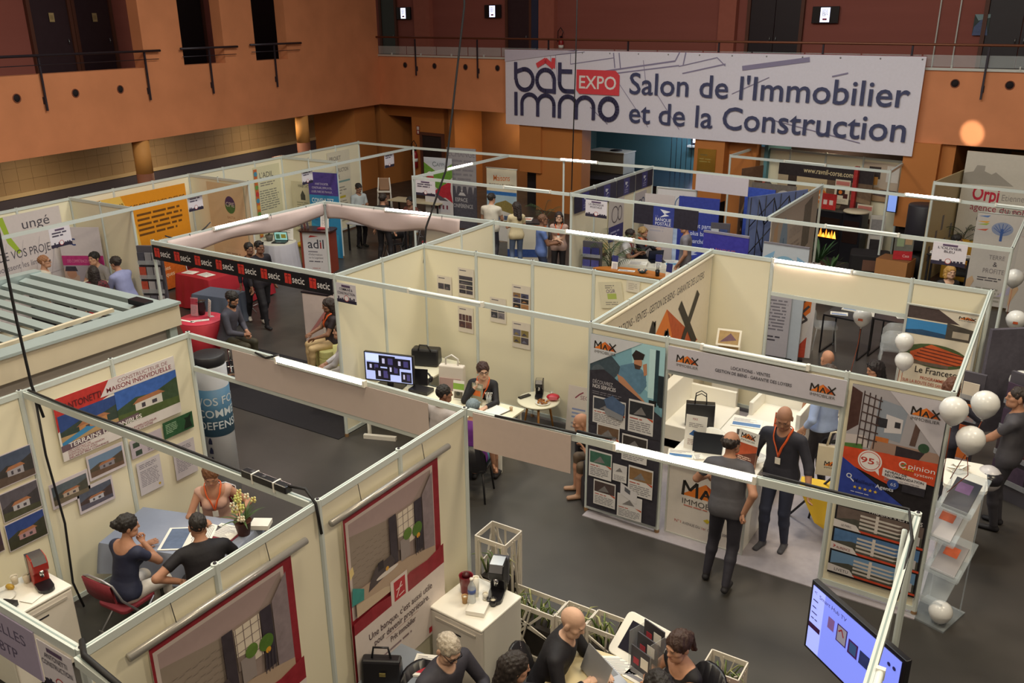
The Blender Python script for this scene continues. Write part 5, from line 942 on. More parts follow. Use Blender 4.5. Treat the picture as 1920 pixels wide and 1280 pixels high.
# ------------------------------------------------------------------ orange logo booth
struct(MB().box(-4.32, 8.47, 0, -.48, 12.5, .012, M('#a09aa2', .95, n=.12, scale=14, bump=.2)).build('floor_carpet_light'))
def card(x, z, w, h, pic, red=True): return [('r', x, z, w, h, '#d8d6d8'), ('r', x+.012, z+h*.52, w-.024, h*.42, pic), ('p', [(x+w*.2, z+h*.55), (x+w*.5, z+h*.82), (x+w*.7, z+h*.6)], '#7d7a7c')]+([('p', [(x+w*.72, z+h*.53), (x+w*.98, z+h*.5), (x+w*.98, z+h*.42)], '#c04a24'), ('l', x+.02, z+h*.47, w*.6, 1, h*.07, '#b04a40')] if red else [])+[('l', x+.02, z+h*.38, w-.04, 5, h*.065, '#8a8890')]
w, h = .93, 2.28; F = lambda u, v: (u*w, (1-v)*h)
pr = [('r', 0, 0, w, h, '#33313c'), ('p', [F(0, 0), F(1, 0), F(1, .37), F(.75, .33), F(0, .2)], '#7fb0c4'), ('p', [F(.55, .0), F(1, .0), F(1, .3), F(.6, .2)], '#a8d4e0'), ('r', .80*w, .72*h, .1*w, .26*h, '#c0e4ea'), ('r', .88*w, .70*h, .05*w, .28*h, '#25404c'), ('r', .93*w, .68*h, .07*w, .17*h, '#1e2830'), ('p', [F(0, .12), F(.3, .1), F(.45, .16), F(.3, .24), F(0, .24)], '#40505c'), ('c', .12*w, .80*h, .09, '#55606a'),
      ('p', [F(.38, .24), F(.42, .14), F(.6, .11), F(.72, .14), F(.78, .2), F(.7, .27), F(.5, .26)], '#5f86a4'), ('p', [F(.38, .19), F(.46, .2), F(.78, .31), F(.7, .33), F(.42, .25)], '#c08a6a'), ('p', [F(.7, .16), F(.76, .14), F(.78, .22), F(.7, .27)], '#5a809c'), ('p', [F(.72, .11), F(.77, .1), F(.78, .16), F(.74, .17)], '#bb8464'), ('c', .655*w, .895*h, .05, .075, '#c08868'), ('p', [F(.57, .07), F(.62, .04), F(.74, .055), F(.72, .085), F(.6, .095)], '#2a2020'), ('p', [F(.6, .115), F(.7, .12), F(.68, .14), F(.62, .14)], '#4a342a'), ('p', [F(.6, .33), F(.95, .31), F(1, .37), F(.8, .36)], '#6c98a8'), ('r', .82*w, .68*h, .1*w, .03*h, '#15191e'),
      ('p', [F(0, .2), F(.2, .18), F(.75, .31), F(1, .37), F(1, .5), F(0, .5)], '#33313c'), ('p', [F(0, 0), F(.7, 0), F(0, .165)], '#cdd0d8')]
pr += maxlogo(.05*w, .90*h, .3)+[('t', 'DÉCOUVREZ', .05*w, .735*h, .045, '#c0bcc4', .26), ('t', 'NOS SERVICES', .05*w, .71*h, .045, '#e2dfe4', .3, .5), ('l', .05*w, .695*h, .42, 2, .025, '#77747f')]
for u0, v0, u1, v1, c in ((.06, .34, .52, .49, '#3a3f4c'), (.56, .31, .9, .49, '#2c2e34'), (.13, .49, .45, .63, '#6a5240'), (.49, .51, .84, .66, '#3a3434'), (.03, .65, .36, .81, '#3f6a5a'), (.6, .68, .94, .85, '#8a6a48'), (.11, .82, .43, .97, '#4a3c3c'), (.46, .86, .81, 1.0, '#d0ced2')): pr += card(u0*w, (1-v1)*h+.01, (u1-u0)*w, (v1-v0)*h, c)
pr += card(.38*w, .21*h, .2*w, .1*h, '#d0ced2', False)+[('p', [F(.5, .79), F(.74, .83), F(.73, .895), F(.5, .86)], '#d0ced4'), ('p', [F(.56, .81), F(.64, .825), F(.64, .85), F(.56, .835)], '#5a5c66')]
pr += [('p', [F(.22, .34), F(.34, .31), F(.52, .35), F(.5, .41), F(.3, .42)], '#4e6488'), ('p', [F(.22, .38), F(.5, .41), F(.48, .44), F(.25, .42)], '#8a8c94')]
sheet('services_poster', 'tall navy poster with the man on the telephone', 'poster', (-4.3, 8.545, .12), -.012, w, h, pr, '#33313c')
w, h = .87, 1.24; F = lambda u, v: (u*w, (1-v)*h)
pr = [('r', 0, 0, w, h, '#1e1a20'), ('p', [F(0, 0), F(1, 0), F(1, .52), F(0, .56)], '#a8a4ac'), ('p', [F(0, .02), F(.12, .06), F(.12, .34), F(0, .42)], '#4a302c'), ('p', [F(.3, .08), F(.62, .12), F(.58, .42), F(.3, .4)], '#8f98a8'), ('p', [F(.4, .2), F(.58, .22), F(.58, .34), F(.4, .36)], '#d0ccd2'), ('r', .3*w, .68*h, .12*w, .08*h, '#2c2c34'), ('r', .5*w, .7*h, .06*w, .05*h, '#2c2c34'), ('p', [F(.0, .44), F(.2, .42), F(.28, .52), F(0, .54)], '#c9bfc0'), ('p', [F(0, .52), F(.2, .5), F(.2, .56), F(0, .56)], '#4f7a3c'), ('p', [F(.3, .44), F(1, .44), F(1, .54), F(.28, .55)], '#a08478'), ('r', .32*w, .555*h, .14*w, .04*h, '#c07038'), ('p', [F(.55, .45), F(.85, .46), F(.8, .53), F(.55, .54)], '#332a30'), ('p', [F(.72, .15), F(.78, .16), F(.74, .42), F(.68, .42)], '#5c4640'), ('c', .83*w, .58*h, .05, '#33503a'), ('p', [F(.4, 0), F(1, 0), F(1, .46), F(.7, .22)], '#c4c0ca')]
for i in range(4): pr.append(('s', [F(.14+i*.06, .04+i*.008), F(.13+i*.06, .52)], .01, '#3a2a2c'))
for i in range(6): pr.append(('s', [F(.14, .07+i*.075), F(.34, .1+i*.07)], .012, '#4a3634'))
pr += maxlogo(.64*w, .80*h, .28)
pr += [('p', [F(0, .55), F(1, .52), F(1, .72), F(.0, .62+.03)], '#cf4a28'), ('p', [F(0, .55), F(.5, .53), F(.62, .82), F(0, .68)], '#cf4a28'), ('p', [F(0, .65), F(.82, 1.0), F(0, 1.0)], '#2c409c'), ('p', [F(.45, .66), F(.92, .7), F(.92, .77), F(.88, .8), F(.45, .73)], '#dcd8de'), ('c', .3*w, .37*h, .115, '#e8e2e4'), ('p', [F(.36, .7), F(.42, .74), F(.4, .66)], '#e8e2e4'), ('c', .3*w, .37*h, .1, '#c84434'), ('c', .3*w, .37*h, .093, '#ece8ea'), ('t', '95', .2*w, .345*h, .062, '#b8372e', .13, 1), ('t', '%', .37*w, .355*h, .035, '#b8372e', .035), ('S', arc(.65*w, .405*h, .03, .03, 20, 330, 14), .012, '#ece8ea'), ('S', [(.635*w, .405*h), (.65*w, .395*h), (.68*w, .42*h)], .01, '#4a9a5a'), ('t', 'pinion', .71*w, .385*h, .055, '#ece8ea', .24), ('t', 'system', .78*w, .34*h, .032, '#ece0dc', .17), ('t', 'NIVEAU DE', .48*w, .305*h, .026, '#2a2630', .2, .6), ('t', 'RECOMMANDATION', .48*w, .275*h, .026, '#2a2630', .36, .6), ('l', .48*w, .262*h, .36, 2, .018, '#9a969e'), ('c', .58*w, .215*h, .055, '#2e4a9a'), ('t', '65', .555*w, .2*h, .035, '#d0d8ec', .05), ('r', .68*w, .17*h, .24*w, .07*h, '#2c2a34'),
       ('S', arc(.1*w, .2*h, .022, .022, 0, 360, 12), .01, '#e0e4f0'), ('S', [(.12*w, .18*h), (.16*w, .155*h)], .012, '#e0e4f0'), ('t', 'Meilleurs', .16*w, .155*h, .04, '#1a2460', .2, .8), ('t', 'Agents', .4*w, .15*h, .04, '#d8dcec', .17, .6), ('l', .14*w, .075*h, .2, 1, .02, '#c0c4e0')]
for i in range(5):
    cx, cz = .18*w+i*.05, .11*h; pr.append(('p', [(cx+(.02 if k % 2 == 0 else .009)*math.sin(k*math.pi/5), cz+(.02 if k % 2 == 0 else .009)*math.cos(k*math.pi/5)) for k in range(10)], '#e0bc3c'))
for i in range(5): pr.append(('c', .66*w+i*.022, .375*h, .008, '#d8c040'))
sheet('rating_poster', 'poster with orange 95 percent bubble and blue triangle', 'poster', (-1.39, 8.535, 1.17), -.012, w, h, pr, '#1e1a20')
w, h = .87, .95; F = lambda u, v: (u*w, (1-v)*h); pr = [('r', 0, 0, w, h, '#1a161c'), ('t', 'PROGRAMMES NEUFS', .38*w, .87*h, .045, '#d8d4d8', .5)]
for z, sky in ((.57, '#6a5c58'), (.3, '#4f74a4'), (.03, '#6c90b8')):
    pr += [('r', .02, z, w-.04, .25, sky), ('p', [(.02, z), (.02, z+.1), (.2, z+.14), (.5, z+.1), (w-.02, z+.12), (w-.02, z)], '#4a4a44')]
    for k in range(4): pr.append(('p', [(.25, z+.05+k*.045), (.62, z+.045+k*.045), (.66, z+.065+k*.045), (.25, z+.075+k*.045)], '#c9c2be'))
    pr += [('r', .4, z+.04, .03, .2, '#d4ccc8'), ('p', [(.7, z+.03), (.83, z+.03), (.83, z+.13), (.7, z+.15)], '#b8b4b8'), ('p', [(0, z), (.28, z), (.22, z+.07), (0, z+.09)], '#d8d2d4'), ('p', [(.28, z), (w, z-.005), (w, z+.02), (.25, z+.025)], '#c8482c')]
pr += [('t', 'AURENCE', .06, .32, .03, '#8a3a3a', .14), ('t', 'LIVETU', .07, .05, .035, '#4a4450', .14), ('t', 'LE PARC', .08, .6, .025, '#6a646c', .1), ('S', [(.03, .33), (.05, .35), (.03, .36)], .008, '#c03a3a')]
sheet('programme_poster', 'black poster with three apartment building strips', 'poster', (-1.39, 8.535, .22), -.012, w, h, pr, '#1a161c')
pr = maxlogo(.1, .06, .27)+maxlogo(1.55, .05, .27)+[('t', 'LOCATIONS - VENTES', .72, .155, .035, '#38343c', .42, .5), ('t', 'GESTION DE BIENS - GARANTIE DES LOYERS', .55, .095, .035, '#38343c', .82, .5)]
sheet('booth_fascia', 'lilac header board with two orange roof logos', 'sign', (-3.34, 8.535, 2.155), -.015, 1.9, .28, pr, '#c3c0cc', .008)
pr = [('t', 'LOCATIONS - VENTES - GESTION DE BIENS - GARANTIE DES LOYERS', .42, 2.1, .105, '#3a3534', 3.12, .3)]+maxlogo(.9, .62, 2.6)
o = sheet('logo_cloth', 'large cloth with the giant orange roof logo', 'banner', (-4.305, 8.72, .05), R90, 3.86, 2.38, pr, '#e2d8c4', .01, step=.0008); MB().tube([(0, -.015, 2.38), (3.86, -.015, 2.38)], .022, M('#d9cfba', .8), 8).build('top_hem', o)
t = thing('reception_counter', 'white reception counter with the roof logo front', 'counter', (-2.83, 8.66, 0), -.012); MB().box(-.46, .02, 0.0, .46, .12, .96, WPLAS).box(-.46, .12, 0, -.42, .75, .96, WPLAS).box(.42, .12, 0, .46, .75, .96, WPLAS).build('body', t); MB().rbox(-.52, -.04, .96, .52, .8, 1.0, .08, WPLAS).build('worktop', t, .006); MB().box(-.42, .12, .5, .42, .7, .52, WPLAS).build('shelf', t)
sheet('front_print', None, None, (-.46, .012, .03), 0, .92, .9, maxlogo(.16, .42, .62)+[('t', 'N°1', .1, .16, .035, '#b04a40', .08), ('t', 'AVENUE DU', .2, .155, .035, '#6a6268', .22), ('t', '1er', .44, .155, .035, '#b04a40', .05), ('t', 'CONSUL 20000 A', .51, .15, .035, '#6a6268', .32), ('p', [(.5, .25), (.54, .28), (.5, .31), (.45, .28)], '#c8b430'), ('l', .2, .43, .5, 1, .03, '#c07060')], '#d6cfca', .006, parent=t, frame=(.02, ALU))
stander('counter card with blue tablet picture', (-3.26, 9.0, 1.0), .15, [('t', 'MAX', .08, .36, .03, '#a03038', .06), ('p', [(.05, .18), (.14, .16), (.2, .21), (.1, .24)], '#2c5a98'), ('l', .04, .33, .18, 3, .02, '#9a9498'), ('l', .04, .13, .18, 4, .02, '#b09a98')], .25, .42)
stander('orange counter card with the roof logo', (-2.62, 8.95, 1.0), -.2, maxlogo(.03, .29, .19)+[('r', 0, 0, .25, .27, '#b04a24'), ('p', [(.0, .1), (.25, .2), (.25, .05), (0, .02)], '#5a2a1c'), ('l', .03, .12, .18, 3, .02, '#e0c0b0')], .25, .42)
laptop('dark laptop open on the reception counter', (-3.0, 9.12, 1.0), rad(195), '#2c3038', '#1b2438', 100)
papers('blue and white magazine on the counter', (-3.22, 8.82, 1.0), .3, .3, .21, pic='#4a7ab0', name='magazine', cat='magazine', th=.012); papers('small white cards on the counter', (-3.02, 8.85, 1.0), .6, .12, .14, th=.02); papers('white brochure at the counter corner', (-2.43, 9.2, 1.0), -.4, .22, .3)
# angular white seating and desk
def angular_seat(label, loc, rz, w=1.0):
    t = thing('white_lounge_seat', label, 'seat', loc, rz); MB().xprism([(-.35, 0), (-.2, 0), (-.2, .28), (.3, .28), (.32, 0), (.42, 0), (.4, .42), (-.35, .42)], -w/2, w/2, WPLAS).build('seat_shell', t, .01); MB().xprism([(-.4, .0), (-.34, .0), (-.34, .9), (-.46, .95)], -w/2, w/2, WPLAS).build('backrest', t, .01)
    MB().box(-w/2, -.4, .0, -w/2+.06, .35, .66, WPLAS).build('side_wing', t, .01); MB().box(w/2-.06, -.4, 0, w/2, .2, .62, WPLAS).build('side_wing', t, .01); return t
angular_seat('white angular bench under the logo cloth', (-3.83, 11.0, 0), rad(-90), 1.5); angular_seat('white angular armchair before the back opening', (-2.85, 11.75, 0), rad(178), .78)
t = thing('tote_bag', 'black paper carrier bag on the white bench', 'bag', (-3.72, 10.85, .43), rad(20)); MB().box(-.2, -.07, 0, .2, .07, .34, BLKPLAS).build('body', t, .01)
for y in (-.05, .05): MB().tube([(-.08, y, .34), (-.07, y, .46), (0, y, .5), (.07, y, .46), (.08, y, .34)], .008, BLKPLAS, 6).build('handle', t)
t = thing('white_desk', 'white folded desk behind the bald man', 'desk', (-2.82, 10.35, 0), rad(0)); MB().box(-.4, -.4, .7, .4, .45, .74, WPLAS).build('desk_top', t, .01); MB().xprism([(-.4, 0), (-.36, 0), (-.36, .7), (-.4, .7)], -.4, .4, WPLAS).build('front_panel', t); MB().box(.34, -.4, 0, .4, .3, .7, WPLAS).build('side_panel', t); MB().box(-.4, -.4, 0, -.34, .3, .7, WPLAS).build('side_panel', t)
papers('blue printed sheet on the white desk', (-2.98, 10.6, .745), .2, .4, .28, pic='#5a80b0'); papers('leaflets fanned on the white desk', (-2.68, 10.2, .745), -.2, .22, .15, pic='#6a86b0', th=.01); papers('black phone on the white desk', (-2.97, 10.28, .745), .3, .08, .15, ink=False, name='smartphone', cat='phone', col=BLKPLAS, th=.01)
stander('small orange display box on the white desk', (-2.62, 10.55, .745), -.1, [('r', 0, .05, .18, .2, '#b04a24'), ('p', [(0, .1), (.18, .2), (.18, .05)], '#5a2a1c')], .18, .26)
shell_chair('white chair behind the reception counter', (-3.25, 9.75, 0), rad(170), WPLAS, GREYTUBE); shell_chair('white chair with dark legs behind the header post', (-1.62, 9.95, 0), rad(60), M('#d8d0b0', .5), BLACK)
tub_chair('white tub chair tucked at the white desk', (-3.0, 9.95, 0), rad(10), WPLAS)
t = thing('yellow_folder', 'yellow pennant cloth with black letters on a chair', 'cloth', (-1.72, 9.55, .3), .4); MB().add([(-.3, -.1, .3), (.3, -.16, .26), (.34, .2, .3), (-.2, .3, .32), (-.25, -.12, .29), (.25, -.18, .25), (.28, -.26, -.04), (.1, -.24, -.12), (-.1, -.22, .0)], [(0, 1, 2, 3), (4, 8, 7, 6, 5)], M('#d8b02c', .6)).build('cloth', t); MB().add([(-.15, -.05, .305), (.2, -.08, .285), (.2, .0, .293), (-.15, .04, .31)], [(0, 1, 2, 3)], BLACK).build('stripe', t)
t = thing('easel', 'dark folding easel legs behind the header post', 'easel', (-1.65, 9.7, 0), .3)
for a in (30, 150, 270): MB().tube([(0, 0, .75), (.5*math.cos(rad(a)), .5*math.sin(rad(a)), .01)], .014, BLACK, 6).build('leg', t)
t = thing('magazine_stand', 'white wall magazine holder with golden pictures', 'magazine holder', (-3.85, 12.3, .0), rad(10)); MB().box(-.2, -.05, .0, .2, .1, .9, WPLAS).build('pedestal', t, .01)
for i, z in enumerate((.92, 1.16)): s_ = sheet('magazine', None, None, (-.18, -.1-.0*i, z), 0, .36, .26, [('r', .03, .03, .3, .2, '#a88a5a'), ('p', [(.05, .05), (.2, .2), (.3, .1)], '#6a4a5a')], '#e8e2d4', .02, parent=t, tilt=-.5)
pr = [('r', 0, 0, .86, 2.06, '#e2d8c4'), ('r', 0, 1.75, .86, .31, '#4a3c3c'), ('p', [(.36, 2.06), (.86, 2.06), (.86, 1.68), (.7, 1.7)], '#ddd5c6')]+maxlogo(.62, 1.86, .22)+[('r', 0, 1.36, .55, .36, '#3a86c4'), ('p', [(0, 1.36), (.55, 1.36), (.55, 1.46), (.2, 1.5), (0, 1.44)], '#24486c'), ('p', [(.5, 1.76), (.86, 1.66), (.86, 1.36), (.5, 1.36)], '#4a443e'), ('r', .58, 1.42, .2, .16, '#b8ac9c'), ('c', .42, .88, .4, .3, '#4a5a34'), ('p', [(.1, .9), (.35, 1.16), (.82, .98), (.8, .8), (.45, .62), (.12, .74)], '#c85a2c')]
for i in range(4): pr.append(('p', [(.16+i*.03, .8+i*.08), (.7+i*.03, .72+i*.085), (.72+i*.03, .745+i*.085), (.16+i*.03, .83+i*.08)], '#6a2c1c'))
pr += [('r', .1, .62, .5, .08, '#6a5c50'), ('t', 'Le Francesca', .2, .4, .16, '#2a2422', .56, .3, .05), ('t', 'PROGRAMME NEUF', .28, .24, .08, '#b04a2c', .44, .3), ('t', 'SUR LA ROUTE DES SANGUINAIRES', .06, .11, .08, '#b04a2c', .74, .3)]
o = sheet('property_poster', 'framed poster of orange terraced apartment buildings', 'poster', (-1.44, 12.36, .1), -.06, .86, 2.06, pr, '#e2d8c4', .012, frame=(.03, ALU)); o.scale = (1, 1, .56); o.location.z = 1.02; MB().box(.02, .01, -1.8, .06, .04, 0, ALU).box(.8, .01, -1.8, .84, .04, 0, ALU).build('stand_legs', o)
# right hand side of that booth
t = thing('acrylic_rack', 'clear zigzag brochure rack at the booth corner', 'brochure rack', (-.3, 8.72, 0), rad(-18)); AC = M('#c8d2da', .05, n=0, alpha=.28); MB().box(-.2, -.28, 0, .2, .2, .02, AC).build('base_plate', t)
for i in range(4):
    z = .22+i*.36; x = (.05 if i % 2 else -.05); MB().add([(x-.17, -.22, z), (x+.17, -.22, z), (x+.17, .12, z+.3), (x-.17, .12, z+.3), (x-.17, -.21, z-.012), (x+.17, -.21, z-.012), (x+.17, .13, z+.288), (x-.17, .13, z+.288)], [(0, 1, 2, 3), (7, 6, 5, 4), (0, 4, 5, 1), (3, 2, 6, 7), (0, 3, 7, 4), (1, 5, 6, 2)], AC).build('tray', t); MB().box(x-.17, -.235, z-.01, x+.17, -.225, z+.06, AC).build('lip', t)
    if i: b = MB().add([(x-.12, -.205, z+.022), (x+.12, -.205, z+.022), (x+.12, .05, z+.25), (x-.12, .05, z+.25), (x-.12, -.2, z+.012), (x+.12, -.2, z+.012), (x+.12, .06, z+.24), (x-.12, .06, z+.24)], [(0, 1, 2, 3), (7, 6, 5, 4), (0, 4, 5, 1), (3, 2, 6, 7), (0, 3, 7, 4), (1, 5, 6, 2)], (M('#8a868c', .4), M('#b9b5ba', .4), M('#2a2530', .3))[i-1]).build('brochure', t); MB().add([(x-.08, -.06, z+.153), (x+.06, -.06, z+.153), (x+.06, .02, z+.225), (x-.08, .02, z+.225)], [(0, 1, 2, 3)], P(('#c0562c', '#c0562c', '#6a4a7a')[i-1])).build('print', b)
MB().tube([(-.16, .16, 0), (-.16, .16, 1.55)], .008, AC, 6).build('upright', t); MB().tube([(.16, .16, 0), (.16, .16, 1.55)], .008, AC, 6).build('upright', t)
t = thing('side_counter', 'small white counter with crumpled paper', 'counter', (-.33, 10.15, 0), rad(6)); MB().rbox(-.22, -.35, .9, .22, .35, .94, .06, WPLAS).build('counter_top', t); MB().box(-.18, -.3, 0, .18, .3, .9, M('#c9c2be', .5)).build('body', t)
t = thing('crumpled_paper', 'crumpled white paper on the small counter', 'paper', (-.42, 10.15, .945)); m = MB(); rnd = random.Random(2); pts = [(rnd.uniform(-.13, .13), rnd.uniform(-.12, .12), rnd.uniform(0.0, .12)) for _ in range(14)]; m.add(pts, [(0, 1, 2), (3, 4, 5), (6, 7, 8), (9, 10, 11), (1, 4, 12), (2, 13, 7), (5, 8, 12), (0, 9, 13)], PAPER); m.build('sheet', t)
sheet('dark_partition', 'dark grey kiosk panel right of the apartment poster', 'panel', (-.42, 12.2, .6), rad(38), .62, 1.45, [], '#5a5764', .06)
def leaflet_wall(label, loc, rz, rows, cols, w, h, colset, name='leaflet_rack'):
    t = thing(name, label, 'leaflet rack', loc, rz); MB().box(0, 0, 0, w, .05, h, M('#55525c', .4)).build('back_panel', t); rnd = random.Random(label)
    for r_ in range(rows):
        z = .25+(h-.3)*r_/rows
        MB().box(.01, -.06, z-.01, w-.01, -.055, z+.06, M('#b8bcc4', .1, n=0, alpha=.4)).build('pocket', t)
        for c in range(cols): MB().box(.02+c*(w-.04)/cols, -.05+.0*c, z, .02+(c+.88)*(w-.04)/cols, -.04, z+(h-.35)/rows*.8, P(rnd.choice(colset))).build('leaflet', t)
    return t
leaflet_wall('stacked orange property brochures beside the apartment poster', (-.62, 12.0, .0), rad(-10), 4, 1, .26, 1.5, ['#c05a2c', '#e0d4c4', '#a8482c', '#d8722c'])
leaflet_wall('wire brochure rack by the man with the helmet', (-.1, 11.75, .0), rad(-30), 4, 2, .5, 1.7, ['#5a2a2c', '#3a2c34', '#8a4a3a', '#4a3a50'])
BAL = M('#dcdcdc', .25, n=0); 
def balloon(label, c, tail=None, r=.13, logo=False, col=BAL):
    t = thing('balloon', label, 'balloon', c, 0, 'white balloons'); prof = [(0.002, -r*1.25), (r*.1, -r*1.2), (r*.45, -r*.95), (r*.8, -r*.55), (r*.97, -r*.1), (r, .1*r), (r*.93, r*.45), (r*.72, r*.78), (r*.4, r*.98), (.002, r*1.05)]
    MB().lathe(prof, col, 20).build('skin', t); MB().lathe([(.012, -r*1.32), (.004, -r*1.22)], col, 8).build('knot', t)
    if tail: MB().tube([Vector((0, 0, -r*1.3))]+[Vector(q)-Vector(c) for q in tail], .004, M('#b0542c', .5), 5).build('ribbon', t)
    if logo: MB().add([(-.035+.0, -r*1.005, -.02), (.035, -r*1.005, -.02), (.03, -r*1.003, .015), (-.03, -r*1.003, .015)], [(0, 1, 2, 3)], P('#c0542c')).build('logo', t)
balloon('left one of the two blue tinged balloons over the booth corner', (-.46, 8.29, 2.43), [(-.46, 8.4, 2.0), (-.46, 8.5, 1.6)], .125); balloon('right one of the two blue tinged balloons over the booth corner', (-.23, 8.59, 2.43), [(-.28, 8.6, 2.0), (-.4, 8.6, 1.6)], .125); balloon('white balloon below the pair at the booth corner', (-.28, 8.24, 2.2), [(-.25, 8.35, 1.8), (-.4, 8.5, 1.5)], .125)
balloon('white balloon with red logo over the black tables', (-2.1, 12.9, 1.72), [(-2.1, 12.85, 1.3), (-2.15, 12.7, .7)], .13, True); balloon('upper balloon of the pair before the apartment poster', (-1.4, 12.1, 1.72), [(-1.4, 12.1, 1.4), (-1.42, 12.1, .9)], .12); balloon('lower balloon of the pair before the apartment poster', (-1.36, 12.05, 1.47), [(-1.36, 12.05, 1.2), (-1.4, 12.08, .8)], .12)
balloon('balloon resting on the foot of the zigzag rack', (-.26, 8.52, .15), None, .115); balloon('upper balloon at the right edge of the picture', (-.36, 15.6, 1.9), [(-.36, 15.6, 1.2)], .14); balloon('lower balloon with logo at the right edge of the picture', (-.2, 14.3, 1.6), [(-.2, 14.3, 1.0)], .14, True); balloon('balloon caught on the wire brochure rack', (.02, 12.1, 1.45), [(.0, 12.1, 1.0)], .14, True)
# behind that booth
pr = [('p', [(.0, 0), (.18, 0), (.42, 1.1), (.45, 2.2), (.32, 2.4), (.12, 2.2), (.0, 1.2)], '#d8d2d4'), ('s', [(.02, .0), (.05, 1.2), (.16, 2.2), (.34, 2.42)], .05, '#1c1a20'), ('p', [(.1, .9), (.36, 1.2), (.38, 1.9), (.16, 1.4)], '#d8722c'), ('s', [(.12, .85), (.3, 1.0), (.16, 1.15), (.32, 1.35)], .06, '#4a4448'), ('s', [(.18, 1.45), (.38, 1.65)], .06, '#4a4448'), ('s', [(.2, 1.75), (.4, 2.0)], .05, '#4a4448'), ('s', [(.22, 2.0), (.4, 1.78)], .05, '#4a4448'), ('p', [(.02, 0), (.34, .0), (.34, .55), (.2, .35)], '#c04a34'), ('c', .32, 2.12, .03, '#c8c030')]
o = sheet('feather_flag', 'tall feather flag with the orange roof logo', 'flag', (-3.62, 15.2, .05), rad(14), .46, 2.45, pr, '#d2ccd0', .006); o.scale = (.75, .75, .72); MB().tube([(-.01, 0, 0), (0, 0, 1.4), (.1, 0, 2.2), (.32, 0, 2.47)], .014, BLACK, 7).build('pole', o); MB().box(-.1, -.15, -.05, .3, .15, -.02, BLACK).build('foot', o)
sheet('text_panel', 'lilac printed text panel left of the feather flag', 'panel', (-4.15, 15.05, .05), rad(4), .62, 2.0, [('c', .1, 1.85, .06, '#4a5a3a'), ('c', .32, 1.84, .09, .07, '#7a3a2c'), ('l', .05, 1.65, .52, 3, .07, '#6a86b0'), ('l', .05, 1.35, .52, 10, .075, '#77737f'), ('l', .05, .5, .4, 2, .08, '#4a4652')], '#b3aeb8', .01).scale = (.8, .8, .8)
for lab, x, y in (('black wire table with brochures behind the logo booth', -2.85, 16.1), ('black wire table behind the stacked clear chairs', -2.05, 16.35)):
    t = thing('black_table', lab, 'table', (x, y, 0), rad(-8)); MB().box(-.35, -.35, .72, .35, .35, .75, BLKPLAS).build('table_top', t)
    for sx in (-1, 1):
        for sy in (-1, 1): MB().box(sx*.34-.012, sy*.34-.012, 0, sx*.34+.012, sy*.34+.012, .72, BLACK).build('leg', t)
        MB().box(sx*.34-.012, -.34, 0, sx*.34+.012, .34, .024, BLACK).build('foot_bar', t)
papers('blue brochure left on the black wire table', (-3.0, 15.95, .755), .2, .3, .2, pic='#6a86c0'); papers('brochure pile behind on the black wire table', (-2.85, 16.3, .755), -.1, .32, .22, pic='#8aa0c0', th=.02); papers('white leaflets on the farther black table', (-1.95, 16.35, .755), .4, .3, .22)
stander('white card standing on the black wire table', (-2.62, 16.1, .755), -.1, [('r', .02, .1, .16, .1, '#6a8ab0'), ('l', .03, .3, .14, 3, .03, '#9a98a0')], .2, .34)
CL = M('#d6dade', .04, n=0, alpha=.32)
def clear_chair(label, loc, rz, n=1):
    shell_chair(label, loc, rz, CL, CL)
clear_chair('clear plastic chair beside the feather flag', (-3.25, 16.1, 0), rad(-70)); clear_chair('clear plastic chair, lower one stacked by the black table', (-1.95, 15.5, 0), rad(10)); o = bpy.data.objects[-1] if False else None
clear_chair('clear plastic chair, upper one stacked by the black table', (-1.95, 15.5, .14), rad(10))
# ------------------------------------------------------------------ security booth
WDESK = M('#e4dec6', .4, n=.01)
table('long white desk of the security booth', (-6.95, 9.12, 0), rad(1), 2.4, .62, .74, WDESK, WPLAS, 'desk', 'desk'); table('white side desk against the left security wall', (-7.92, 9.96, 0), 0, .74, .98, .74, WDESK, WPLAS, 'desk', 'desk')
t = thing('television', 'monitor showing several camera views on the white desk', 'screen', (-7.86, 9.1, .745), rad(14)); t.scale = (1.1, 1.1, 1.1); MB().box(-.36, -.02, .06, .36, .03, .47, BLKPLAS).build('housing', t, .006); MB().box(-.2, -.1, 0, .2, .1, .012, BLKPLAS).build('stand', t); MB().box(-.04, -.01, .01, .04, .02, .08, BLKPLAS).build('neck', t)
dp = [('e', 0, 0, .68, .38, '#a8b4e8', .8), ('e', .01, .27, .19, .1, '#c4d4ea', .8)]
for x, z, ww, hh in ((.2, .2, .24, .16), (.02, .13, .2, .12), (.14, .01, .22, .17), (.32, .1, .18, .14), (.44, .2, .22, .14), (.52, .01, .15, .15)): dp += [('r', x, z, ww, hh, '#1c1830'), ('e', x+ww*.2, z+hh*.3, ww*.16, hh*.45, '#b8b8e0', .6), ('e', x+ww*.55, z+hh*.2, ww*.3, hh*.6, '#4a4480', .4)]
sheet('display', None, None, (-.34, -.021, .08), 0, .68, .38, dp, '#a8b4e8', .002, parent=t)
laptop('black laptop behind the camera monitor', (-7.6, 9.45, .745), rad(-160), '#242228', '#17161c', 100); t = thing('recorder_box', 'black recorder box beside the camera monitor', 'recorder', (-7.35, 9.18, .745), .1); MB().box(-.16, -.1, 0, .16, .1, .05, BLKPLAS).build('case', t, .005); MB().box(-.14, -.102, .015, .02, -.1, .03, DKMETAL).build('front_panel', t)
t = thing('handbag', 'large black bag on the white side desk', 'bag', (-7.95, 10.1, .745), rad(20)); MB().xprism([(-.13, 0), (.13, 0), (.1, .27), (-.1, .27)], -.22, .22, BLKPLAS).build('body', t, .03); MB().tube([(-.1, -.1, .25), (-.06, -.14, .36), (.06, -.14, .36), (.1, -.1, .25)], .012, BLKPLAS, 6).build('strap', t)
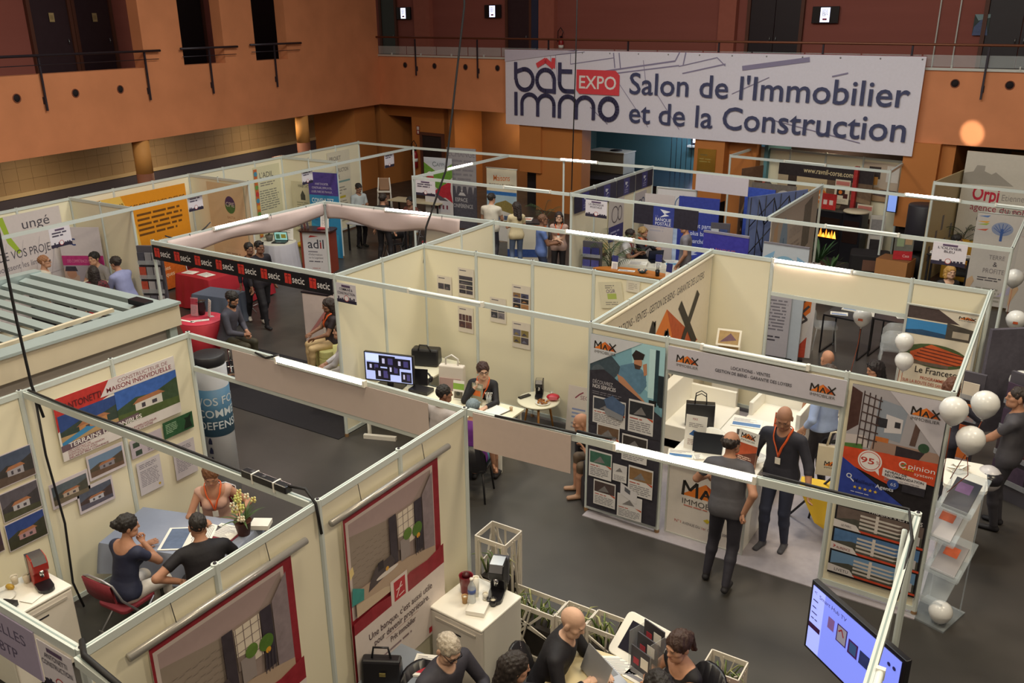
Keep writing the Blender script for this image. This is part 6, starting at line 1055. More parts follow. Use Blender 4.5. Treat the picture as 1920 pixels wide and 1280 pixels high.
t = thing('carrier_bag', 'white carrier bag with looped handle beside the desk', 'bag', (-7.35, 9.95, .4), rad(15)); MB().xprism([(-.1, 0), (.1, 0), (.06, .5), (-.06, .5)], -.2, .2, M('#d8cfc6', .6)).build('body', t, .02); MB().tube([(-.1, 0, .48), (-.1, 0, .6), (0, 0, .66), (.1, 0, .6), (.1, 0, .48)], .014, M('#d8d2cc', .6), 6).build('handle', t); MB().box(-.17, -.105, .12, .17, -.1, .32, M('#c9a8a4', .6)).build('print', t)
t = thing('stool', 'low white stool carrying the carrier bag', 'stool', (-7.35, 9.95, 0)); MB().rbox(-.2, -.2, .35, .2, .2, .395, .08, WPLAS).build('seat', t)
for sx in (-1, 1):
    for sy in (-1, 1): MB().tube([(sx*.14, sy*.14, .35), (sx*.17, sy*.17, 0)], .015, WPLAS, 6).build('leg', t)
t = thing('headphones', 'black headphones hanging by the white bag', 'headphones', (-7.5, 9.5, .75)); MB().tube([(.09*math.cos(a*.35), 0, .06+.09*math.sin(a*.35)) for a in range(10)], .014, BLKPLAS, 7).build('headband', t)
for s in (-1, 1): MB().ball((s*.09, 0, .06), (.025, .045, .05), BLKPLAS, 10).build('ear_cup', t)
stander('green and white brochure box on the long desk', (-6.8, 9.2, .745), .2, [('r', 0, .15, .17, .09, '#8ab04a'), ('r', .02, .02, .13, .1, '#6a6458'), ('c', .08, .09, .03, '#3a3a34')], .17, .28); stander('grey and orange brochure box on the long desk', (-6.5, 9.22, .745), .05, [('r', 0, 0, .18, .3, '#8f8c78'), ('r', .03, .12, .12, .08, '#c8682c'), ('r', .02, .24, .14, .04, '#c8c4b8')], .18, .3)
t = thing('pen_glass', 'clear cup of pens on the long desk', 'cup', (-6.25, 9.3, .745)); MB().lathe([(.03, 0), (.045, .13), (.043, .13), (.028, .01)], GLASS, 14).build('glass', t)
for i in range(5): MB().tube([(.01*i-.02, 0, .01), (.022*i-.045, .01*i-.02, .19)], .005, (CHROME, WPLAS)[i % 2], 5).build('pen', t)
o = papers('white pad on a black clipboard', (-6.05, 9.16, .748), rad(-12), .26, .3, ink=False, name='clipboard', cat='clipboard', col=PAPER, th=.008); MB().box(-.14, -.155, -.004, .14, .155, .0, BLKPLAS).build('board', o)
cup('small brown cup at the desk corner', (-5.88, 9.3, .745), M('#b89a78', .6), .025, .05); papers('white cards spread on the long desk', (-6.4, 9.05, .745), .4, .16, .1, ink=True)
pass
t = thing('side_table', 'round white side table with snacks', 'table', (-5.98, 10.22, 0)); MB().lathe([(.3, .5), (.32, .52), (.32, .53), (.3, .54)], WDESK, 28).build('table_top', t)
for a in (60, 180, 300): MB().tube([(.17*math.cos(rad(a)), .17*math.sin(rad(a)), .5), (.26*math.cos(rad(a)), .26*math.sin(rad(a)), 0)], [.02, .013], WOOD, 8).build('leg', t)
coffee_machine('black coffee machine on the round side table', (-6.03, 10.32, .545), rad(25), BLKPLAS, .95); t = thing('plate', 'plate of brown snacks on the side table', 'plate', (-5.85, 10.12, .545)); MB().lathe([(.06, 0), (.11, .012), (.11, .016), (.06, .005)], WPLAS, 20).build('dish', t); o = MB(); rnd = random.Random(8)
for i in range(22): o.ball((rnd.uniform(-.07, .07), rnd.uniform(-.07, .07), .02+rnd.uniform(0, .03)), (.02, .016, .012), M(('#a86a2c', '#8a4a1c', '#c08a3c')[i % 3], .6), 6)
o = o.build('snacks', t); o['kind'] = 'stuff'
t = thing('candy_bag', 'bright red packet on the side table', 'packet', (-5.78, 10.3, .545), .5); MB().ball((0, 0, .05), (.1, .07, .05), M('#c02838', .3, n=.3, scale=25), 10).build('wrapper', t); MB().box(-.06, -.072, .03, .06, -.06, .08, M('#d86a78', .4)).build('label_print', t)
papers('black remote control on the side table', (-6.2, 10.18, .545), rad(-20), .06, .2, ink=False, name='remote_control', cat='remote', col=BLKPLAS, th=.02); cup('small clear cup behind the red packet', (-5.86, 10.4, .545), GLASS, .03, .08)
sheet('leaning_poster', 'white poster leaning against the wall under the desk', 'poster', (-5.62, 10.4, .02), rad(4), .72, .74, [('S', [(.12, .56), (.18, .62), (.24, .66)], .02, '#8a4050'), ('t', 'SECURITE', .2, .55, .06, '#7a4a5a', .34), ('l', .08, .42, .5, 3, .06, '#8a94b8'), ('l', .08, .2, .5, 2, .06, '#9a96a0')], '#d3c9c2', tilt=-.14)
def photo_sheet(lab, x, z, w, h, rows, tone):
    pr = [('l', .03, h-.02, w*.7, 1, .035, '#6a6470')]; n = len(rows)
    for i, k in enumerate(rows):
        ph = (h-.12)/max(n+.6, 2.4)
        for j in range(k): c = tone[(i+j) % len(tone)]; x0 = .02+j*(w-.04)/k; z0 = h-.12-(i+1)*ph; pr += [('r', x0, z0+.008, (w-.04)/k-.008, ph-.012, c), ('p', [(x0+.01, z0+.02), (x0+.05, z0+ph*.6), (x0+(w-.04)/k-.03, z0+.03)], tone[(i+j+1) % len(tone)])]
    sheet('photo_sheet', lab, 'notice', (x, 10.645, z), 0, w, h, pr, '#d9d0c4', .003, 'photo sheets on the cream wall')
T1 = ['#4a4452', '#3a3a44', '#6a6068', '#2e2c38']; T2 = ['#8a6a4a', '#4a4a68', '#2a2428', '#a87a52']
photo_sheet('photo sheet highest at left on the cream wall', -7.69, 1.76, .3, .46, [1, 1, 2, 2], T1); photo_sheet('small photo sheet furthest left on the cream wall', -8.1, 1.66, .28, .38, [2], T1); photo_sheet('photo sheet with a row of four photos, lower left', -7.71, 1.17, .29, .42, [4, 2], ['#5a4048', '#4a3238', '#6a4a44']); photo_sheet('photo sheet behind the front beam, second panel', -7.1, 1.44, .29, .4, [2, 2], ['#5a5660', '#3a3a44', '#7a747c']); photo_sheet('photo sheet with brown interiors, upper right', -6.7, 1.68, .32, .42, [2, 2, 2], T2); photo_sheet('photo sheet with golden arches, lower right', -6.7, 1.1, .32, .42, [2, 2], ['#6a6a80', '#8a7a4a', '#4a4450'])
sheet('notice_sheet', 'tilted white notice with a green word block', 'notice', (-5.2, 10.64, 1.97), 0, .36, .38, [('r', .12, .13, .14, .08, '#a8b860'), ('t', 'OGIR', .11, .22, .05, '#5a4a72', .14, .4), ('l', .1, .34, .16, 2, .03, '#8a8680'), ('l', .08, .1, .2, 2, .03, '#9a968c')], '#d6d0b8', .004); bpy.data.objects['notice_sheet.004' if 'notice_sheet.004' in bpy.data.objects else 'notice_sheet'].rotation_euler[1] = rad(-10)
sheet('notice_sheet', 'small white card right of the green word notice', 'notice', (-4.83, 10.64, 2.28), 0, .2, .16, [('l', .03, .13, .14, 4, .025, '#b0a8a0')], '#d8d2c4', .004)
for lab, x, z, r_ in (('black taped scrap highest beside the logo cloth', -4.6, 2.2, .1), ('black taped scrap lower beside the logo cloth', -4.95, 1.76, .2)): sheet('black_scrap', lab, 'scrap', (x, 10.64, z), 0, .14, .12, [('p', [(.0, .0), (.05, .1), (.14, .08), (.1, .02)], '#1e1a20')], '#3a3438', .004)
zone_sign('stand sign hanging at the security booth corner', (X1+.06, 8.58, 2.13), 0, .36, ['COMMUNE &', 'CONSTRUCTION'], .28, col='#d2cdd6')
sheet('white_trestle', 'white trestle frame leg under the long desk', 'trestle', (-8.1, 8.72, 0), rad(20), .5, .06, [], '#ddd8d0', .06)
# ------------------------------------------------------------------ booth with black header signs
struct(MB().box(X0, 8.47, 0, X1-.03, 10.55, .01, M('#16131a', .95, n=.1, scale=20)).build('floor_carpet_dark'))
t = thing('header_signs', 'row of black header signs with red doors logo', 'sign', (X0, 8.58, 2.2)); sp = []
for i in range(8): sp.append(sheet('sign_board', None, None, (.02+i*.49, 0, 0), 0, .485, .24, [('r', .05, .05, .13, .15, '#d03a30'), ('r', .11, .05, .01, .15, '#3a1418'), ('r', .07, .155, .09, .02, '#8a1e20'), ('t', 'secic', .2, .075, .105, '#e4e0e2', .24, .5)], '#17131a', .006, parent=t))
def drape(label, a, b, drop, mat, seed=1, n=40):
    rnd = random.Random(seed); L = math.hypot(b[0]-a[0], b[1]-a[1]); t = thing('draped_cloth', label, 'cloth', (a[0], a[1], 0), ang(a, b)); m = MB(); vs = []; rows = 6; ph = rnd.uniform(0, 6)
    for i in range(n+1):
        x = L*i/n; f = i/n; wob = .5+.5*math.sin(ph+f*9)
        for j in range(rows+1): q = j/rows; vs.append((x, -.03-.05*math.sin(q*3.1)*(0.6+.4*math.sin(ph+f*15)), 2.47-q*(drop*(.75+.35*wob))))
    fs = [(i*(rows+1)+j, (i+1)*(rows+1)+j, (i+1)*(rows+1)+j+1, i*(rows+1)+j+1) for i in range(n) for j in range(rows)]; m.add(vs, fs, mat, True); o = m.build('cloth', t); s = o.modifiers.new('solid', 'SOLIDIFY'); s.thickness = .004
    for i in range(4): MB().tube([(L*(i+.5)/4, -.03, 2.5), (L*(i+.5)/4, -.035, 2.42)], .006, CABLE, 5).build('tie', t)
VOILE = M('#c9b6b4', .8, n=.08, scale=4)
drape('sagging pink white cloth along the left beam', (X0+.1, 8.8), (X0+.1, 12.4), .3, VOILE, 3); drape('sagging pink white cloth along the beam beyond', (X0+.2, 12.46), (-9.0, 12.6), .36, VOILE, 5)
cable('black flex draped at the left cloth beam', sag((X0+.1, 8.8, 2.55), (X0+.1, 9.72, 2.6), .14), .012)
t = thing('high_table', 'round red high table with leaflets', 'table', (-12.05, 9.15, 0)); RC = M('#b02434', .7, n=.08); MB().lathe([(.36, 1.03), (.37, 1.05), (.36, 1.06)], M('#c83a50', .5), 28).build('table_top', t); MB().lathe([(.37, 1.04), (.24, .6), (.3, .02)], RC, 28).build('cloth_skirt', t)
stander('red and white leaflet stand on the red high table', (-12.3, 9.15, 1.065), .3, [('r', 0, .2, .14, .1, '#c0485a'), ('l', .02, .18, .1, 6, .025, '#b09aa0')], .14, .32, '#d8a0a8'); stander('white leaflet stand on the red high table', (-12.05, 9.3, 1.065), -.4, [('l', .02, .26, .1, 7, .03, '#c0a0a4')], .14, .3)
papers('crossed white ribbons of leaflets on the red table', (-11.95, 9.05, 1.065), .9, .3, .09, pic='#b02434'); papers('white leaflet at the edge of the red table', (-12.12, 8.92, 1.065), .1, .34, .05, ink=False, name='leaflet', cat='leaflet')
t = thing('flower_vase', 'dark wire vase on the red high table', 'vase', (-12.2, 9.3, 1.065)); MB().lathe([(.05, 0), (.08, .1), (.07, .22), (.09, .24)], M('#2a2428', .4), 12).build('vessel', t)
def bar_stool(label, loc, rz=0):
    t = thing('bar_stool', label, 'stool', loc, rz); MB().lathe([(.15, .6), (.2, .62), (.2, .68), (.17, .7)], M('#b8202c', .35), 24).build('seat', t); MB().lathe([(.025, .1), (.025, .6)], CHROME, 10).build('column', t); MB().lathe([(.22, 0), (.22, .015), (.05, .05)], CHROME, 24).build('base', t); MB().tube([(.15*math.cos(a*.524), .15*math.sin(a*.524), .25) for a in range(12)], .01, CHROME, 6, True).build('foot_ring', t); return t
t = thing('bistro_table', 'red rimmed white round counter by the armchairs', 'table', (-9.7, 10.55, 0)); MB().lathe([(.22, 1.02), (.24, 1.03), (.24, 1.13), (.22, 1.14)], M('#b8303a', .4), 26).build('rim', t); MB().lathe([(.225, 1.14), (.225, 1.148)], M('#e0d4d0', .4), 26).build('table_top', t); MB().lathe([(.03, .03), (.03, 1.02)], CHROME, 10).build('column', t); MB().lathe([(.2, 0), (.2, .02), (.04, .05)], CHROME, 22).build('base', t)
t = thing('white_plinth', 'white cloth plinth with a red diagonal stripe', 'plinth', (-11.55, 11.6, 0), rad(8)); MB().box(-.3, -.28, 0, .3, .28, 1.0, M('#d3c4c2', .8, n=.1, scale=6, bump=.3)).build('cloth_body', t, .02); MB().box(-.31, -.29, 1.0, .31, .29, 1.03, M('#241e26', .4)).build('top_plate', t); MB().add([(-.2, -.287, .2), (-.12, -.287, .2), (.3, -.287, .72), (.3, -.287, .82)], [(0, 1, 2, 3)], P('#c08080')).build('stripe', t)
AC_ = M('#c9c582', .7, n=.05); pass
cloth_table('long red cloth table before the orange poster', (-15.25, 12.35, 0), rad(90), 1.7, 1.05, .75, M('#a81c2c', .8, n=.08), .72, legs=False); papers('white page at the corner of the red table', (-15.55, 11.7, .757), .2, .3, .22); papers('white form on the red table', (-15.1, 11.75, .757), -.1, .34, .24); papers('yellow sheet at the back of the red table', (-15.4, 12.95, .757), .3, .35, .3, ink=False, col=M('#d8a838', .6))
folding_chair('folding chair behind the long red table', (-15.95, 12.3, 0), rad(-90)); folding_chair('folding chair right of the long red table', (-14.35, 12.2, 0), rad(100)); cloth_table('grey blue draped stool by the red table', (-14.2, 11.3, 0), rad(10), .9, .55, .62, M('#5b6478', .8), .6, legs=False)
leaflet_wall('dense grey leaflet tower at the red table booth post', (-12.95, 8.75, .0), rad(28), 8, 3, .42, 2.3, ['#8a8890', '#4a4a58', '#6a6a78', '#b04a3a', '#a8a4ac'], 'leaflet_tower')
# ------------------------------------------------------------------ left wall booths
def on_wall(a, b, s, off=.02):
    L = math.hypot(b[0]-a[0], b[1]-a[1]); u = ((b[0]-a[0])/L, (b[1]-a[1])/L); return (a[0]+u[0]*s+u[1]*off, a[1]+u[1]*s-u[0]*off)
LWR = ang(LW[2], LW[5])
def lsheet(name, label, cat, a, b, s, z, w, h, pr, base, off=.02, **k): x, y = on_wall(a, b, s, off); return sheet(name, label, cat, (x, y, z), ang(a, b), w, h, pr, base, **k)
pr = [('p', [(1.5, 2.1), (1.62, 1.6), (1.8, 1.35), (1.86, 1.4), (1.7, 1.7), (1.62, 2.1)], '#9ab43a'), ('t', 'ungé', 1.98, 1.8, .19, '#4a4652', .6), ('t', 'REUSSITE', .35, 1.28, .16, '#3a3640', .95, .9), ('t', 'DE VOS PROJETS', 1.38, 1.28, .16, '#4a4652', 1.3), ('t', 'Experts repoussent les limites', .75, 1.08, .11, '#6a6470', 1.6, 0, 0), ('p', [(1.85, .3), (2.3, .55), (2.75, .35), (2.3, .1)], '#4a4040'), ('p', [(1.9, .4), (2.1, .62), (2.4, .6), (2.6, .45), (2.3, .3)], '#4f6a3c')]
for i in range(7): pr.append(('s', [(.1+i*.35, .1), (.5+i*.36, 1.6)], .008, '#b0a8b0'))
for i in range(5): pr.append(('s', [(.0, .2+i*.14), (2.9, .05+i*.2)], .008, '#b8b0b8'))
LWa = (-16.5, 6.6)
lsheet('structure_poster', 'wide grey poster about reaching your projects', 'poster', LWa, LW[2], .4, .3, 2.85, 2.1, pr, '#cdc4c6', .06, th=.02)
pr = [('r', 0, 0, .85, 2.0, '#d2cad0'), ('S', arc(.22, 1.72, .06, .06, 60, 300, 10), .03, '#3a4a8a'), ('S', arc(.3, 1.7, .06, .06, 60, 300, 10), .03, '#3a4a8a'), ('r', 0, 1.22, .85, .2, '#b8307a'), ('t', 'DES COMPETENCES MULTIPLES', .1, 1.28, .06, '#d890b4', .65), ('r', 0, .55, .85, .67, '#a8a0ae'), ('p', [(0, .6), (.25, .55), (.3, 1.0), (.1, 1.15), (0, 1.15)], '#c0a498'), ('c', .15, 1.05, .1, '#b98a74'), ('p', [(.02, 1.1), (.28, 1.1), (.25, 1.2), (.05, 1.2)], '#3a3444'), ('c', .55, .95, .09, '#b98a74'), ('p', [(.42, 1.0), (.68, 1.0), (.64, 1.12), (.46, 1.12)], '#d8d2d4'), ('p', [(.4, .55), (.75, .55), (.68, .86), (.46, .86)], '#7d86a8'), ('l', .08, .45, .65, 3, .09, '#b8a8a4')]
sheet('pink_banner', 'roll-up banner with a pink stripe and hard hats', 'banner', (-16.72, 9.62, .02), rad(30), .85, 2.0, pr, '#d2cad0', .01)
pr = [('r', 0, 0, 2.5, 2.3, '#dc9220'), ('p', [(0, 0), (.95, 0), (1.1, .8), (1.0, 1.6), (.7, 2.3), (0, 2.3)], '#e0bc60'), ('p', [(1.0, 0), (2.5, 0), (2.5, .95), (1.2, .75)], '#cc6420'), ('t', 'LES ESPACES INFO-ENERGIE', .95, 1.95, .11, '#5a3c14', 1.5, .6), ('t', 'N° 940', .35, 2.05, .1, '#4a3a20', .4, .5), ('l', 1.05, 1.88, 1.35, 5, .11, '#6a4414'), ('t', 'Energies', 1.3, 1.12, .1, '#e8d8a8', .5), ('t', 'renouvelables', 1.4, .98, .1, '#e8d8a8', .75), ('t', 'Isolation', .1, 1.35, .09, '#d89a34', .5), ('t', 'Chauffage', .1, 1.0, .09, '#c88428', .6), ('t', 'Economies', 1.15, .45, .1, '#ecd8b8', .6), ('t', 'électriques', 1.25, .3, .1, '#ecd8b8', .6), ('l', .1, .7, .5, 1, .12, '#d0902c'), ('l', .1, .4, .6, 1, .12, '#d0902c')]
lsheet('energy_poster', 'huge yellow orange energy advice poster', 'poster', LW[2], LW[5], .35, .05, 2.5, 2.3, pr, '#dc9220', .18, th=.02)
pr = [('c', .72, 1.72, .17, .2, '#4a3a6a'), ('p', arc(.72, 1.72, .17, .2, 180, 360, 12), '#4a7a4a'), ('t', 'CPIE', .58, 1.68, .1, '#c8c4cc', .28, .5), ('t', 'BASTIA', .59, 1.4, .06, '#a87a60', .26), ('l', .59, 1.36, .26, 1, .05, '#b09880'), ('r', .12, .85, .3, .28, '#d8c0a0'), ('r', .45, 1.0, .12, .12, '#b06a50'), ('r', .3, .4, .7, .3, '#dcc8a8'), ('l', .4, .62, .5, 2, .08, '#b09a84')]
sheet('advice_sheet', 'cream print with a round green and violet logo', 'poster', (-16.6, 13.25, .2), rad(0), 1.2, 2.2, pr, '#d6c2a0', .004)
pr = [('r', 0, 0, .12, 1.75, '#c8683a'), ('t', "L'ADIL", .2, 1.5, .14, '#4a4a52', .5), ('l', .2, 1.4, .6, 2, .06, '#8a8680'), ('l', .15, 1.2, .7, 9, .06, '#8a8a80'), ('r', .3, .3, .5, .16, '#4a9090'), ('l', .2, .2, .6, 2, .05, '#9a968c')]+[('c', .06, .1+i*.17, .06, ('#d8a03a', '#4a90b0', '#c03a3a', '#6a9a4a')[i % 4]) for i in range(10)]
lsheet('housing_sheet', 'housing advice print with a colourful left edge', 'poster', LW[5], LW[11], 2.05, .55, .95, 1.8, pr, '#d6d2b4', .03)
sheet('house_notice', 'small print with a house symbol', 'poster', (-17.15, 16.38, .6), rad(2), .75, 1.3, [('p', [(.3, .95), (.38, 1.08), (.46, .95), (.46, .82), (.3, .82)], '#4a4a40'), ('l', .15, .78, .45, 4, .06, '#a09c84'), ('r', .1, .35, .55, .06, '#7a9a6a'), ('l', .1, .3, .5, 4, .06, '#b0a894'), ('t', 'HABITAT', .25, 1.15, .08, '#3a3638', .35)], '#d8d0b2', .004)
pr = [('r', 0, 1.62, .88, .58, '#4a3a8c'), ('t', "AVANT D'ACHETER,", .2, 1.88, .055, '#d0cce0', .4), ('t', 'CONSTRUIRE, EMPRUNTER,', .1, 1.78, .055, '#d0cce0', .6), ('t', 'LOUER, FAIRE DES TRAVAUX...', .08, 1.68, .055, '#d0cce0', .64), ('t', 'CONSULTEZ', .07, 1.42, .12, '#dce6ee', .66, .8), ('t', "L'ADIL, ICI.", .12, 1.24, .12, '#dce6ee', .58, .8), ('l', .12, 1.15, .5, 3, .07, '#2a6a9a'), ('p', [(0, .9), (.8, .6), (.8, 0), (0, 0)], '#3a9ac8')]
sheet('advice_banner', 'blue roll-up banner with white slogan', 'banner', (-16.36, 16.22, .02), rad(10), .88, 2.2, pr, '#3088bc', .012)
pr = [('t', 'PROJET', .1, 1.75, .11, '#6a6468', .5), ('t', "D'UNE", .1, 1.58, .11, '#4a4650', .3), ('t', 'CONSTRUCTION', .1, 1.4, .11, '#4a4650', .8), ('t', 'NEUVE', .1, 1.22, .11, '#6a6468', .4), ('r', .05, 1.1, .9, .05, '#7aa0a0'), ('l', .1, 1.0, .7, 3, .08, '#9a968c'), ('r', .1, .65, .6, .06, '#c8b83a'), ('l', .1, .6, .7, 4, .08, '#a8a498')]
lsheet('project_poster', 'white new construction project print in the far corner', 'poster', LW[5], LW[11], 4.95, .35, 1.0, 2.0, pr, '#dcd6c4', .03)
t = thing('advice_desk', 'round ended desk with the agency logo front', 'counter', (-15.2, 15.25, 0), rad(20)); MB().box(-.35, -.2, 0, .35, .2, 1.02, M('#d0ccd0', .4)).build('front_body', t); MB().box(-.38, -.22, 0, -.33, .22, 1.02, M('#8a3a28', .5)).build('wood_edge', t); MB().box(.33, -.22, 0, .38, .22, 1.02, M('#8a3a28', .5)).build('wood_edge', t); MB().rbox(-.44, -.28, 1.02, .44, .28, 1.06, .15, M('#3a1e1c', .3)).build('worktop', t)
sheet('front_print', None, None, (-.32, -.205, .02), 0, .64, .98, [('t', 'adil', .12, .6, .22, '#3a3a48', .42, .4), ('p', [(.15, .86), (.42, .9), (.2, .92)], '#b0302c'), ('r', .445, .6, .03, .16, '#b0302c'), ('l', .12, .55, .4, 1, .07, '#8a8690'), ('t', "d'Information", .12, .42, .05, '#5a5662', .36), ('t', 'sur le Logement', .12, .34, .05, '#5a5662', .38), ('l', .12, .3, .4, 1, .06, '#6a6672'), ('l', .2, .12, .24, 1, .04, '#c08a8a')], '#d6d2d6', .004, parent=t)
papers('red leaflets on the agency desk', (-15.1, 15.3, 1.065), .3, .2, .15, ink=False, name='leaflet', cat='leaflet', col=M('#b02430', .5), th=.02); stander('white leaflet holder on the agency desk', (-15.2, 15.35, 1.065), .3, [('l', .03, .3, .16, 7, .035, '#b0a8b0')], .22, .36)
t = thing('pen_rack', 'dark tilted brochure rack on the agency desk', 'rack', (-15.45, 15.1, 1.065), .3)
for i in range(3): MB().beam((-.1+i*.08, 0, .0), (-.16+i*.08, .05, .3), .05, .02, M(('#4a4450', '#6a3a3c', '#55505a')[i], .4)).build('brochure', t)
def potted(label, loc, n=10, l=.35, pot='#8a8478', col=('#3f5a34', '#55703c'), h=.14, seed=1, arch=.5, wleaf=.03, ph=.14):
    t = thing('potted_plant', label, 'plant', loc); MB().lathe([(.07, 0), (.1, ph), (.09, ph), (.06, ph*.85)], M(pot, .6), 16).build('pot', t); rnd = random.Random(seed)
    for i in range(n):
        a = i*2.4+rnd.uniform(-.3, .3); ll = l*rnd.uniform(.7, 1.1); x, y = math.cos(a), math.sin(a); m = MB(); k = 6; sp = rnd.uniform(.35, 1.0)
        q = lambda f: (x*ll*f*sp, y*ll*f*sp, ph+h*f+ll*(f-arch*f*f*sp)); wv = lambda f: wleaf*math.sin(math.pi*min(f*.9+.08, 1))
        for j in range(k):
            f0, f1 = j/k, (j+1)/k; p0, p1 = q(f0), q(f1); m.add([(p0[0]-y*wv(f0), p0[1]+x*wv(f0), p0[2]), (p0[0]+y*wv(f0), p0[1]-x*wv(f0), p0[2]), (p1[0]+y*wv(f1), p1[1]-x*wv(f1), p1[2]), (p1[0]-y*wv(f1), p1[1]+x*wv(f1), p1[2])], [(0, 1, 2, 3)], M(col[i % len(col)], .5), True)
        m.build('leaf', t)
    return t
def palm(label, loc, h=1.6, nf=9, fl=.8, seed=1, col=('#33452c', '#44583a')):
    t = thing('palm', label, 'plant', loc); MB().lathe([(.14, 0), (.18, .3), (.165, .3), (.1, .27)], M('#3a3430', .6), 18).build('pot', t); rnd = random.Random(seed); MB().tube([(0, 0, .27), (.02, .01, h*.4), (0, 0, h*.6)], [.03, .022, .015], M('#6a5a3c', .8), 7).build('trunk', t)
    for i in range(nf):
        a = i*2.4; z0 = h*(.35+.3*i/nf); sp = rnd.uniform(.6, 1); x, y = math.cos(a), math.sin(a); m = MB(); q = lambda f: Vector((x*fl*f*sp, y*fl*f*sp, z0+fl*(1.0*f-.75*f*f*sp))); mt = M(col[i % 2], .5)
        m.tube([q(f/6) for f in range(7)], [.008-.001*f for f in range(7)], mt, 5)
        for j in range(3, 15):
            f = j/15; p = q(f); ll = .26*fl*(1-abs(f-.5))
            for s in (-1, 1): d = Vector((-y*s*.8+x*.6, x*s*.8+y*.6, -.25)).normalized(); e = p+d*ll; n_ = Vector((x, y, 0))*.012; m.add([p-n_, p+n_, e], [(0, 1, 2)], mt)
        m.build('frond', t)
    return t
t = thing('round_table', 'round table with a white pleated skirt and laptop', 'table', (-15.85, 14.55, 0)); vs = []; n = 60; m = MB(); rr = [(.42, .8), (.44, .77), (.46, .4), (.5, .03)]
for k, (r_, z) in enumerate(rr):
    for i in range(n): a = 2*math.pi*i/n; q = r_+(.022*math.sin(i*2.1*2) if k > 1 else 0); vs.append((q*math.cos(a), q*math.sin(a), z))
m.add(vs, [(k*n+i, (k+1)*n+i, (k+1)*n+(i+1) % n, k*n+(i+1) % n) for k in range(3) for i in range(n)], M('#b6b4c0', .8), True); m.add(vs[:n], [tuple(range(n))], M('#d8d6cc', .6)); m.build('table_skirt', t)
laptop('laptop with a green screen on the skirted table', (-15.75, 14.5, .81), rad(25), '#2a2830', '#7aa8a0', 100, 1); potted('small potted plant beside the green screen laptop', (-16.1, 14.5, .81), 9, .2, '#6a645a')
stander('white leaflet rack behind the skirted table', (-16.0, 14.7, .815), .3, [('l', .05, .3, .3, 4, .05, '#b8b4ac')], .4, .34)
t = thing('yellow_bench', 'yellow topped low bench behind the agency desk', 'bench', (-15.95, 15.75, 0), rad(20)); MB().box(-.4, -.15, .42, .4, .15, .5, M('#d8b02c', .5)).build('seat', t, .02); MB().box(-.35, -.12, 0, .35, .12, .42, M('#b8a878', .6)).build('base', t)
folding_chair('folding chair behind the agency desk', (-15.7, 15.55, 0), rad(200))
zone_sign('stand sign on the grey beam before the grey poster', (-14.78, 8.35, 2.1), LWR, .42, None, .34); zone_sign('stand sign on the grey beam before the yellow poster', (-15.12, 11.55, 2.14), LWR, .4, None, .34); zone_sign('stand sign on the beam before the advice banner', (-15.38, 15.05, 2.14), LWR, .4, None, .36); zone_sign('stand sign on the beam near the far left corner', (-15.55, 18.3, 2.08), LWR, .45, None, .4)
t = thing('red_chair', 'red topped stool standing behind the left booths', 'stool', (-19.4, 18.4, 0)); MB().box(-.35, -.2, 2.02, .35, .2, 2.1, M('#b0442c', .5)).build('seat', t)
for sx in (-1, 1):
    for sy in (-1, 1): MB().tube([(sx*.3, sy*.16, 0), (sx*.28, sy*.15, 2.02)], .018, STEEL, 6).build('leg', t)
# ------------------------------------------------------------------ far centre
table('white table of the far corner desk', (-15.35, 17.6, 0), rad(10), 1.5, .7, .75, M('#b9b8c0', .5), BLACK); table('long cream table by the corner door', (-16.3, 20.6, 0), rad(5), 1.8, .6, .75, M('#c9bfa4', .6), BLACK)
folding_chair('dark folding chair in the dark suit booth', (-14.3, 17.0, 0), rad(60), None, BLKPLAS)
t = thing('child_chair', 'white folded high chair leaning by the corner passage', 'chair', (-18.2, 21.3, 0), rad(30))
for s in (-1, 1): MB().tube([(s*.22, -.1, 0), (s*.2, .1, .75), (s*.17, .14, 1.15)], .022, WPLAS, 7).build('leg', t); MB().tube([(s*.22, .25, 0), (s*.2, .05, .8)], .02, WPLAS, 7).build('leg', t)
MB().box(-.16, .1, .75, .16, .16, 1.15, M('#a8846a', .6)).build('backrest', t, .03); MB().box(-.19, .0, .7, .19, .06, .75, WPLAS).build('tray', t); MB().box(-.15, .06, .3, .15, .09, .6, M('#8a6a5a', .6)).build('seat', t)
pr = [('r', 0, 0, .95, 2.05, '#d2ccce'), ('p', [(0, 1.9), (.48, 1.6), (.95, 1.9), (.95, 1.5), (.48, 1.1), (0, 1.5)], '#6a9a3a'), ('p', [(0, 2.05), (.95, 2.05), (.95, 1.92), (.48, 1.62), (0, 1.92)], '#c6cad6'), ('S', arc(.36, 1.86, .06, .06, 40, 330, 12), .02, '#6a747e'), ('t', 'AFPI', .42, 1.8, .1, '#6a747e', .28), ('c', .2, 1.52, .12, '#dcd8d8'), ('r', .08, 1.44, .24, .06, '#b02c34'), ('p', [(.3, 1.05), (.62, 1.25), (.9, 1.4), (.88, 1.1), (.95, .75), (.7, .9), (.45, .85)], '#b8283a'), ('p', [(.3, 1.05), (.5, .8), (.75, .7), (.8, .8), (.5, .95)], '#55505c'), ('r', .15, .45, .7, .35, '#c8c4cc')]+[('r', .2+i*.13, .55, .06, .12, '#7a4050') for i in range(5)]+[('t', 'Envie de devenir', .15, .25, .07, '#4a4048', .5), ('t', 'propriétaire sans patienter ?', .15, .12, .07, '#4a4048', .7, .3)]
sheet('roof_banner', 'roll-up banner with a red roofed house', 'banner', (-16.0, 20.6, .02), rad(6), .95, 2.05, pr, '#d2ccce', .012)
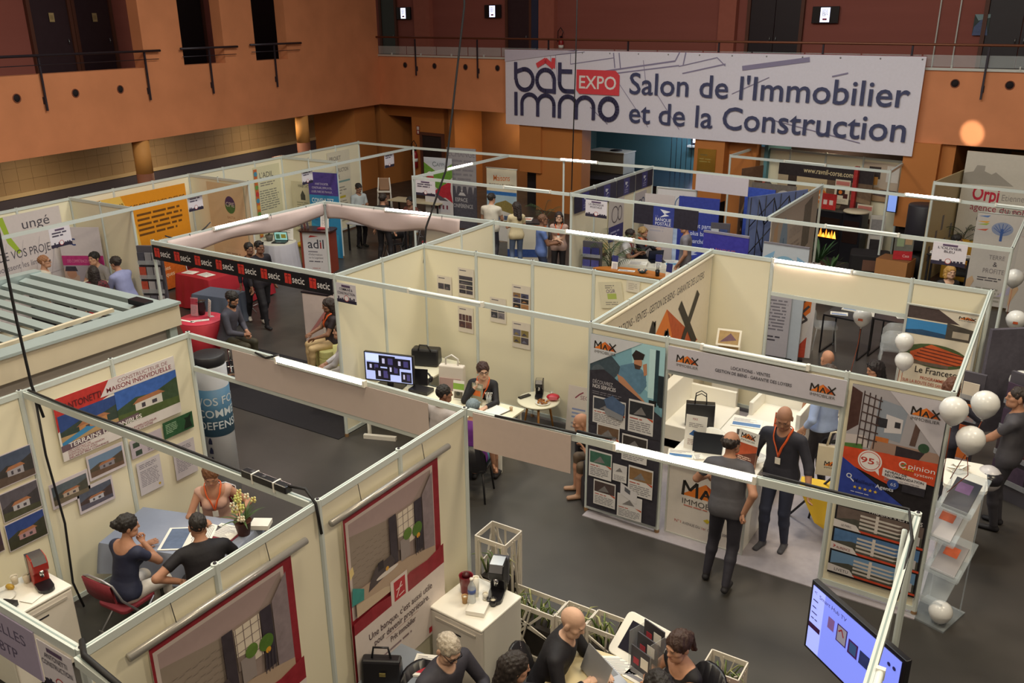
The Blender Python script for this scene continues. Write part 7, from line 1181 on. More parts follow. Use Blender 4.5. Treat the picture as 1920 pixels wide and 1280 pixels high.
pr = [('r', 0, 0, .98, 2.35, '#57545f'), ('r', 0, 1.25, .98, 1.1, '#9a969c')]+[('p', [(.05+i*.19, 1.3), (.1+i*.19, 1.02), (.16+i*.19, 1.3)], '#9a969c') for i in range(5)]+[('t', 'ECHANGE', .05, 2.1, .17, '#77737c', .9), ('l', .05, 2.05, .85, 5, .13, '#85818a'), ('c', .48, 1.12, .03, '#c8c4c8'), ('p', [(.36, .98), (.62, .98), (.54, 1.07), (.42, 1.07)], '#c8c4c8'), ('t', 'ESPACE', .25, .8, .11, '#c8c4c8', .42, .5), ('t', 'CONFÉRENCE', .1, .62, .11, '#c8c4c8', .75, .5)]
sheet('conference_banner', 'tall grey conference area banner', 'banner', (-15.3, 20.8, .02), rad(4), .98, 2.35, pr, '#57545f', .012)
pr = [('r', 0, 0, .95, 2.0, '#d8d0bc'), ('t', 'Maisons', .22, 1.66, .16, '#c8682c', .52, .3, .06), ('t', 'PRESTIGE & TRADITION', .08, 1.5, .09, '#5a5058', .8), ('r', 0, 1.28, .95, .1, '#2f6ab0'), ('r', 0, .5, .95, .78, '#a8c0d0'), ('p', [(0, .8), (.3, 1.05), (.6, 1.15), (.95, 1.0), (.95, .5), (0, .5)], '#8a7a44'), ('p', [(.2, .55), (.85, .6), (.85, .78), (.5, .85), (.2, .75)], '#d0ccc8'), ('r', .3, .58, .12, .12, '#4a5a78'), ('r', .55, .6, .15, .12, '#4a5a78'), ('r', .0, .0, .95, .5, '#d8d4d0')]
o = sheet('village_banner', 'cream roll-up banner with a hill village photo', 'banner', (-13.45, 20.1, .02), rad(2), .95, 2.0, pr, '#d8d0bc', .012); MB().tube([(-.02, 0, 2.01), (.97, 0, 2.01)], .015, ALU, 6).build('top_bar', o)
t = thing('demo_counter', 'white counter with blue stripes behind the cream top woman', 'counter', (-11.4, 18.9, 0), rad(25)); MB().box(-.5, -.25, 0, .5, .25, .95, M('#d0cabc', .5)).build('body', t); MB().box(-.52, -.27, .95, .52, .27, .99, M('#2a2628', .4)).build('worktop', t); MB().box(-.5, -.256, .1, .5, -.25, .3, P('#2f4a8a')).build('blue_stripe', t); MB().box(-.5, -.256, .86, .5, -.25, .93, P('#c0602c')).build('orange_stripe', t)
papers('orange and white folded brochures on the demo counter', (-11.5, 18.95, 1.0), .4, .35, .3, pic='#c05a34', th=.03)
t = thing('white_panel_frame', 'white panel with a red hanging strap', 'panel', (-9.95, 12.78, 0), rad(2)); MB().box(0, 0, .0, 1.25, .03, 2.2, WHITE).build('board', t); MB().box(.45, -.02, 1.55, .55, -.005, 2.0, M('#c84a24', .5)).build('strap', t); MB().box(-.1, -.005, .6, .0, .025, 1.9, M('#9a3a44', .5)).build('edge_print', t)
palm('dark green plant beside the village banner', (-11.9, 20.6, 0), 1.4, 8, .7, 6)
# ------------------------------------------------------------------ far bank booth
BR = ang((-8.42, 15.68), (-8.38, 19.7))
for i in range(4): sheet('header_strip', ('first', 'second', 'third', 'fourth')[i]+' navy header strip from the front of the bank wall', 'sign', (-8.375, 15.74+i*1.005, 2.06), BR, .94, .38, [('r', .32, 0, .3, .38, '#3a3a78'), ('p', [(.4, .3), (.54, .28), (.46, .22), (.56, .2), (.42, .14), (.5, .21), (.4, .24)], '#c8ccdc'), ('l', .38, .14, .18, 2, .05, '#8a8ab0')], '#26243c', .012)
pr = [('r', 0, 0, .95, .62, '#ccc8cc'), ('S', arc(.24, .26, .1, .13, -150, 60, 14), .02, '#3a4a78'), ('S', [(.16, .3), (.17, .48), (.2, .48), (.21, .32)], .018, '#3a4a78'), ('S', [(.22, .32), (.23, .5), (.27, .5), (.28, .3)], .018, '#3a4a78'), ('S', [(.29, .3), (.36, .4)], .018, '#3a4a78'), ('S', arc(.66, .32, .2, .22, 0, 360, 24), .022, '#4a6a94'), ('S', [(.58, .4), (.63, .42)], .02, '#3a3a48'), ('S', [(.72, .4), (.68, .3), (.6, .22)], .02, '#3a3a48'), ('c', .58, .18, .035, '#b07a5a'), ('p', [(.72, .5), (.84, .48), (.88, .3), (.82, .4)], '#2c3448')]
sheet('drawing_poster', 'framed line drawing poster of a hand and face', 'poster', (-8.15, 19.55, 1.35), rad(0), .95, .68, pr, '#ccc8cc', .03, frame=(.03, ALU))
sheet('drawing_poster', 'line drawing poster on the near end of the bank wall', 'poster', (-8.37, 17.35, 1.1), BR, .75, .95, [('r', 0, 0, .75, .35, '#3a3878'), ('r', .02, .36, .71, .57, '#c9c2c0'), ('S', arc(.3, .6, .16, .18, 0, 360, 16), .03, '#5a5058'), ('S', arc(.55, .6, .1, .16, 0, 360, 14), .03, '#5a5058'), ('l', .1, .25, .5, 2, .08, '#a8a8d0')], '#c9c2c0', .01); sheet('drawing_poster', 'line drawing poster on the far end of the bank wall', 'poster', (-8.37, 18.75, 1.35), BR, .6, .65, [('S', arc(.25, .3, .14, .16, 0, 360, 16), .03, '#5a5a68'), ('S', arc(.42, .35, .1, .14, 0, 360, 14), .03, '#4a5a80')], '#c4bcc0', .01)
pr = [('r', 0, 0, 1.35, .38, '#211e30'), ('r', .42, 0, .44, .38, '#2c3a8c'), ('p', [(.56, .33), (.78, .3), (.66, .25), (.76, .22), (.56, .17), (.66, .24)], '#d8dce8'), ('t', 'BANQUE', .47, .1, .06, '#d8dce8', .33, .4), ('t', 'POSTALE', .47, .02, .06, '#d8dce8', .33, .4), ('t', 'LA', .47, .17, .04, '#8a8ac0', .06)]
sheet('bank_header', 'dark navy header board with the bird logo', 'sign', (-6.95, 15.53, 2.08), ang((-8.4, 15.66), (-4.3, 15.36)), 1.35, .38, pr, '#211e30', .012)
sheet('bank_banner', 'blue roll-up banner behind the navy header', 'banner', (-7.35, 18.9, .02), rad(3), .95, 2.0, [('t', 'est tout parmi', .15, 1.3, .1, '#c8d0ec', .7, .4), ('t', 'les plus bas', .15, 1.12, .1, '#c8d0ec', .55, .4), ('t', 'du marché', .15, .94, .1, '#c8d0ec', .5, .4), ('r', .3, .55, .3, .3, '#3a4ab0'), ('p', [(.36, .78), (.54, .76), (.42, .7), (.52, .68), (.36, .64)], '#c8d0ec'), ('l', .1, .45, .7, 2, .06, '#7a86cc')], '#2c3a94', .012)
sheet('bank_banner', 'pale roll-up banner with a small bird logo', 'banner', (-8.15, 18.8, .02), rad(3), .72, 2.0, [('p', [(.25, 1.75), (.45, 1.72), (.33, 1.64), (.42, 1.6), (.28, 1.52)], '#3a3a58'), ('l', .15, 1.35, .4, 3, .08, '#a8a4b4')], '#bdb4b8', .012)
cloth_table('white cloth desk in the far bank booth', (-7.35, 17.45, 0), rad(24), 1.35, .72, .75, M('#cfcabf', .8), .55); laptop('dark laptop on the far bank desk', (-7.3, 17.65, .757), rad(40), '#1e1e26', '#20243a', 105); papers('stack of papers on the far bank desk', (-7.55, 17.2, .757), .3, .4, .3, th=.04); papers('blue patterned sheet on the far bank desk', (-6.95, 17.7, .757), .5, .35, .4, pic='#5a9ac0')
stander('navy counter card on the far bank desk', (-7.15, 17.2, .757), .2, [('r', 0, .12, .14, .16, '#2c3070'), ('l', .02, .1, .1, 3, .025, '#8a88a0')], .14, .28)
t = thing('half_round_counter', 'wood topped half round counter of the far bank', 'counter', (-7.0, 15.85, 0)); pts = [(-.95, -.05)]+[(.95*math.cos(rad(a)), -.05+.42*math.sin(rad(a))) for a in range(180, -1, -12)]; MB().prism(pts, .93, .96, M('#b8702c', .45, n=.1)).build('worktop', t); MB().prism([(x*.9, y*.85) for x, y in pts], 0, .93, M('#3a3038', .6)).build('body', t)
stander('navy leaflet holder on the half round counter', (-7.6, 15.95, .96), 0, [('r', 0, .15, .14, .13, '#2c3070'), ('r', .03, .0, .09, .12, '#c8c4cc')], .14, .28); stander('navy tilted leaflet on the half round counter', (-6.4, 15.95, .96), -.2, [('r', 0, .1, .14, .18, '#2c3070')], .14, .28); papers('white and navy leaflets on the half round counter', (-7.25, 15.95, .96), .2, .35, .12, pic='#3a3a80')
t = thing('candy_bowl', 'dark bowl of sweets on the half round counter', 'bowl', (-6.9, 15.95, .965)); MB().lathe([(.05, 0), (.1, .06), (.095, .06), (.05, .01)], M('#2a4a5a', .4), 16).build('bowl', t); o = MB()
for i in range(10): o.ball((rnd.uniform(-.06, .06), rnd.uniform(-.06, .06), .055), .02, M(('#c8a08a', '#d8d0c0')[i % 2], .5), 6)
o = o.build('sweets', t); o['kind'] = 'stuff'
t = thing('pen_glass', 'black pen pot on the half round counter', 'cup', (-6.55, 15.9, .965)); MB().lathe([(.04, 0), (.045, .12), (.035, .12), (.03, .02)], BLKPLAS, 12).build('pot', t)
for i in range(3): MB().tube([(0, 0, .02), (.03*(i-1), .01, .2)], .006, BLKPLAS, 5).build('pen', t)
palm('arching palm in the far bank booth', (-7.95, 16.6, 0), 1.9, 18, .85, 4)
leaflet_wall('navy leaflet rack beside the bank wall palm', (-8.3, 16.0, .35), rad(8), 3, 2, .42, 1.1, ['#2c3070', '#3a3a8a', '#b8b4c0', '#4a4a90']); leaflet_wall('tall grey leaflet rack right of the blue bank banner', (-6.45, 18.6, .0), rad(10), 4, 2, .42, 1.55, ['#b8bcc8', '#3a4a80', '#c8ccd4', '#4a5a90'])
sheet('lit_sign', 'warm lit sign with a small skyline on the bank wall', 'sign', (-8.36, 16.75, .85), BR, .55, .3, [('r', 0, 0, .55, .08, '#5a3a2c')]+[('r', .03+i*.05, .07, .02, .03+.02*(i % 3), '#5a3a2c') for i in range(10)], '#e8cf90', .01)
zone_sign('stand sign of the far bank booth', (-8.05, 15.6, 2.08), -.07, .5, ['LA BANQUE', 'POSTALE'], .34); zone_sign('stand sign before the red roof banner', (-12.4, 15.63, 2.1), 0, .55, None, .34)
# ------------------------------------------------------------------ insurance counters and brain print backdrop
o = sheet('blue_board', 'royal blue standing board with orange lettering', 'panel', (-5.42, 15.28, .02), -.09, .88, 2.1, [('t', 'BANQUE ET', .26, 1.75, .085, '#a05a6a', .38, .4), ('t', 'ASSURANCES', .22, 1.61, .085, '#a05a6a', .46, .4)], '#33309a', .03); MB().box(0, -.02, 2.1, .88, .02, 2.14, M('#8a889a', .4)).build('top_bar', o)
sheet('blue_backdrop', 'plain blue panel behind the royal blue counter', 'panel', (-6.35, 20.6, .1), rad(-8), .75, 1.95, [], '#3a54b8', .03); sheet('white_header', 'blank lilac header hanging on the rear beam', 'banner', (-7.2, 19.5, 2.06), ang((-8.36, 19.68), (-4.28, 19.2)), 1.3, .4, [], '#c8c0cc', .012)
pr = [('r', 0, 0, .82, 2.06, '#b4bcc8'), ('p', [(.0, 1.8), (.22, 1.95), (.18, 1.75), (0, 1.55)], '#7aa4c8'), ('p', [(.62, 1.9), (.82, 1.8), (.82, 1.4), (.65, 1.5)], '#7aa4c8'), ('c', .41, 1.68, .22, .2, '#7ba6c4'), ('s', [(.41, 1.2), (.41, 1.7)], .025, '#4a7eac')]+[('s', [(.41, 1.5+i*.04), (.41+(.17 if i % 2 else -.17), 1.6+i*.045)], .01, '#4a7eac') for i in range(6)]
o = sheet('brain_board', 'standing board printed with a blue brain shaped tree', 'panel', (-4.27, 15.18, .02), -.09, .82, 2.06, pr, '#b4bcc8', .03); MB().box(0, -.02, 2.06, .82, .02, 2.09, M('#77757f', .4)).build('top_bar', o)
t = thing('popup_backdrop', 'folded blue pop-up display with black scissor frame', 'display', (-5.95, 19.6, 0), rad(62)); MB().add([(0, 0, 0), (1.9, .0, 0), (1.9, 0, 2.0), (0, 0, 2.0), (0, .03, 0), (1.9, .03, 0), (1.9, .03, 2.0), (0, .03, 2.0)], [(0, 1, 2, 3), (7, 6, 5, 4), (3, 2, 6, 7)], M('#7a8cc4', .6)).build('fabric', t)
for i in range(4):
    x0, x1 = .02+i*.47, .49+i*.47
    for z0, z1 in ((0, .66), (.66, 1.32), (1.32, 1.98)): MB().tube([(x0, -.06, z0), (x1, -.3, z1)], .012, BLACK, 5).build('strut', t); MB().tube([(x0, -.3, z1), (x1, -.06, z0)], .012, BLACK, 5).build('strut', t)
for i in range(5):
    for y in (-.06, -.3): MB().tube([(.02+i*.47, y, 0), (.02+i*.47, y, 2.0)], .01, BLACK, 5).build('upright', t)
pr = [('r', 0, 0, 3.4, 2.2, '#bdb2a8'), ('c', .9, 1.2, .3, .8, '#8aa4c0'), ('p', [(.2, .4), (.5, .5), (.45, 2.0), (.2, 1.9)], '#c8a888'), ('p', [(1.6, .0), (2.2, .3), (3.0, .6), (3.0, 0)], '#6a86b8'), ('p', [(2.3, 1.0), (2.9, 1.1), (2.9, 2.1), (2.3, 2.0)], '#77726a'), ('t', 'OLIVIER BLEU', 1.3, 1.5, .2, '#a89c98', .9), ('l', 1.3, 1.4, .9, 6, .1, '#a0948e'), ('s', [(.9, .4), (.9, 1.6)], .06, '#5a7ea8')]
sheet('brain_backdrop', 'long slanted backdrop printed with a blue tree', 'banner', (-4.33, 15.75, .25), rad(90), 3.4, 2.2, pr, '#bdb2a8', .02)
sheet('oak_panel', 'grey wood panel poster with red labels', 'poster', (-6.6, 21.9, .1), rad(-6), 1.15, 1.85, [('r', 0, 0, 1.15, 1.85, '#6f6660'), ('c', .5, 1.6, .12, '#c0382c'), ('c', .85, 1.5, .22, '#b8b4b0'), ('c', .85, 1.5, .1, '#5a5a60'), ('r', 0, 1.1, .62, .22, '#b03428'), ('r', .2, .45, .55, .25, '#b03428'), ('c', .4, .7, .18, '#a8a49c'), ('r', .1, .1, .8, .12, '#b0a080')], '#6f6660', .02)
pr = [('r', 0, 0, .9, 1.9, '#7a5a48'), ('p', [(0, .6), (.4, 1.4), (.9, 1.2), (.9, .3)], '#b89a7a'), ('p', [(.1, .2), (.5, .5), (.8, .3), (.7, .0)], '#c8862c'), ('c', .4, 1.5, .15, '#c8b8a4')]
sheet('family_poster', 'warm toned family photo panel in the fireplace booth', 'poster', (-7.2, 22.9, .2), rad(70), .9, 1.9, pr, '#7a5a48', .02)
# ------------------------------------------------------------------ fireplace booth
FR = ang((-7.3, 24.4), (-3.36, 23.5))
pr = [('r', 0, 0, 2.6, 2.1, '#8a745c'), ('r', 0, 1.72, 2.6, .38, '#2c2428'), ('t', 'www.ravnil-corse.com', .72, 1.84, .13, '#d8c8a0', 1.35, .5), ('r', .0, .0, .3, 1.72, '#b8a68c'), ('r', .3, 0, .25, 1.72, '#3a2c28'), ('r', .55, .0, .85, 1.72, '#c9b490'), ('r', .62, 0, .3, 1.1, '#d8ccb4'), ('p', [(1.4, 1.72), (2.6, 1.72), (2.6, 1.3), (1.9, 1.45), (1.4, 1.2)], '#6f5a48'), ('t', 'Cas', .85, 1.15, .2, '#3a2c28', .35, .5), ('p', [(1.3, 1.0), (1.5, 1.3), (1.28, 1.5), (1.1, 1.25)], '#d87a28'), ('t', 'S', 1.22, 1.15, .2, '#f0e4d0', .14, .5), ('p', [(1.5, 0), (2.6, .0), (2.6, 1.2), (1.9, 1.3)], '#4a3c38')]
lsheet('fireplace_backdrop', 'dark brown backdrop with a web address', 'banner', (-7.3, 24.4), (-3.36, 23.5), .85, .15, 2.6, 2.1, pr, '#8a745c', .25, th=.02)
lsheet('living_room_poster', 'large photo of a modern living room', 'poster', (-7.3, 24.4), (-3.36, 23.5), 3.08, 1.45, .92, .95, [('r', 0, 0, .92, .95, '#b8a898'), ('r', .15, .55, .3, .3, '#3a3030'), ('r', .2, .4, .2, .2, '#c8904a'), ('p', [(0, .0), (.92, 0), (.92, .25), (.4, .35), (0, .2)], '#a88a6a'), ('p', [(.3, .15), (.9, .1), (.9, .3), (.5, .3)], '#5a4a48'), ('r', .6, .5, .3, .4, '#d0ccc8')], '#b8a898', .06)
for lab, s, z in (('stove advert with red heading left of the brown backdrop', .2, 1.05), ('stove advert with red heading on the brown backdrop', 2.5, 1.3), ('stove advert with red heading right of the red column', 3.15, .75)): lsheet('stove_advert', lab, 'poster', (-7.3, 24.4), (-3.36, 23.5), s, z, .4, .62, [('r', .02, .48, .36, .1, '#c87a70'), ('r', .06, .22, .22, .22, '#241c1c'), ('c', .16, .3, .05, '#d8782c'), ('r', .24, .15, .12, .12, '#4a1c1c'), ('l', .03, .12, .32, 3, .03, '#b0a898')], '#d6ccb8', .3)
lsheet('red_column', 'narrow red light column in the fireplace booth', 'column', (-7.3, 24.4), (-3.36, 23.5), 2.98, .3, .1, 2.0, [], '#a82c2c', .32, th=.1)
def stove(label, loc, rz, w, h, fire=True):
    t = thing('stove', label, 'stove', loc, rz); MB().box(-w/2, -.2, 0, w/2, .2, h, BLKPLAS).build('body', t, .015); MB().box(-w/2+.05, -.21, h*.4, w/2-.05, -.2, h*.85, M('#2a1c18', .2)).build('glass_door', t)
    if fire:
        for i in range(7): x = -w*.3+i*w*.1; hh = .08+.16*abs(math.sin(i*1.7)); MB().add([(x-.05, -.215, h*.42), (x+.05, -.215, h*.42), (x+.02, -.215, h*.42+hh*.6), (x, -.215, h*.42+hh)], [(0, 1, 2, 3)], M(('#ffb040', '#ff7a20')[i % 2], .5, n=0, emit=2.5)).build('flame', t)
    return t
stove('black fireplace insert with a burning flame', (-4.85, 23.2, 0), FR, .75, 1.2); stove('tall black stove with a pale stone top', (-4.2, 22.85, 0), FR, .5, 1.25, False); MBs = thing('stone_slab', 'pale stone slab on the tall black stove', 'slab', (-4.2, 22.85, 1.255), FR); MB().lathe([(.3, 0), (.32, .02), (.3, .05)], M('#c8bca4', .5), 16).build('slab', MBs)
sheet('red_logo_panel', 'red panel with white squares above the flame', 'sign', (-5.15, 23.1, 1.22), FR, .42, .4, [('r', .08, .12, .1, .12, '#e0c8c4'), ('r', .24, .12, .1, .12, '#e0c8c4')], '#c02c2c', .02)
potted('green fern on the floor of the fireplace booth', (-4.5, 20.6, 0), 22, .55, '#2a2428', ('#2c4a2c', '#3a5a34'), .2, 3, .6, .035, .4); potted('low green plant right of the fern', (-4.15, 20.5, 0), 14, .4, '#2a2428', ('#3a5a34', '#4a6a3c'), .1, 5, .7, .035, .3)
t = thing('cardboard_box', 'brown cardboard box on the floor before the pier', 'box', (-2.9, 21.2, 0), rad(-10)); MB().box(-.35, -.28, 0, .35, .28, .62, M('#b07a4a', .8)).build('carton', t); MB().box(-.33, -.26, .62, .33, .26, .63, M('#8a5a34', .8)).build('flap', t)
t = thing('black_pouf', 'low black seat with a small box in the fireplace booth', 'seat', (-3.6, 22.0, 0), rad(10)); MB().rbox(-.45, -.35, 0, .45, .35, .5, .1, M('#1c181c', .8)).build('cushion', t, .04); MB().box(-.15, -.36, .12, .2, -.34, .38, M('#6a4a3c', .7)).build('small_box', t)
sheet('brochure_stand', 'white and black brochure stand by the tall stove', 'stand', (-3.85, 22.9, .02), FR+.3, .35, 1.2, [('r', .03, .7, .3, .4, '#8a8688'), ('r', .05, .2, .26, .4, '#2a2428')], '#c4beb8', .04); sheet('display_screen', 'small blue lit display in the fireplace booth', 'screen', (-3.55, 23.1, 1.3), FR, .25, .5, [('e', .02, .02, .21, .46, '#7a94d8', .8)], '#1c1a20', .04)
sheet('red_magazine', 'magazine with a red lower half on the dark drum', 'magazine', (-2.95, 21.0, .64), rad(15), .4, .56, [('r', 0, .2, .4, .36, '#6a6a64'), ('r', .05, .3, .15, .2, '#8a9a7a'), ('r', .22, .35, .15, .15, '#a88a6a'), ('r', 0, 0, .4, .2, '#b8202c'), ('t', 'Casa', .2, .06, .06, '#e8d0d0', .14)], '#6a6a64', .02, tilt=-.1)
t = thing('dark_drum', 'tall dark drum before the right pier', 'drum', (-2.55, 21.9, 0)); MB().lathe([(.33, .75), (.35, .78), (.35, 1.75), (.33, 1.78)], M('#2a2830', .5), 28).build('drum', t); MB().lathe([(.2, 0), (.2, .75)], M('#1c1a20', .6), 20).build('pedestal', t)
# ------------------------------------------------------------------ right far booth
ORR = ang((-2.05, 23.3), (.9, 22.6))
pr = [('r', 0, 0, 3.2, 2.9, '#c8c2b8'), ('p', [(.0, 2.4), (.2, 2.45), (.26, 2.6), (.44, 2.6), (.44, 2.48), (.6, 2.42), (.68, 2.48), (1.1, 2.2), (0, 2.15)], '#9c968e'), ('t', 'Orpi', .26, 1.82, .3, '#b8203a', .58, 1.4), ('t', 'Etienne B', .9, 1.86, .14, '#8a8480', .6, 0, .05), ('t', 'agence du golfe', .26, 1.58, .15, '#9a3a4c', 1.3, .3), ('t', 'PORTICCIO', .9, 1.56, .1, '#6a6468', .7), ('t', '0495', .44, 1.3, .17, '#4a464a', .6), ('t', 'www.orpi', .24, 1.08, .1, '#5a565a', .7)]
sheet('curved_backdrop', 'white backdrop with red agency lettering at right', 'banner', (-1.95, 22.9, .02), ORR, 3.2, 2.9, pr, '#c8c2b8', .03); sheet('backdrop_side', 'slanting side wing of the white backdrop', 'banner', (-2.35, 21.0, .1), rad(80), 2.3, 2.35, [('r', .3+i*.35, .5+.3*(i % 3), .14, .35, '#77727a') for i in range(6)], '#c4b48c', .03)
palm('dark leafy palm before the white backdrop', (-1.7, 22.5, 0), 1.75, 14, .5, 9, ('#2c3a28', '#3a4a30')); t = thing('sofa', 'yellow sofa in the far right booth', 'sofa', (-1.15, 22.0, 0), rad(-16)); YL = M('#c8982c', .7); MB().box(-.75, -.3, .1, .75, .35, .42, YL).build('seat', t, .04); MB().box(-.75, .2, .42, .75, .4, .95, YL).build('backrest', t, .04)
for s in (-1, 1): MB().box(s*.75-.08, -.3, .1, s*.75+.08, .4, .62, YL).build('armrest', t, .04)
t = table('dark high table with leaflets in the far right booth', (-1.75, 20.75, 0), rad(-8), .9, .4, .95, BLKPLAS, BLACK); 
for i in range(4): papers(('leaflets at the left end', 'leaflets second from left', 'leaflets third from left', 'leaflets at the right end')[i]+' of the dark high table', (-2.08+i*.22, 20.79-i*.03, .955), .2*i, .18, .2, pic='#7a7a90', th=.02)
def tree_banner(lab, loc, rz, txt=True):
    pr = [('p', [(.02, 1.7+i*.09-.2*(i % 2)), (.25, 1.75+i*.08-.2*(i % 2)), (.2, 1.7+i*.08-.2*(i % 2))], c) for i, c in enumerate(('#9ab04a', '#c0503a', '#5a7ab0', '#d8a04a'))]+[('c', .5, 1.65, .2, .14, '#8a94b0'), ('s', [(.5, 1.4), (.5, 1.65)], .05, '#3a5a9a')]+[('s', [(.5, 1.55), (.5+.16*math.cos(a), 1.66+.1*math.sin(a))], .012, '#3a5a9a') for a in np.linspace(0, 3.14, 7)]+[('p', [(.0, .1), (.15, .5), (.1, .6), (0, .5)], '#c8a888'), ('p', [(.6, .2), (.85, .5), (.85, .3)], '#b8b0c8')]
    if txt: pr += [('t', 'TERRE', .35, 1.0, .09, '#8a8488', .3), ('t', '&', .45, .85, .1, '#4a464c', .08), ('t', 'PROFITE', .28, .7, .1, '#8a8488', .4), ('l', .2, .62, .5, 2, .05, '#5a565c'), ('l', .2, .4, .5, 4, .08, '#9a968c')]
    o = sheet('tree_banner', lab, 'banner', loc, rz, .85, 1.95, pr, '#c2bcb8', .012); MB().tube([(0, 0, 1.96), (.85, 0, 1.96)], .015, ALU, 6).build('top_bar', o)
tree_banner('roll-up banner with a blue life tree, left one', (-1.35, 20.4, .05), rad(-4)); tree_banner('roll-up banner with a life tree, cut by the right edge', (-.5, 20.1, .05), rad(8), False)
zone_sign('stand sign before the left life tree banner', (-1.55, 15.1, 2.1), ang((-4.28, 15.36), (-.45, 15.03)), .5, ["L'OLIVIER", 'BLEU'], .36); potted('small leafy plant behind the white right panel', (-.62, 12.9, 1.95), 12, .22, '#c8c0b4', ('#5a7a3c', '#6a8a44'), .05, 8); t = thing('plant_stand', 'slim stand under the small leafy plant', 'stand', (-.62, 12.9, 0)); MB().lathe([(.14, 0), (.14, .02), (.03, .05), (.03, 1.9), (.12, 1.93), (.12, 1.95)], DKMETAL, 14).build('column', t)
# ------------------------------------------------------------------ the visitors and exhibitors
def under(p, fn, label, *args, back=0.0):
    rz = p.rotation_euler[2]; return fn(label, (p.location.x+math.sin(rz)*back, p.location.y-math.cos(rz)*back, 0), rz, *args)
OR = '#e8622a'
N_, F_ = .016, .024
# villa builder table
under(person('woman in navy blouse and white trousers seated at the villa table', (-7.13, 4.25), 62, .46, 1.66, lean=12, head=(-25, 10), lh=(-.12, .4, .8), rh=(.06, .24, .98), rhk='grip', top='#262b45', bottom='#d8d2cc', sleeve=.5, scoop=.14, skin=SKIN2, hair='bun', hcol='#1c1412', fem=True, res=N_), folding_chair, 'red folding chair under the woman in navy')
under(person('man in black polo with red collar seated at the villa table', (-6.51, 4.59), 118, .46, 1.75, lean=16, head=(0, 18), lh=(-.25, .1, .72), rh=(.2, .4, .8), top='#17141c', bottom='#1c1a22', sleeve=.6, skin=SKIN2, hair='crop', hcol='#201816', res=N_, wide=1.1), folding_chair, 'red folding chair under the man in black polo')
under(person('woman in pink top with orange lanyard behind the villa table', (-7.25, 5.36), 285, .46, 1.66, lean=10, head=(0, 28), lh=(-.28, .3, .8), rh=(.12, .38, .8), lhk='flat', rhk='flat', top='#c8a090', bottom='#55424a', sleeve=.0, scoop=.13, skin=SKIN2, hair='short', hcol='#6a4226', fem=True, lanyard=OR, res=N_), folding_chair, 'folding chair behind the villa builder table')
# bank table
under(person('grey haired man with glasses in a dark waistcoat', (-3.38, 4.41), 318, .46, 1.78, lean=12, head=(-5, 32), lh=(-.15, .42, .78), rh=(.2, .42, .78), top='#3c3a44', bottom='#24222a', sleeve=1.9, hair='crop', hcol='#b8ac9c', skin=SKIN4, glasses='clear', res=N_, wide=1.15), shell_chair, 'chair under the grey haired man', BLKPLAS, GREYTUBE)
under(person('woman with long dark hair at the bank table', (-2.85, 4.55), 20, .46, 1.66, lean=8, head=(-10, 12), lh=(-.15, .4, .78), rh=(.15, .4, .78), top='#1c1a22', bottom='#24222a', sleeve=1.9, hair='long', hcol='#241814', fem=True, res=N_), shell_chair, 'chair under the long haired woman', BLKPLAS, GREYTUBE)
under(person('bald man in black sweater typing on the silver laptop', (-2.72, 5.21), 342, .46, 1.8, lean=20, head=(-10, 25), lh=(-.02, .5, .8), rh=(.16, .42, .8), lhk='flat', rhk='flat', top='#14121a', bottom='#1c1a22', sleeve=1.85, hair=None, skin=SKIN4, res=N_, wide=1.15), shell_chair, 'chair under the bald man in black', BLKPLAS, GREYTUBE)
under(person('woman with ponytail in a black sleeveless top', (-1.89, 5.41), 205, .46, 1.68, lean=10, head=(8, 12), lh=(-.05, .38, .9), rh=(.08, .36, .88), lhk='grip', rhk='grip', top='#17151c', bottom='#24222a', sleeve=.05, scoop=.12, hair='ponytail', hcol='#3a241a', fem=True, res=N_), shell_chair, 'chair under the ponytail woman', BLKPLAS, GREYTUBE)
person('person with dark curly hair at the bottom edge', (-1.87, 4.96), 120, .46, 1.6, lean=5, top='#2a2430', bottom='#222', sleeve=1.8, hair='curly', hcol='#1e1614', res=N_)
# counter men
person('man in grey shirt leaning on the reception counter', (-2.44, 8.17), 62, None, 1.76, lean=6, side=-4, head=(-22, 4), lh=(-.32, .34, 1.06), rh=(.2, -.14, .98), lf=(-.16, -.02, .085), rf=(.1, -.22, .12), rhk='grip', top='#56555c', bottom='#2a2833', shoe='#17141a', sleeve=.6, skin=SKIN2, hair='balding', hcol='#2a1f1b', res=N_, wide=1.05)
person('bald man in navy shirt with orange lanyard standing at the counter', (-2.12, 8.98), 232, None, 1.8, lean=6, head=(10, 25), lh=(-.38, .18, .92), rh=(.26, .22, 1.0), lf=(-.12, .0, .085), rf=(.1, .1, .085), rhk='grip', top='#2f2f3c', bottom='#2c3147', shoe='#4a4a52', sleeve=1.35, hair=None, skin=SKIN2, lanyard=OR, res=N_, wide=1.05)
b0 = person('man in pale blue shirt carrying a logo tote bag', (-2.02, 10.55), 118, None, 1.78, lh=(-.24, .1, .95), rh=(.3, -.1, .88), rhk='grip', top='#9db0dc', bottom='#221e26', sleeve=1.7, hem=-.0, hair='short', hcol='#3a2c24', res=.02)
o = sheet('tote_bag', 'cream tote bag with orange roof logo held by the man in blue', 'bag', (-1.98, 10.3, .42), rad(12), .36, .4, maxlogo(.09, .1, .2), '#d3c8b4', .07); MB().tube([(.1, 0, .4), (.13, 0, .58), (.18, 0, .6), (.23, 0, .58), (.26, 0, .4)], .014, M('#d3c8b4', .8), 6).build('handle', o)
under(person('bald man seated with his back to the header', (-2.38, 12.24), 95, .45, 1.76, head=(0, 5), top='#cfc8c0', bottom='#333', hair=None, skin=SKIN2), shell_chair, 'chair under the bald man behind the header', WPLAS, GREYTUBE)
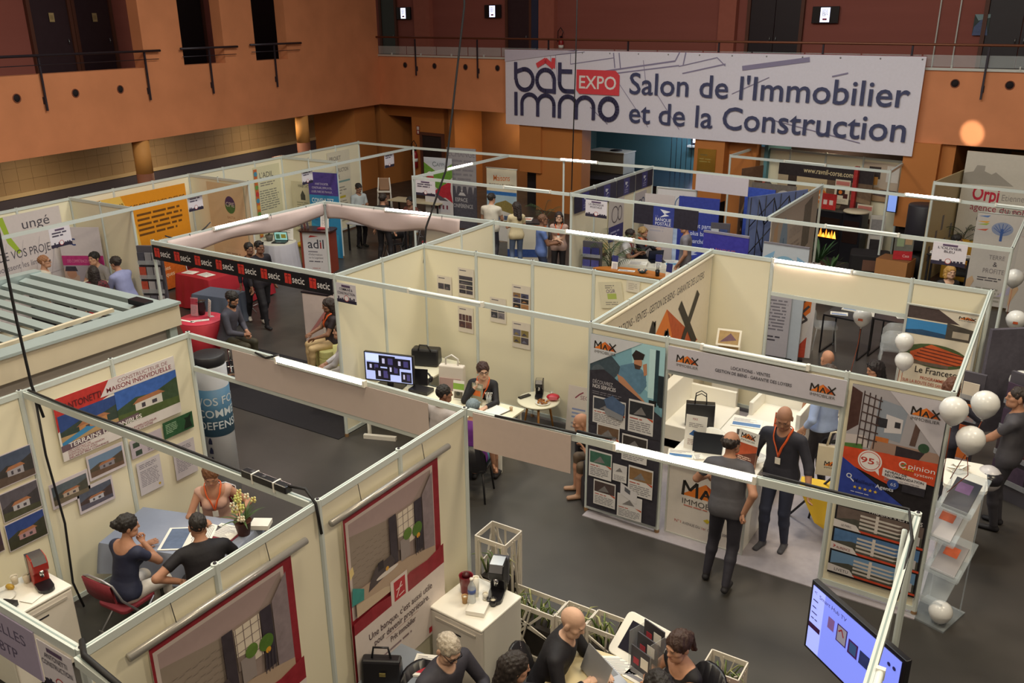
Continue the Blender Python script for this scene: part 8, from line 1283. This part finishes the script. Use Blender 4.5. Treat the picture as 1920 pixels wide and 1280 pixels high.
under(person('dark haired woman with sunglasses on her head', (-1.75, 12.30), 190, .45, 1.66, head=(0, 15), lean=10, lh=(-.1, .35, .78), rh=(.1, .35, .78), top='#2a2c48', bottom='#333', sleeve=.1, hair='long', hcol='#22161a', fem=True, glasses='up', skin=SKIN2), shell_chair, 'chair under the woman with sunglasses', WPLAS, GREYTUBE)
person('man in grey shirt holding a motorcycle helmet', (0.02, 10.86), 140, None, 1.82, head=(20, 0), lh=(-.1, .46, .98), rh=(.3, .05, .88), lhk='grip', top='#46444c', bottom='#3a3840', shoe='#1c1a22', sleeve=.6, hair='crop', hcol='#2a1c18', skin=SKIN2, wide=1.05)
t = thing('motorcycle_helmet', 'white and black motorcycle helmet held by the man at right', 'helmet', (-.1, 10.38, .85), rad(30)); MB().ball((0, 0, 0), (.14, .16, .15), M('#c8c4c8', .3), 16).build('shell', t); MB().ball((0, -.03, .02), (.142, .145, .1), M('#24222a', .25), 16).build('visor', t); MB().tube([(-.12, .05, -.08), (0, .12, -.16), (.12, .05, -.08)], .012, BLACK, 6).build('strap', t)
person('brown haired woman in denim jacket behind the balloons', (-0.68, 11.21), 60, None, 1.66, head=(-20, 10), lh=(-.1, .35, 1.1), rh=(.3, .38, 1.15), top='#3c3c4c', bottom='#201e28', sleeve=1.6, hair='bob', hcol='#5a3320', fem=True)
# security booth
under(person('woman in black blazer resting her cheek on her hand', (-6.40, 9.39), 268, .46, 1.68, lean=14, side=-4, head=(14, 4), lh=(-.08, .5, .78), rh=(.07, .25, .98), rhk='grip', lhk='flat', top='#17151b', bottom='#222', sleeve=1.9, scoop=.1, hair='short', hcol='#3a1d18', fem=True, glasses='clear', lanyard=OR, skin=SKIN4, res=N_), shell_chair, 'grey upholstered chair of the woman in black', M('#55525e', .9, n=.08), BLACK)
under(person('man in pale shirt with orange lanyard at the long desk', (-6.34, 8.39), 50, .46, 1.74, lean=8, head=(-30, 5), lh=(-.1, .35, .82), rh=(.1, .2, .72), top='#b3aaa8', bottom='#3a3a48', sleeve=.7, hair='crop', hcol='#1e1614', skin=SKIN3, lanyard=OR, res=N_), shell_chair, 'chair under the man in the pale shirt', BLKPLAS, BLACK)
under(person('person in purple top and teal shorts wearing a cap', (-5.78, 8.24), 75, .46, 1.68, head=(0, 8), lf=(-.12, .42, .085), rf=(.15, .5, .085), top='#6a2c86', bottom='#3a7f8c', leg=.8, shoe='#1e1a1e', hair='cap', hcol='#74838c', skin=SKIN2, res=N_), shell_chair, 'black chair under the person in purple', BLKPLAS, BLACK)
under(person('bald man hunched in the black box armchair', (-4.6, 8.92), 185, .42, 1.66, lean=40, head=(0, 15), lh=(-.1, .35, .7), rh=(.1, .3, 1.0), rhk='grip', top='#8a6a52', bottom='#5a4a3c', shoe='#a8836a', leg=1.2, sleeve=.6, hair=None, skin=SKIN2, res=.02), tub_chair, 'black box armchair at the front post', M('#24222a', .6, n=.05), None, .74, True)
# red table booth
under(person('bearded man in grey sweater on the red bar stool', (-11.48, 9.39), 350, .66, 1.78, lean=14, head=(-5, 25), lh=(-.05, .35, .85), rh=(.08, .38, .83), lhk='grip', rhk='grip', lf=(-.1, .42, .2), rf=(.12, .36, .22), top='#4a4854', bottom='#3c3626', shoe='#1c1a1e', sleeve=1.9, hair='short', hcol='#1f1512', beard=True, skin=SKIN2, res=.02, wide=1.1), bar_stool, 'red bar stool under the bearded man')
person('woman with tied hair walking beside the man in black', (-13.54, 11.64), 300, None, 1.66, head=(10, 0), lf=(-.1, .14, .085), rf=(.1, -.16, .1), top='#232030', bottom='#1a1820', shoe='#c8c0b8', sleeve=1.8, hair='bun', hcol='#1c1412', fem=True, skin=SKIN3, res=F_)
person('man in black jacket with sunglasses walking to the right', (-13.17, 11.58), 320, None, 1.76, lf=(-.1, -.25, .12), rf=(.12, .2, .085), top='#24202a', bottom='#1a1820', shoe='#17141a', sleeve=1.9, hair='crop', hcol='#1c1412', skin=SKIN3, glasses='up', res=F_)
under(person('woman with orange lanyard in the farther green armchair', (-10.40, 10.53), 205, .44, 1.66, head=(0, 12), lh=(-.12, .35, .66), rh=(.12, .35, .68), top='#2a1e22', bottom='#c8ac80', shoe='#a87a50', sleeve=.6, hair='long', hcol='#2a1a14', fem=True, lanyard=OR, skin=SKIN3, res=.02), tub_chair, 'pale green tub armchair farther from the aisle', AC_)
under(person('person in white shirt in the nearer green armchair', (-9.22, 9.55), 188, .44, 1.74, lean=4, lh=(-.12, .4, .62), rh=(.1, .36, .64), top='#cfc9cb', bottom='#cfc8c0', sleeve=1.85, shoe='#8a6a4a', hair='crop', hcol='#4a3a30', res=.02), tub_chair, 'pale green tub armchair nearer the aisle', AC_)
# left booths
under(person('bald man with glasses before the grey poster', (-16.47, 9.11), 20, .68, 1.76, top='#d8d0c0', bottom='#333', sleeve=1.8, hair='crop', hcol='#9a6a48', skin=SKIN1, glasses='clear', res=F_), bar_stool, 'red stool under the bald man by the grey poster')
under(person('dark haired man leaning at the pink banner table', (-15.97, 9.83), 250, .68, 1.74, lean=15, lh=(-.2, .35, .78), rh=(.25, .35, .8), top='#8f8a8c', bottom='#333', sleeve=.8, hair='short', hcol='#1c1412', skin=SKIN1, res=F_), bar_stool, 'red stool under the dark haired leaning man')
under(person('long haired woman in cap and red checked shirt', (-15.1, 9.24), 110, .68, 1.64, top='#6a2430', plaid='#3a1c24', bottom='#333', sleeve=1.8, hair='long', hcol='#2a1e1c', fem=True, res=F_), bar_stool, 'red stool under the woman in red checks')
under(person('man in light blue shirt seated by the pink banner', (-15.2, 9.78), 160, .68, 1.78, lean=14, head=(0, 15), lh=(-.1, .4, .78), rh=(.15, .4, .78), top='#8f94c0', bottom='#333', sleeve=1.8, hair='short', hcol='#2a1e18', skin=SKIN2, res=F_, wide=1.1), bar_stool, 'red stool under the man in light blue')
table('white table in the pink banner booth', (-15.75, 9.35, 0), rad(97), 1.1, .6, 1.0, WDESK, GREYTUBE)
person('man in grey shirt standing beside the advice banner', (-15.93, 17.62), 315, None, 1.74, head=(0, 25), lh=(-.08, .25, 1.2), rh=(.1, .25, 1.18), lhk='grip', rhk='grip', top='#a8b0b4', bottom='#201c24', sleeve=.7, hair='crop', hcol='#1c1412', skin=SKIN3, res=F_)
person('man in dark suit seen from behind at the corner desk', (-14.19, 16.56), 70, None, 1.8, lf=(-.18, 0, .085), rf=(.18, -.05, .085), top='#1c181e', bottom='#1c181e', sleeve=1.9, hair='short', hcol='#2a1e1a', skin=SKIN2, res=F_)
under(person('woman seated at the far corner desk', (-14.98, 18.58), 250, .46, 1.66, lean=10, lh=(-.15, .35, .78), rh=(.15, .35, .78), top='#6a3c34', bottom='#222', hair='short', hcol='#1e1616', fem=True, skin=SKIN3, res=F_), folding_chair, 'folding chair under the seated far woman')
# far centre
person('man in white shirt at the village banner', (-11.91, 18.00), 70, None, 1.78, head=(-20, 15), lh=(-.2, .3, 1.0), rh=(.15, .35, 1.05), top='#d6d0c4', bottom='#3a3a44', hair='short', hcol='#241a16', skin=SKIN1, res=F_, wide=1.1)
person('woman in cream top and jeans seen from behind', (-11.07, 17.80), 100, None, 1.68, head=(25, 10), lh=(-.1, .3, 1.05), rh=(.12, .28, 1.0), top='#d3c4a0', bottom='#5a6a88', sleeve=.55, hair='long', hcol='#2a1c18', fem=True, res=F_)
person('man in blue shirt talking with the lanyard woman', (-9.61, 16.58), 10, None, 1.76, head=(-5, 0), lh=(-.1, .3, 1.1), rh=(.1, .34, 1.12), lhk='grip', rhk='grip', top='#5f78b8', bottom='#3a4464', sleeve=.55, hair='crop', hcol='#6a4a38', skin=SKIN3, glasses='clear', res=F_)
person('woman with orange lanyard and folded arms by the bank wall', (-9.61, 17.31), 262, None, 1.68, head=(8, -5), lh=(.08, .24, 1.08), rh=(-.08, .26, 1.05), top='#b89a90', bottom='#1c181e', sleeve=.5, hair='long', hcol='#2a1a18', fem=True, lanyard=OR, glasses='clear', skin=SKIN4, res=F_)
under(person('man in white shirt seated at the far bank desk', (-8.05, 17.86), 335, .46, 1.76, lean=12, lh=(-.1, .4, .82), rh=(.1, .4, .84), top='#d2ccca', bottom='#2a2c44', sleeve=.6, hair='short', hcol='#2a1c16', skin=SKIN3, lanyard='#8a2a30', res=F_, wide=1.1), shell_chair, 'navy chair under the man at the far bank desk', M('#2c3050', .8), BLACK)
under(person('curly blonde woman seated at the far bank desk', (-7.96, 18.35), 320, .46, 1.66, lh=(-.1, .38, .85), rh=(.1, .34, 1.0), top='#1e1a20', bottom='#222', sleeve=1.8, hair='curly', hcol='#a08052', fem=True, lanyard=OR, res=F_), shell_chair, 'navy chair of the curly haired woman', M('#2c3050', .8), BLACK)
person('man in grey shirt standing at the far bank desk', (-6.58, 17.36), 165, None, 1.8, head=(10, 12), lh=(-.22, .12, .92), rh=(.26, .05, .9), top='#77747e', bottom='#24222c', sleeve=.6, hair='crop', hcol='#1c1412', skin=SKIN2, res=F_, wide=1.05)
person('man in cream shirt standing in the fireplace booth', (-6.54, 23.12), 285, None, 1.76, top='#cdbfa4', bottom='#3a3640', sleeve=1.85, hair='short', hcol='#5a5048', skin=SKIN3, res=F_)
under(person('dark haired person seated in the fireplace booth', (-6.87, 23.06), 60, .46, 1.7, top='#2a2830', bottom='#222', sleeve=1.8, hair='short', hcol='#17120f', skin=SKIN2, res=F_), shell_chair, 'dark chair in the fireplace booth', BLKPLAS, BLACK)
person('person in dark clothes on the yellow sofa', (-1.71, 21.15), 330, .44, 1.7, lean=-4, rh=(.2, .35, .65), top='#2c2a34', bottom='#333', sleeve=.8, hair='short', hcol='#1c1412', skin=SKIN2, res=F_)
under(person('blonde woman in a dark jacket smiling at the viewer', (-1.49, 18.19), 268, .46, 1.68, top='#1e1c24', bottom='#222', sleeve=1.9, scoop=.1, hair='bob', hcol='#b98f4e', fem=True, skin=SKIN4, res=.02), shell_chair, 'chair under the blonde woman', BLKPLAS, BLACK)
shell_chair('dark chair back right of the blonde woman', (-1.0, 15.7, 0), rad(30), BLKPLAS, BLACK)
